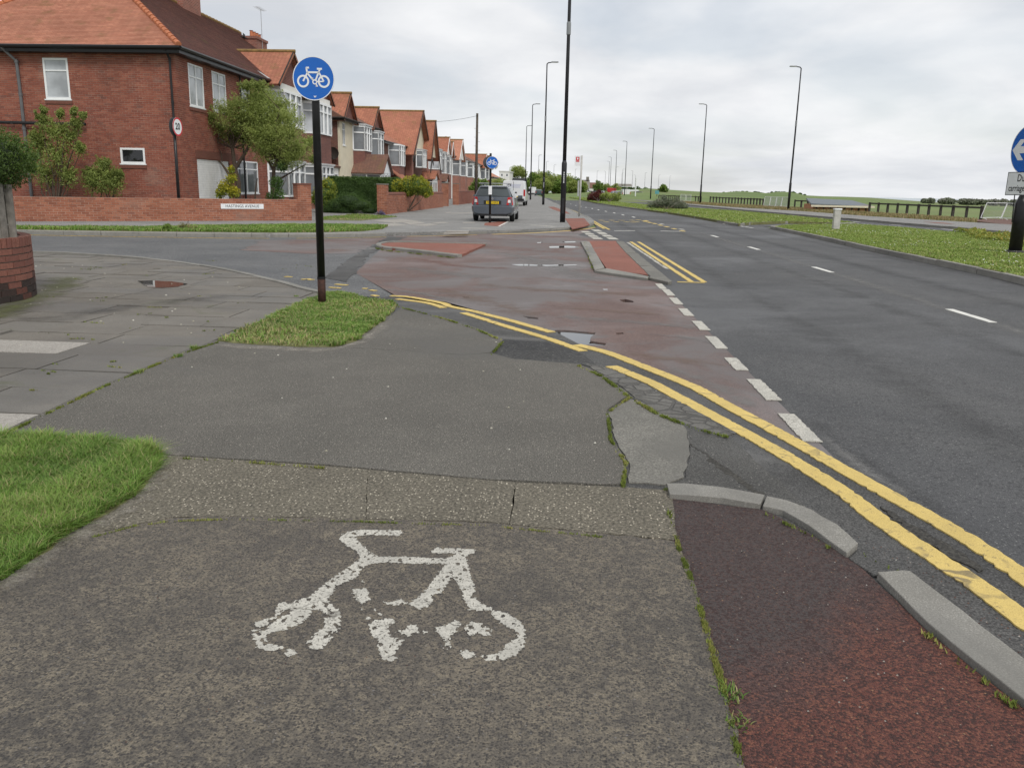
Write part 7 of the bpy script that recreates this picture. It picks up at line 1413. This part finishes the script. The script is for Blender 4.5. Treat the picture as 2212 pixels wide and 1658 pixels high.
def van(label, loc, rz, paintm, s=1.0, group=None, detail=True):
    t_ = thing('van', label, 'van', loc, group, rz, local=True); t_.scale = (s, s, s); H_ = 1.92
    def vs_(hw, zb, zt, hwt): return [(0.0, zb), (hw*0.9, zb), (hw, zb+0.12), (hw*1.0, 0.95), (hw*0.985, 1.1), (hwt, zt-0.06), (hwt*0.92, zt), (0, zt+0.02)]
    loft([(0.0, vs_(0.90, 0.36, H_-0.03, 0.80)), (0.08, vs_(0.93, 0.32, H_, 0.82)), (1.2, vs_(0.94, 0.28, H_, 0.83)), (2.9, vs_(0.94, 0.28, H_, 0.83)), (3.5, vs_(0.94, 0.28, H_-0.12, 0.74)), (4.2, vs_(0.92, 0.28, 1.16, 0.80)), (4.85, vs_(0.86, 0.30, 0.98, 0.74)), (5.0, vs_(0.70, 0.36, 0.80, 0.6))], paintm, 'body', t_, 0.03)
    for x in (-0.82, 0.82):
        for y in (0.95, 4.1): wheel(t_, x, y, 0.33)
    for sd in (-1, 1):
        MB().b2((sd*0.80, -0.02, 0.75), (sd*0.93, 0.08, 1.25)).build('tail_lamp', 'tail', t_); MB().extr([(sd*0.945, 3.0, 1.15), (sd*0.94, 3.75, 1.12), (sd*0.86, 3.35, 1.6), (sd*0.86, 3.0, 1.64)][::sd], (sd*0.012, 0, 0)).build('side_window', 'carglass', t_)
        m_ = MB(); m_.box((sd*1.08, 3.75, 1.22), (0.18, 0.10, 0.26)); m_.tube([(sd*0.9, 3.78, 1.15), (sd*1.0, 3.76, 1.18)], 0.03, 6); m_.build('door_mirror', 'blackmatt', t_)
    MB().extr([(0.68, 4.18, 1.2), (-0.68, 4.18, 1.2), (-0.62, 3.56, 1.74), (0.62, 3.56, 1.74)], (0, 0.02, 0.03)).build('windscreen', 'carglass', t_)
    MB().b2((-0.86, -0.07, 0.36), (0.86, 0.06, 0.56)).build('rear_bumper', 'blackmatt', t_); MB().b2((-0.012, -0.012, 0.6), (0.012, 0.02, 1.85)).build('door_gap', 'blackmatt', t_)
    if detail:
        k = MB()
        for i, z_ in enumerate((1.62, 1.52, 1.42)): k.b2((-0.55+0.05*i, -0.010, z_-0.022), (0.60-0.04*i, 0.0, z_+0.022))
        k.build('faint_lettering', plain('faded_lettering', (0.45, 0.47, 0.60), 0.6), t_); MB().b2((0.25, -0.02, 0.62), (0.72, -0.004, 0.72)).build('number_plate', 'plate', t_); MB().b2((0.12, -0.03, 0.98), (0.28, 0.0, 1.06)).build('door_handle', 'blackmatt', t_)
    return t_
q = G(1107, 447, PZ); van('white panel van parked on the footway just past the grey estate car', (q[0]-0.25, 67.0, PZ), 0.0, 'vanwhite')
q = G(1143.5, 423, 0.02); van('small far white van on the footway past the third lamp column', (q[0], 205, 0.05), 0.0, 'vanwhite', 1.0, None, False)
# pale blue car on a drive behind the wall
car('pale blue car standing on a drive behind the brick garden wall', (-10.6, 60.3, PZ), math.radians(95), 'carblue', True, False)
q = G(1165, 423.5); car('dark teal car driving away on the main road under the far trees', (q[0], 190, 0), 0.08, 'carteal', False, False)
q = G(1154, 420.5); car('distant white car parked past the far white van', (q[0], 240, 0.05), 0.0, 'vanwhite', False, False)
for k, (px, py, Y, pm, rz) in enumerate([(1262, 416.5, 290, 'carred', 1.4), (1273, 416.5, 285, 'vanwhite', 1.5), (1299, 418.5, 262, 'carblack', 1.3), (1309, 420.5, 235, 'carsilver', 1.35), (1331, 421.5, 215, 'carsilver', 0.2), (1349, 420, 240, 'vanwhite', 1.5), (1392, 422, 225, 'carblack', 1.4), (1281, 416.5, 292, 'carblack', 1.2)]):
    q = onY(px, py, Y); car(['red', 'white', 'black', 'silver blue', 'silver', 'pale', 'black', 'black'][k]+[' car parked before the far stone house', ' car parked right of the red one by the far stone house', ' car parked below the far green trees', ' car parked lengthwise behind the red shrub', ' car seen end on beside a dark lamp column', ' car parked beyond the lamp column right of the red shrub', ' car by the far seaside wall', ' car between the far cottage and green trees'][k], (q[0], Y, -0.03), rz, pm, False, False, 'cars in the far car park')
q = onY(1353, 421, 205); van('white and blue van in the far seaside car park', (q[0], 205, -0.03), 0.1, 'vanwhite', 1.0, 'vans in the far car park', False); q = onY(1379, 418, 250); van('small white van beyond the height restriction frame', (q[0], 250, -0.03), 1.2, 'vanwhite', 1.0, 'vans in the far car park', False)
q = onY(1321, 417, 250); tr = thing('red_truck', 'bright red box truck in the far car park behind the red shrub', 'truck', (q[0], 250, 0)); MB().b2((q[0]-1.3, 250, 0.6), (q[0]+1.3, 254.5, 2.3)).build('box_body', 'carred', tr, bevel=0.1); MB().b2((q[0]-1.1, 254.55, 0.5), (q[0]+1.1, 256, 1.9)).build('cab', 'carblue', tr, bevel=0.1)
for x in (-0.9, 0.9):
    for y in (251, 255.2): MB().tube([(q[0]+x-0.12, y, 0.4), (q[0]+x+0.12, y, 0.4)], 0.4, 14).build('wheel', 'tyre', tr)
# ---------------------------------------------------------------- plants
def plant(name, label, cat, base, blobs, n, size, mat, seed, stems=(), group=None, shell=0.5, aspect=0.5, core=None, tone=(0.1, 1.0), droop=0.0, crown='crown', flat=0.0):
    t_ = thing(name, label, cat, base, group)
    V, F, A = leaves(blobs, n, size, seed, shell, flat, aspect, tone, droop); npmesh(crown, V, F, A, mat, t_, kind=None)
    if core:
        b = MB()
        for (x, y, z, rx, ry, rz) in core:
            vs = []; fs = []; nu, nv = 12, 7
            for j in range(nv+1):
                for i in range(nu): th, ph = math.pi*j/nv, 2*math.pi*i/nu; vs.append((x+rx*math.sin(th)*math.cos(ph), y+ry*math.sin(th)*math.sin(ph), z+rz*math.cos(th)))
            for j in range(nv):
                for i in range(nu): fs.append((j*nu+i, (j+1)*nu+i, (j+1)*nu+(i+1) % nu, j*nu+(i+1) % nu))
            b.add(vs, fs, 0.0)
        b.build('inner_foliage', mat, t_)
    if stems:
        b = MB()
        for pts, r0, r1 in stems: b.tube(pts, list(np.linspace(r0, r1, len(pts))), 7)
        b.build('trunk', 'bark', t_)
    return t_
def fuzz(blobs, n, r, seed=0, k=0.95):
    """small clumps over the surface of bigger blobs, for an uneven outline"""
    g = np.random.default_rng(seed); o = []
    for b in blobs:
        for _ in range(n):
            d = g.normal(size=3); d /= np.linalg.norm(d); s = r*(0.6+0.8*g.random()); o.append((b[0]+d[0]*b[3]*k, b[1]+d[1]*b[4]*k, b[2]+d[2]*b[5]*k, s, s, s))
    return o
def sprays(blobs, n, r, seed=0, up=0.7, reach=1.5, steps=5):
    """upward shoots: rows of small clumps from inside each blob to beyond its edge"""
    g = np.random.default_rng(seed); o = []
    for b in blobs:
        for _ in range(n):
            d = g.normal(size=3); d[2] = abs(d[2])*0.6+up; d /= np.linalg.norm(d); L = reach*(0.6+0.5*g.random())
            for k in range(1, steps+1):
                t = L*k/steps; s_ = r*(1.25-0.7*k/steps); o.append((b[0]+d[0]*b[3]*t+g.normal(0, r*0.3), b[1]+d[1]*b[4]*t, b[2]+d[2]*b[5]*t, s_, s_, s_*1.3))
    return o
def twigs(base, blobs, seed, r0=0.05, r1=0.012, n=None, wob=0.12):
    g = np.random.default_rng(seed); o = []; base = np.array(base, float)
    for b in blobs[:n]:
        c = np.array(b[:3]); m1 = base+(c-base)*0.4+g.normal(0, wob, 3)*np.array((1, 1, 0.3)); m2 = base+(c-base)*0.75+g.normal(0, wob, 3); o.append(([base, m1, m2, c], r0, r1))
    return o
# clipped hedge above the near wall
hb_ = [(-6.74, 9.15, 1.58, 0.70, 0.85, 0.40), (-7.1, 8.2, 1.58, 0.6, 1.0, 0.42), (-7.7, 9.6, 1.6, 0.9, 0.9, 0.34)]
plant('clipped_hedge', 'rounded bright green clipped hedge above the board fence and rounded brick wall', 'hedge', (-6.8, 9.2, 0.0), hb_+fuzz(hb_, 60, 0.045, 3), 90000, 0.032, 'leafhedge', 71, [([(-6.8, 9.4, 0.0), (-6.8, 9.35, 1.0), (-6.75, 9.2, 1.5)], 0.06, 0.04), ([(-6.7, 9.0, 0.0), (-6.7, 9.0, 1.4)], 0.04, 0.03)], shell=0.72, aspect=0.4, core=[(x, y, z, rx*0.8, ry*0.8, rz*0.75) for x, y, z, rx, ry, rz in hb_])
# ivy on the fence
def at(px, py, Y): return onY(px, py, Y)
def blobs_px(lst, Y, sc=None, ry=None):
    o = []
    for px, py, r, *q in lst:
        yy = Y+(q[0] if q else 0); p = at(px, py, yy); R_ = r*yy/1800; o.append((p[0], p[1], p[2], R_, R_ if ry is None else ry, R_))
    return o
# loose shrub and round bush before the corner house side wall
B = blobs_px([(95, 265, 16), (120, 290, 22), (150, 300, 18), (165, 270, 12), (85, 320, 24, 0.2), (125, 345, 26), (100, 380, 22), (150, 385, 18), (175, 325, 13), (60, 350, 22, 0.3), (75, 300, 14), (130, 250, 9), (160, 245, 8), (95, 240, 7), (180, 252, 6)], 29.6)
bb0 = at(118, 440, 29.6); plant('tall_shrub', 'tall loose airy shrub against the brick side wall under the waste pipe', 'shrub', (bb0[0], 29.6, PZ), [(x, y, z, a*1.35, b*1.2, c*1.4) for x, y, z, a, b, c in B]+sprays(B, 7, 0.09, 4, 0.9, 1.65), 24000, 0.075, 'leafmid', 72, twigs((bb0[0], 29.6, PZ), B, 5, 0.035, 0.008), shell=0.15, aspect=0.45, tone=(0.05, 0.9))
B = blobs_px([(225, 385, 34), (245, 400, 26), (205, 400, 28), (225, 358, 20), (195, 380, 20), (255, 380, 15)], 29.9)
bb0 = at(225, 440, 29.9); plant('round_bush', 'dense round green bush beside the tall shrub below the small window', 'bush', (bb0[0], 29.9, PZ), B+sprays(B, 10, 0.09, 6, 0.4, 1.25), 14000, 0.07, 'leafmid', 73, twigs((bb0[0], 29.9, PZ), B, 6, 0.03, 0.01), shell=0.35, aspect=0.4, tone=(0.0, 0.75))
# windswept tree in the corner garden
B = blobs_px([(480, 280, 26), (505, 250, 26), (530, 235, 26), (555, 215, 26), (560, 250, 30), (590, 230, 26), (600, 255, 30), (625, 265, 28), (540, 275, 30), (580, 285, 34), (610, 300, 34), (640, 300, 30), (655, 330, 24), (620, 335, 30), (585, 325, 30), (500, 290, 22), (525, 305, 22), (470, 262, 14), (460, 285, 12), (665, 310, 14), (548, 195, 14), (575, 195, 14), (640, 345, 22), (600, 350, 20), (672, 345, 10), (530, 262, 24), (552, 282, 24), (515, 275, 22), (565, 308, 22), (572, 262, 24), (540, 220, 18), (495, 300, 18), (575, 222, 28), (572, 245, 30), (582, 268, 30), (568, 295, 26), (560, 330, 18)], 34.6)
B = [(x, y+random.uniform(-0.8, 0.8), z, r, r2, r3*0.8) for x, y, z, r, r2, r3 in B]
s1, s2, s3 = at(513, 435, 34.6), at(588, 435, 34.6), at(548, 435, 34.4)
stm = [([(s1[0], 34.6, PZ), at(515, 395, 34.6), at(508, 365, 34.6), at(502, 320, 34.6), at(498, 290, 34.6)], 0.13, 0.05), ([at(508, 365, 34.6), at(530, 330, 34.6), at(545, 300, 34.6), at(550, 250, 34.6)], 0.08, 0.03), ([(s2[0], 34.6, PZ), at(590, 400, 34.6), at(592, 360, 34.6), at(605, 330, 34.6)], 0.11, 0.05), ([at(592, 370, 34.6), at(575, 340, 34.6), at(570, 290, 34.6)], 0.06, 0.02), ([at(590, 395, 34.6), at(625, 375, 34.6), at(660, 355, 34.6)], 0.05, 0.015), ([(s3[0], 34.4, PZ), at(552, 410, 34.4), at(556, 385, 34.4)], 0.04, 0.02),
       ([at(505, 395, 34.6), at(487, 365, 34.6), at(472, 345, 34.6), at(455, 322, 34.6)], 0.07, 0.012), ([at(478, 352, 34.6), at(462, 345, 34.6), at(448, 330, 34.6)], 0.03, 0.008), ([at(480, 350, 34.6), at(478, 330, 34.6), at(470, 318, 34.6)], 0.025, 0.008)]
stm += twigs(at(502, 320, 34.6), B[:6]+B[8:9]+B[15:19], 8, 0.04, 0.008, None, 0.2)+twigs(at(600, 340, 34.6), B[6:8]+B[9:15]+B[19:], 9, 0.04, 0.008, None, 0.25)
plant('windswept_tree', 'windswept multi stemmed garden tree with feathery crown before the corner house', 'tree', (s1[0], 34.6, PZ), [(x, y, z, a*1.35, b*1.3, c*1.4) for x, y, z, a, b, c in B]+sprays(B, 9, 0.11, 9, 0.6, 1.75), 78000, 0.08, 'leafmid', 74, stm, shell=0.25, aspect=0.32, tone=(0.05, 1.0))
B = blobs_px([(487, 405, 17), (500, 385, 12), (475, 418, 12), (505, 415, 14), (500, 365, 9)], 33.6); plant('forsythia', 'small yellow flowering shrub at the foot of the windswept tree', 'shrub', (at(490, 435, 33.6)[0], 33.6, PZ), B, 2200, 0.085, 'leafyel', 75, twigs((at(490, 435, 33.6)[0], 33.6, PZ), B, 7, 0.02, 0.006), shell=0.2, tone=(0.2, 1.1))
B = blobs_px([(598, 395, 16), (610, 360, 13), (600, 420, 16), (585, 425, 12)], 33.9); plant('ivy', 'dark green ivy clump climbing the right hand stem of the windswept tree', 'ivy', (at(598, 435, 33.9)[0], 33.9, PZ), B, 2600, 0.07, 'leafdark', 76, twigs((at(598, 435, 33.9)[0], 33.9, PZ), B, 8, 0.02, 0.006), shell=0.3, tone=(0.1, 1.0))
# hedges of the next garden
def box_hedge(label, x0, x1, y0, y1, z0, z1, n, size, mat, seed, name='hedge', group=None, tone=(0.05, 0.85)):
    t_ = thing(name, label, 'hedge', ((x0+x1)/2, y0, z0), group); g = np.random.default_rng(seed); lo = np.array((x0, y0, z0)); hi = np.array((x1, y1, z1)); d = hi-lo
    P_ = lo+g.random((n, 3))*d; f = g.choice(3, n, p=np.array((d[1]*d[2], d[0]*d[2], d[0]*d[1]))/(d[1]*d[2]+d[0]*d[2]+d[0]*d[1])); sd = np.where(f == 2, 1, g.integers(0, 2, n)); bump_ = 0.05*np.sin(P_[:, 0]*4+P_[:, 2]*5)+0.04*np.sin(P_[:, 1]*6+1)
    for a in range(3): k = f == a; P_[k, a] = np.where(sd[k] == 1, hi[a], lo[a])+(bump_[k]+g.normal(0, 0.025, k.sum()))*np.where(sd[k] == 1, 1, -1)
    u = g.normal(size=(n, 3)); u /= np.linalg.norm(u, axis=1)[:, None]; w_ = np.cross(u, g.normal(size=(n, 3))); w_ /= np.linalg.norm(w_, axis=1)[:, None]; S = size*(0.6+0.8*g.random(n)); Lf = u*S[:, None]/2; Wd = w_*S[:, None]*0.25
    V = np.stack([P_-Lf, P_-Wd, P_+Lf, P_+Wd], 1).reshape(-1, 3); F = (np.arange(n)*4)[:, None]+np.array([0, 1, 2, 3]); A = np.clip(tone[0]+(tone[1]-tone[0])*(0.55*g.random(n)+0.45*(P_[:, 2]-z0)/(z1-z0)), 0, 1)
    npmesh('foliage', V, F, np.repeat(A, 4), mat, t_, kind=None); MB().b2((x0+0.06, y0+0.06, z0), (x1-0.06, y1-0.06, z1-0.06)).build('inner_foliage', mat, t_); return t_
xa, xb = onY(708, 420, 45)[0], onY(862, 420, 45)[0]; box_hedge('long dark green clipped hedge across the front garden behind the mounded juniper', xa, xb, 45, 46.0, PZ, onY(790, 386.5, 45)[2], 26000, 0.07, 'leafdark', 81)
B = blobs_px([(702, 420, 26), (705, 440, 24), (708, 402, 18), (690, 430, 20)], 40.5); plant('variegated_bush', 'upright yellow edged bush beside the end pier of the low wall', 'bush', (B[1][0], 40.5, PZ), B+fuzz(B, 6, 0.12, 3), 11000, 0.07, 'leafyel', 82, twigs((B[1][0], 40.5, PZ), B, 9, 0.03, 0.01), shell=0.5, tone=(0.0, 0.85), core=[(x, y, z, a*0.8, b*0.8, c*0.8) for x, y, z, a, b, c in B])
B = []
for px, py, r, fl in ((730, 445, 22, 0.8), (752, 436, 26, 0.75), (775, 444, 24, 0.6), (798, 455, 16, 0.5), (745, 455, 22, 0.5), (715, 452, 16, 0.6)):
    p = at(px, py, 40.0); R_ = r*40/1800; B.append((p[0], p[1], p[2], R_*1.2, R_*1.1, R_*fl))
plant('juniper_mound', 'low spreading mounded juniper bush in front of the long dark hedge', 'bush', (B[1][0], 40, PZ), B, 15000, 0.075, 'leafdark', 83, twigs((B[1][0], 40, PZ), B, 3, 0.03, 0.01), shell=0.6, aspect=0.22, tone=(0.1, 1.05), core=[(x, y, z, a*0.8, b*0.8, c*0.7) for x, y, z, a, b, c in B])
B = blobs_px([(862, 405, 18), (880, 402, 20), (900, 402, 20), (915, 405, 18, 3), (922, 412, 14, 3)], 44.5); plant('golden_bush', 'rounded golden and green bush rising over the brick garden wall', 'bush', (B[1][0], 44.5, PZ), B+fuzz(B, 6, 0.12, 5), 11000, 0.08, 'leafyel', 84, twigs((B[1][0], 44.5, PZ), B, 4, 0.03, 0.01), shell=0.5, tone=(0.05, 1.0), core=[(x, y, z, a*0.75, b*0.75, c*0.75) for x, y, z, a, b, c in B])
B = blobs_px([(822, 462, 8), (828, 465, 6)], 38.4); plant('lavender_plant', 'tiny purple flowering plant at the foot of the brick pier', 'plant', (B[0][0], 38.4, PZ), B, 700, 0.06, 'lavender', 85, twigs((B[0][0], 38.4, PZ), B, 4, 0.01, 0.004), shell=0.1, tone=(0.2, 1.1))
B = blobs_px([(362, 492, 9), (366, 498, 8), (358, 497, 7)], 21.8); plant('verge_weed', 'bushy dark green weed on the kerb of the grass verge', 'weed', (B[0][0], 21.8, PZ), B, 1500, 0.06, 'leafbright', 86, twigs((B[0][0], 21.8, PZ), B, 4, 0.01, 0.004), shell=0.1)
B = blobs_px([(395, 488, 9), (408, 490, 8), (388, 494, 7), (420, 492, 6)], 22.6); plant('dry_weed', 'wispy dry flowering weeds round the speed sign post', 'weed', (B[0][0], 22.6, PZ), B, 700, 0.05, 'dryverge', 87, twigs((B[0][0], 22.6, PZ), B, 4, 0.008, 0.003), shell=0.05, aspect=0.2)
B = blobs_px([(1032, 400, 14), (1024, 412, 14), (1042, 410, 12), (1046, 395, 9)], 80); plant('garden_tree', 'small bright green garden tree by the telegraph pole', 'tree', (B[0][0], 80, PZ), B, 4200, 0.16, 'leafbright', 88, twigs((B[0][0], 80, PZ), B, 4, 0.06, 0.02), shell=0.3)
B = blobs_px([(1068, 404, 16), (1082, 402, 16), (1092, 406, 10), (1056, 408, 10)], 120); plant('garden_tree', 'dull green garden tree right of the small cycle sign post', 'tree', (B[0][0], 120, PZ), B, 4200, 0.24, 'leafmid', 89, twigs((B[0][0], 120, PZ), B, 4, 0.08, 0.02), shell=0.3)
B = blobs_px([(1052, 350, 14), (1064, 353, 12), (1042, 355, 10)], 190); plant('street_tree', 'tree top showing above the far house roofs by the small cycle sign', 'tree', (B[0][0], 190, PZ), B, 3500, 0.34, 'leafbright', 90, twigs((B[0][0], 190, PZ), B, 4, 0.2, 0.05), shell=0.3)
B = blobs_px([(1112, 372, 13), (1122, 370, 13), (1130, 376, 10), (1105, 377, 8)], 260); plant('street_tree', 'broad tree rising behind the far white building', 'tree', (B[0][0], 260, PZ), B, 3500, 0.42, 'leafmid', 91, twigs((B[0][0], 260, PZ), B, 4, 0.25, 0.06), shell=0.3)
# far wood: trees one can tell apart
for k, (px, tp, r, Y) in enumerate([(1152, 376, 15, 250), (1166, 370, 18, 255), (1182, 372, 18, 262), (1198, 376, 18, 258), (1214, 381, 16, 262), (1228, 378, 16, 268), (1243, 384, 15, 268), (1256, 392, 11, 272), (1140, 392, 10, 246), (1172, 392, 17, 246), (1208, 394, 15, 248), (1234, 395, 14, 256)]):
    B = blobs_px([(px, tp+r*0.7, r*0.8), (px-r*0.6, tp+r*1.3, r*0.75), (px+r*0.6, tp+r*1.25, r*0.75), (px, tp+r*1.9, r*0.85), (px-r*0.4, tp+r*0.9, r*0.5), (px+r*0.45, tp+r*0.8, r*0.5)], Y)
    B = [(x, y, max(z, 1.5+c*0.6), a, b, c) for x, y, z, a, b, c in B]
    plant('woodland_tree', 'tree of the far dense wood beyond the end of the main road', 'tree', (B[0][0], Y, -0.05), B+fuzz(B, 4, r*Y/1800*0.3, k), 3600, 0.50, ('leafbright', 'leafmid')[k % 2], 100+k, twigs((B[0][0], Y, -0.05), B, k, 0.28, 0.06), 'trees of the far wood', shell=0.35, tone=(0.0, 1.0))
for k, (px, tp, r, Y, mt, lb) in enumerate([(1293, 393, 11, 300, 'leafbright', 'bright green tree past the far white cottage'), (1310, 397, 11, 320, 'leafmid', 'mid green tree over the silver blue car in the far car park'), (1330, 398, 11, 330, 'leafmid', 'mid green tree behind the lamp columns of the far car park'), (1346, 402, 9, 350, 'leafdark', 'dark green tree below the long grey terrace'), (1378, 404, 8, 330, 'leafdark', 'dark rounded tree at the foot of the green hill'), (1394, 405, 8, 330, 'leafdark', 'dark tree against the green hill slope'), (1362, 404, 8, 330, 'leafdark', 'dark tree behind the white height restriction frame'), (1433, 399, 10, 240, 'leafbright', 'lone bright green tree standing on the seaside field')]):
    B = blobs_px([(px, tp+r*0.6, r*0.7), (px-r*0.5, tp+r*1.1, r*0.65), (px+r*0.5, tp+r*1.05, r*0.65), (px, tp+r*1.5, r*0.6)], Y); plant('far_tree', lb, 'tree', (B[0][0], Y, -0.1), B+fuzz(B, 4, r*Y/1800*0.28, k), 1800, 0.5, mt, 130+k, twigs((B[0][0], Y, -0.1), B, k, 0.2, 0.05), shell=0.3)
# reservation shrubs
B = [(*G(px, 434, MZ)[:2], MZ+0.55, 0.95, 0.9, 0.6) for px in (1284, 1292, 1300)]; Bg = [(*G(px, 434.5, MZ)[:2], MZ+0.5, 0.85, 0.8, 0.55) for px in (1306, 1314, 1322, 1328)]
plant('red_shrub', 'low dark red leaved shrub on the central grass', 'shrub', (*G(1292, 436, MZ)[:2], MZ), B+fuzz(B, 5, 0.25, 1), 6000, 0.17, 'leafred', 151, twigs((*G(1292, 436, MZ)[:2], MZ), B, 2, 0.04, 0.02), shell=0.4, tone=(0.0, 0.75))
plant('olive_shrub', 'low olive green shrub growing into the dark red one on the central grass', 'shrub', (*G(1316, 436, MZ)[:2], MZ), Bg+fuzz(Bg, 5, 0.25, 2), 6000, 0.17, 'leafmid', 152, twigs((*G(1316, 436, MZ)[:2], MZ), Bg, 2, 0.04, 0.02), shell=0.4, tone=(0.1, 1.0))
B = [(*G(px, py, MZ)[:2], MZ+h, rx, 0.9, h) for px, py, rx, h in ((1416, 449.5, 0.7, 0.30), (1432, 450, 0.9, 0.42), (1448, 450.5, 0.9, 0.42), (1462, 451, 0.8, 0.32), (1474, 451, 0.5, 0.2))]
plant('lavender_shrub', 'sprawling grey green lavender shrub on the central grass', 'shrub', (*G(1440, 452, MZ)[:2], MZ), B+fuzz(B, 5, 0.2, 1), 9000, 0.15, 'leafgrey', 153, twigs((*G(1440, 452, MZ)[:2], MZ), B, 2, 0.03, 0.01), shell=0.3, aspect=0.2, tone=(0.0, 1.0))
gp = [tuple(G(x, y, MZ)[:2]) for x, y in [(2060, 501), (2100, 500), (2212, 512), (2330, 522), (2330, 548), (2212, 532), (2130, 520)]]; B = [(p[0], p[1], MZ+0.06, 0.28, 0.28, 0.11) for p in scatter(gp, 60, 4)]
V, F, A = leaves(B, 6500, 0.075, 155, 0.3, 0.3, 0.6, (0.0, 1.0)); o = npmesh('ground_cover', V, F, A, leafmat('ground_cover_leaves', [(0.0, (0.12, 0.18, 0.035)), (0.5, (0.26, 0.32, 0.06)), (0.8, (0.45, 0.38, 0.08)), (1.0, (0.45, 0.17, 0.08))])); o['kind'] = 'stuff'; tag(o, 'yellow and russet low ground cover at the foot of the arrow sign', 'ground cover')
# far tree belt on the seaward horizon and scrub on the dunes: masses nobody could count
def belt(name, label, xs, ylo, yhi, Y, n, mat, seed, size):
    g = np.random.default_rng(seed); B = []
    for px in xs: yc = ylo(px) if callable(ylo) else ylo; p = at(px, yc, Y); r = (yhi)*Y/1800*(0.6+0.7*g.random()); B.append((p[0], Y+g.normal(0, 6), p[2]-0.2*r, r*1.6, r*1.6, r))
    V, F, A = leaves(B, n, size, seed, 0.4); o = npmesh(name, V, F, A, mat); o['kind'] = 'stuff'; return tag(o, label, 'trees')
belt('tree_belt', 'dark line of trees along the seaward skyline left of the arrow sign', list(np.linspace(2025, 2260, 40)), lambda x: 433.5+0.018*(x-2025), 5.5, 215, 15000, 'leafgrey', 161, 0.55)  # grey-green leaf colour stands in for distance haze over these trees
belt('dune_scrub', 'low dark scrub along the tops of the grassy dunes', list(np.linspace(1563, 1650, 26))+list(np.linspace(1658, 1735, 26)), lambda x: float(skyline(x))+1.2, 2.0, 335, 9000, 'leafdark', 162, 0.5)
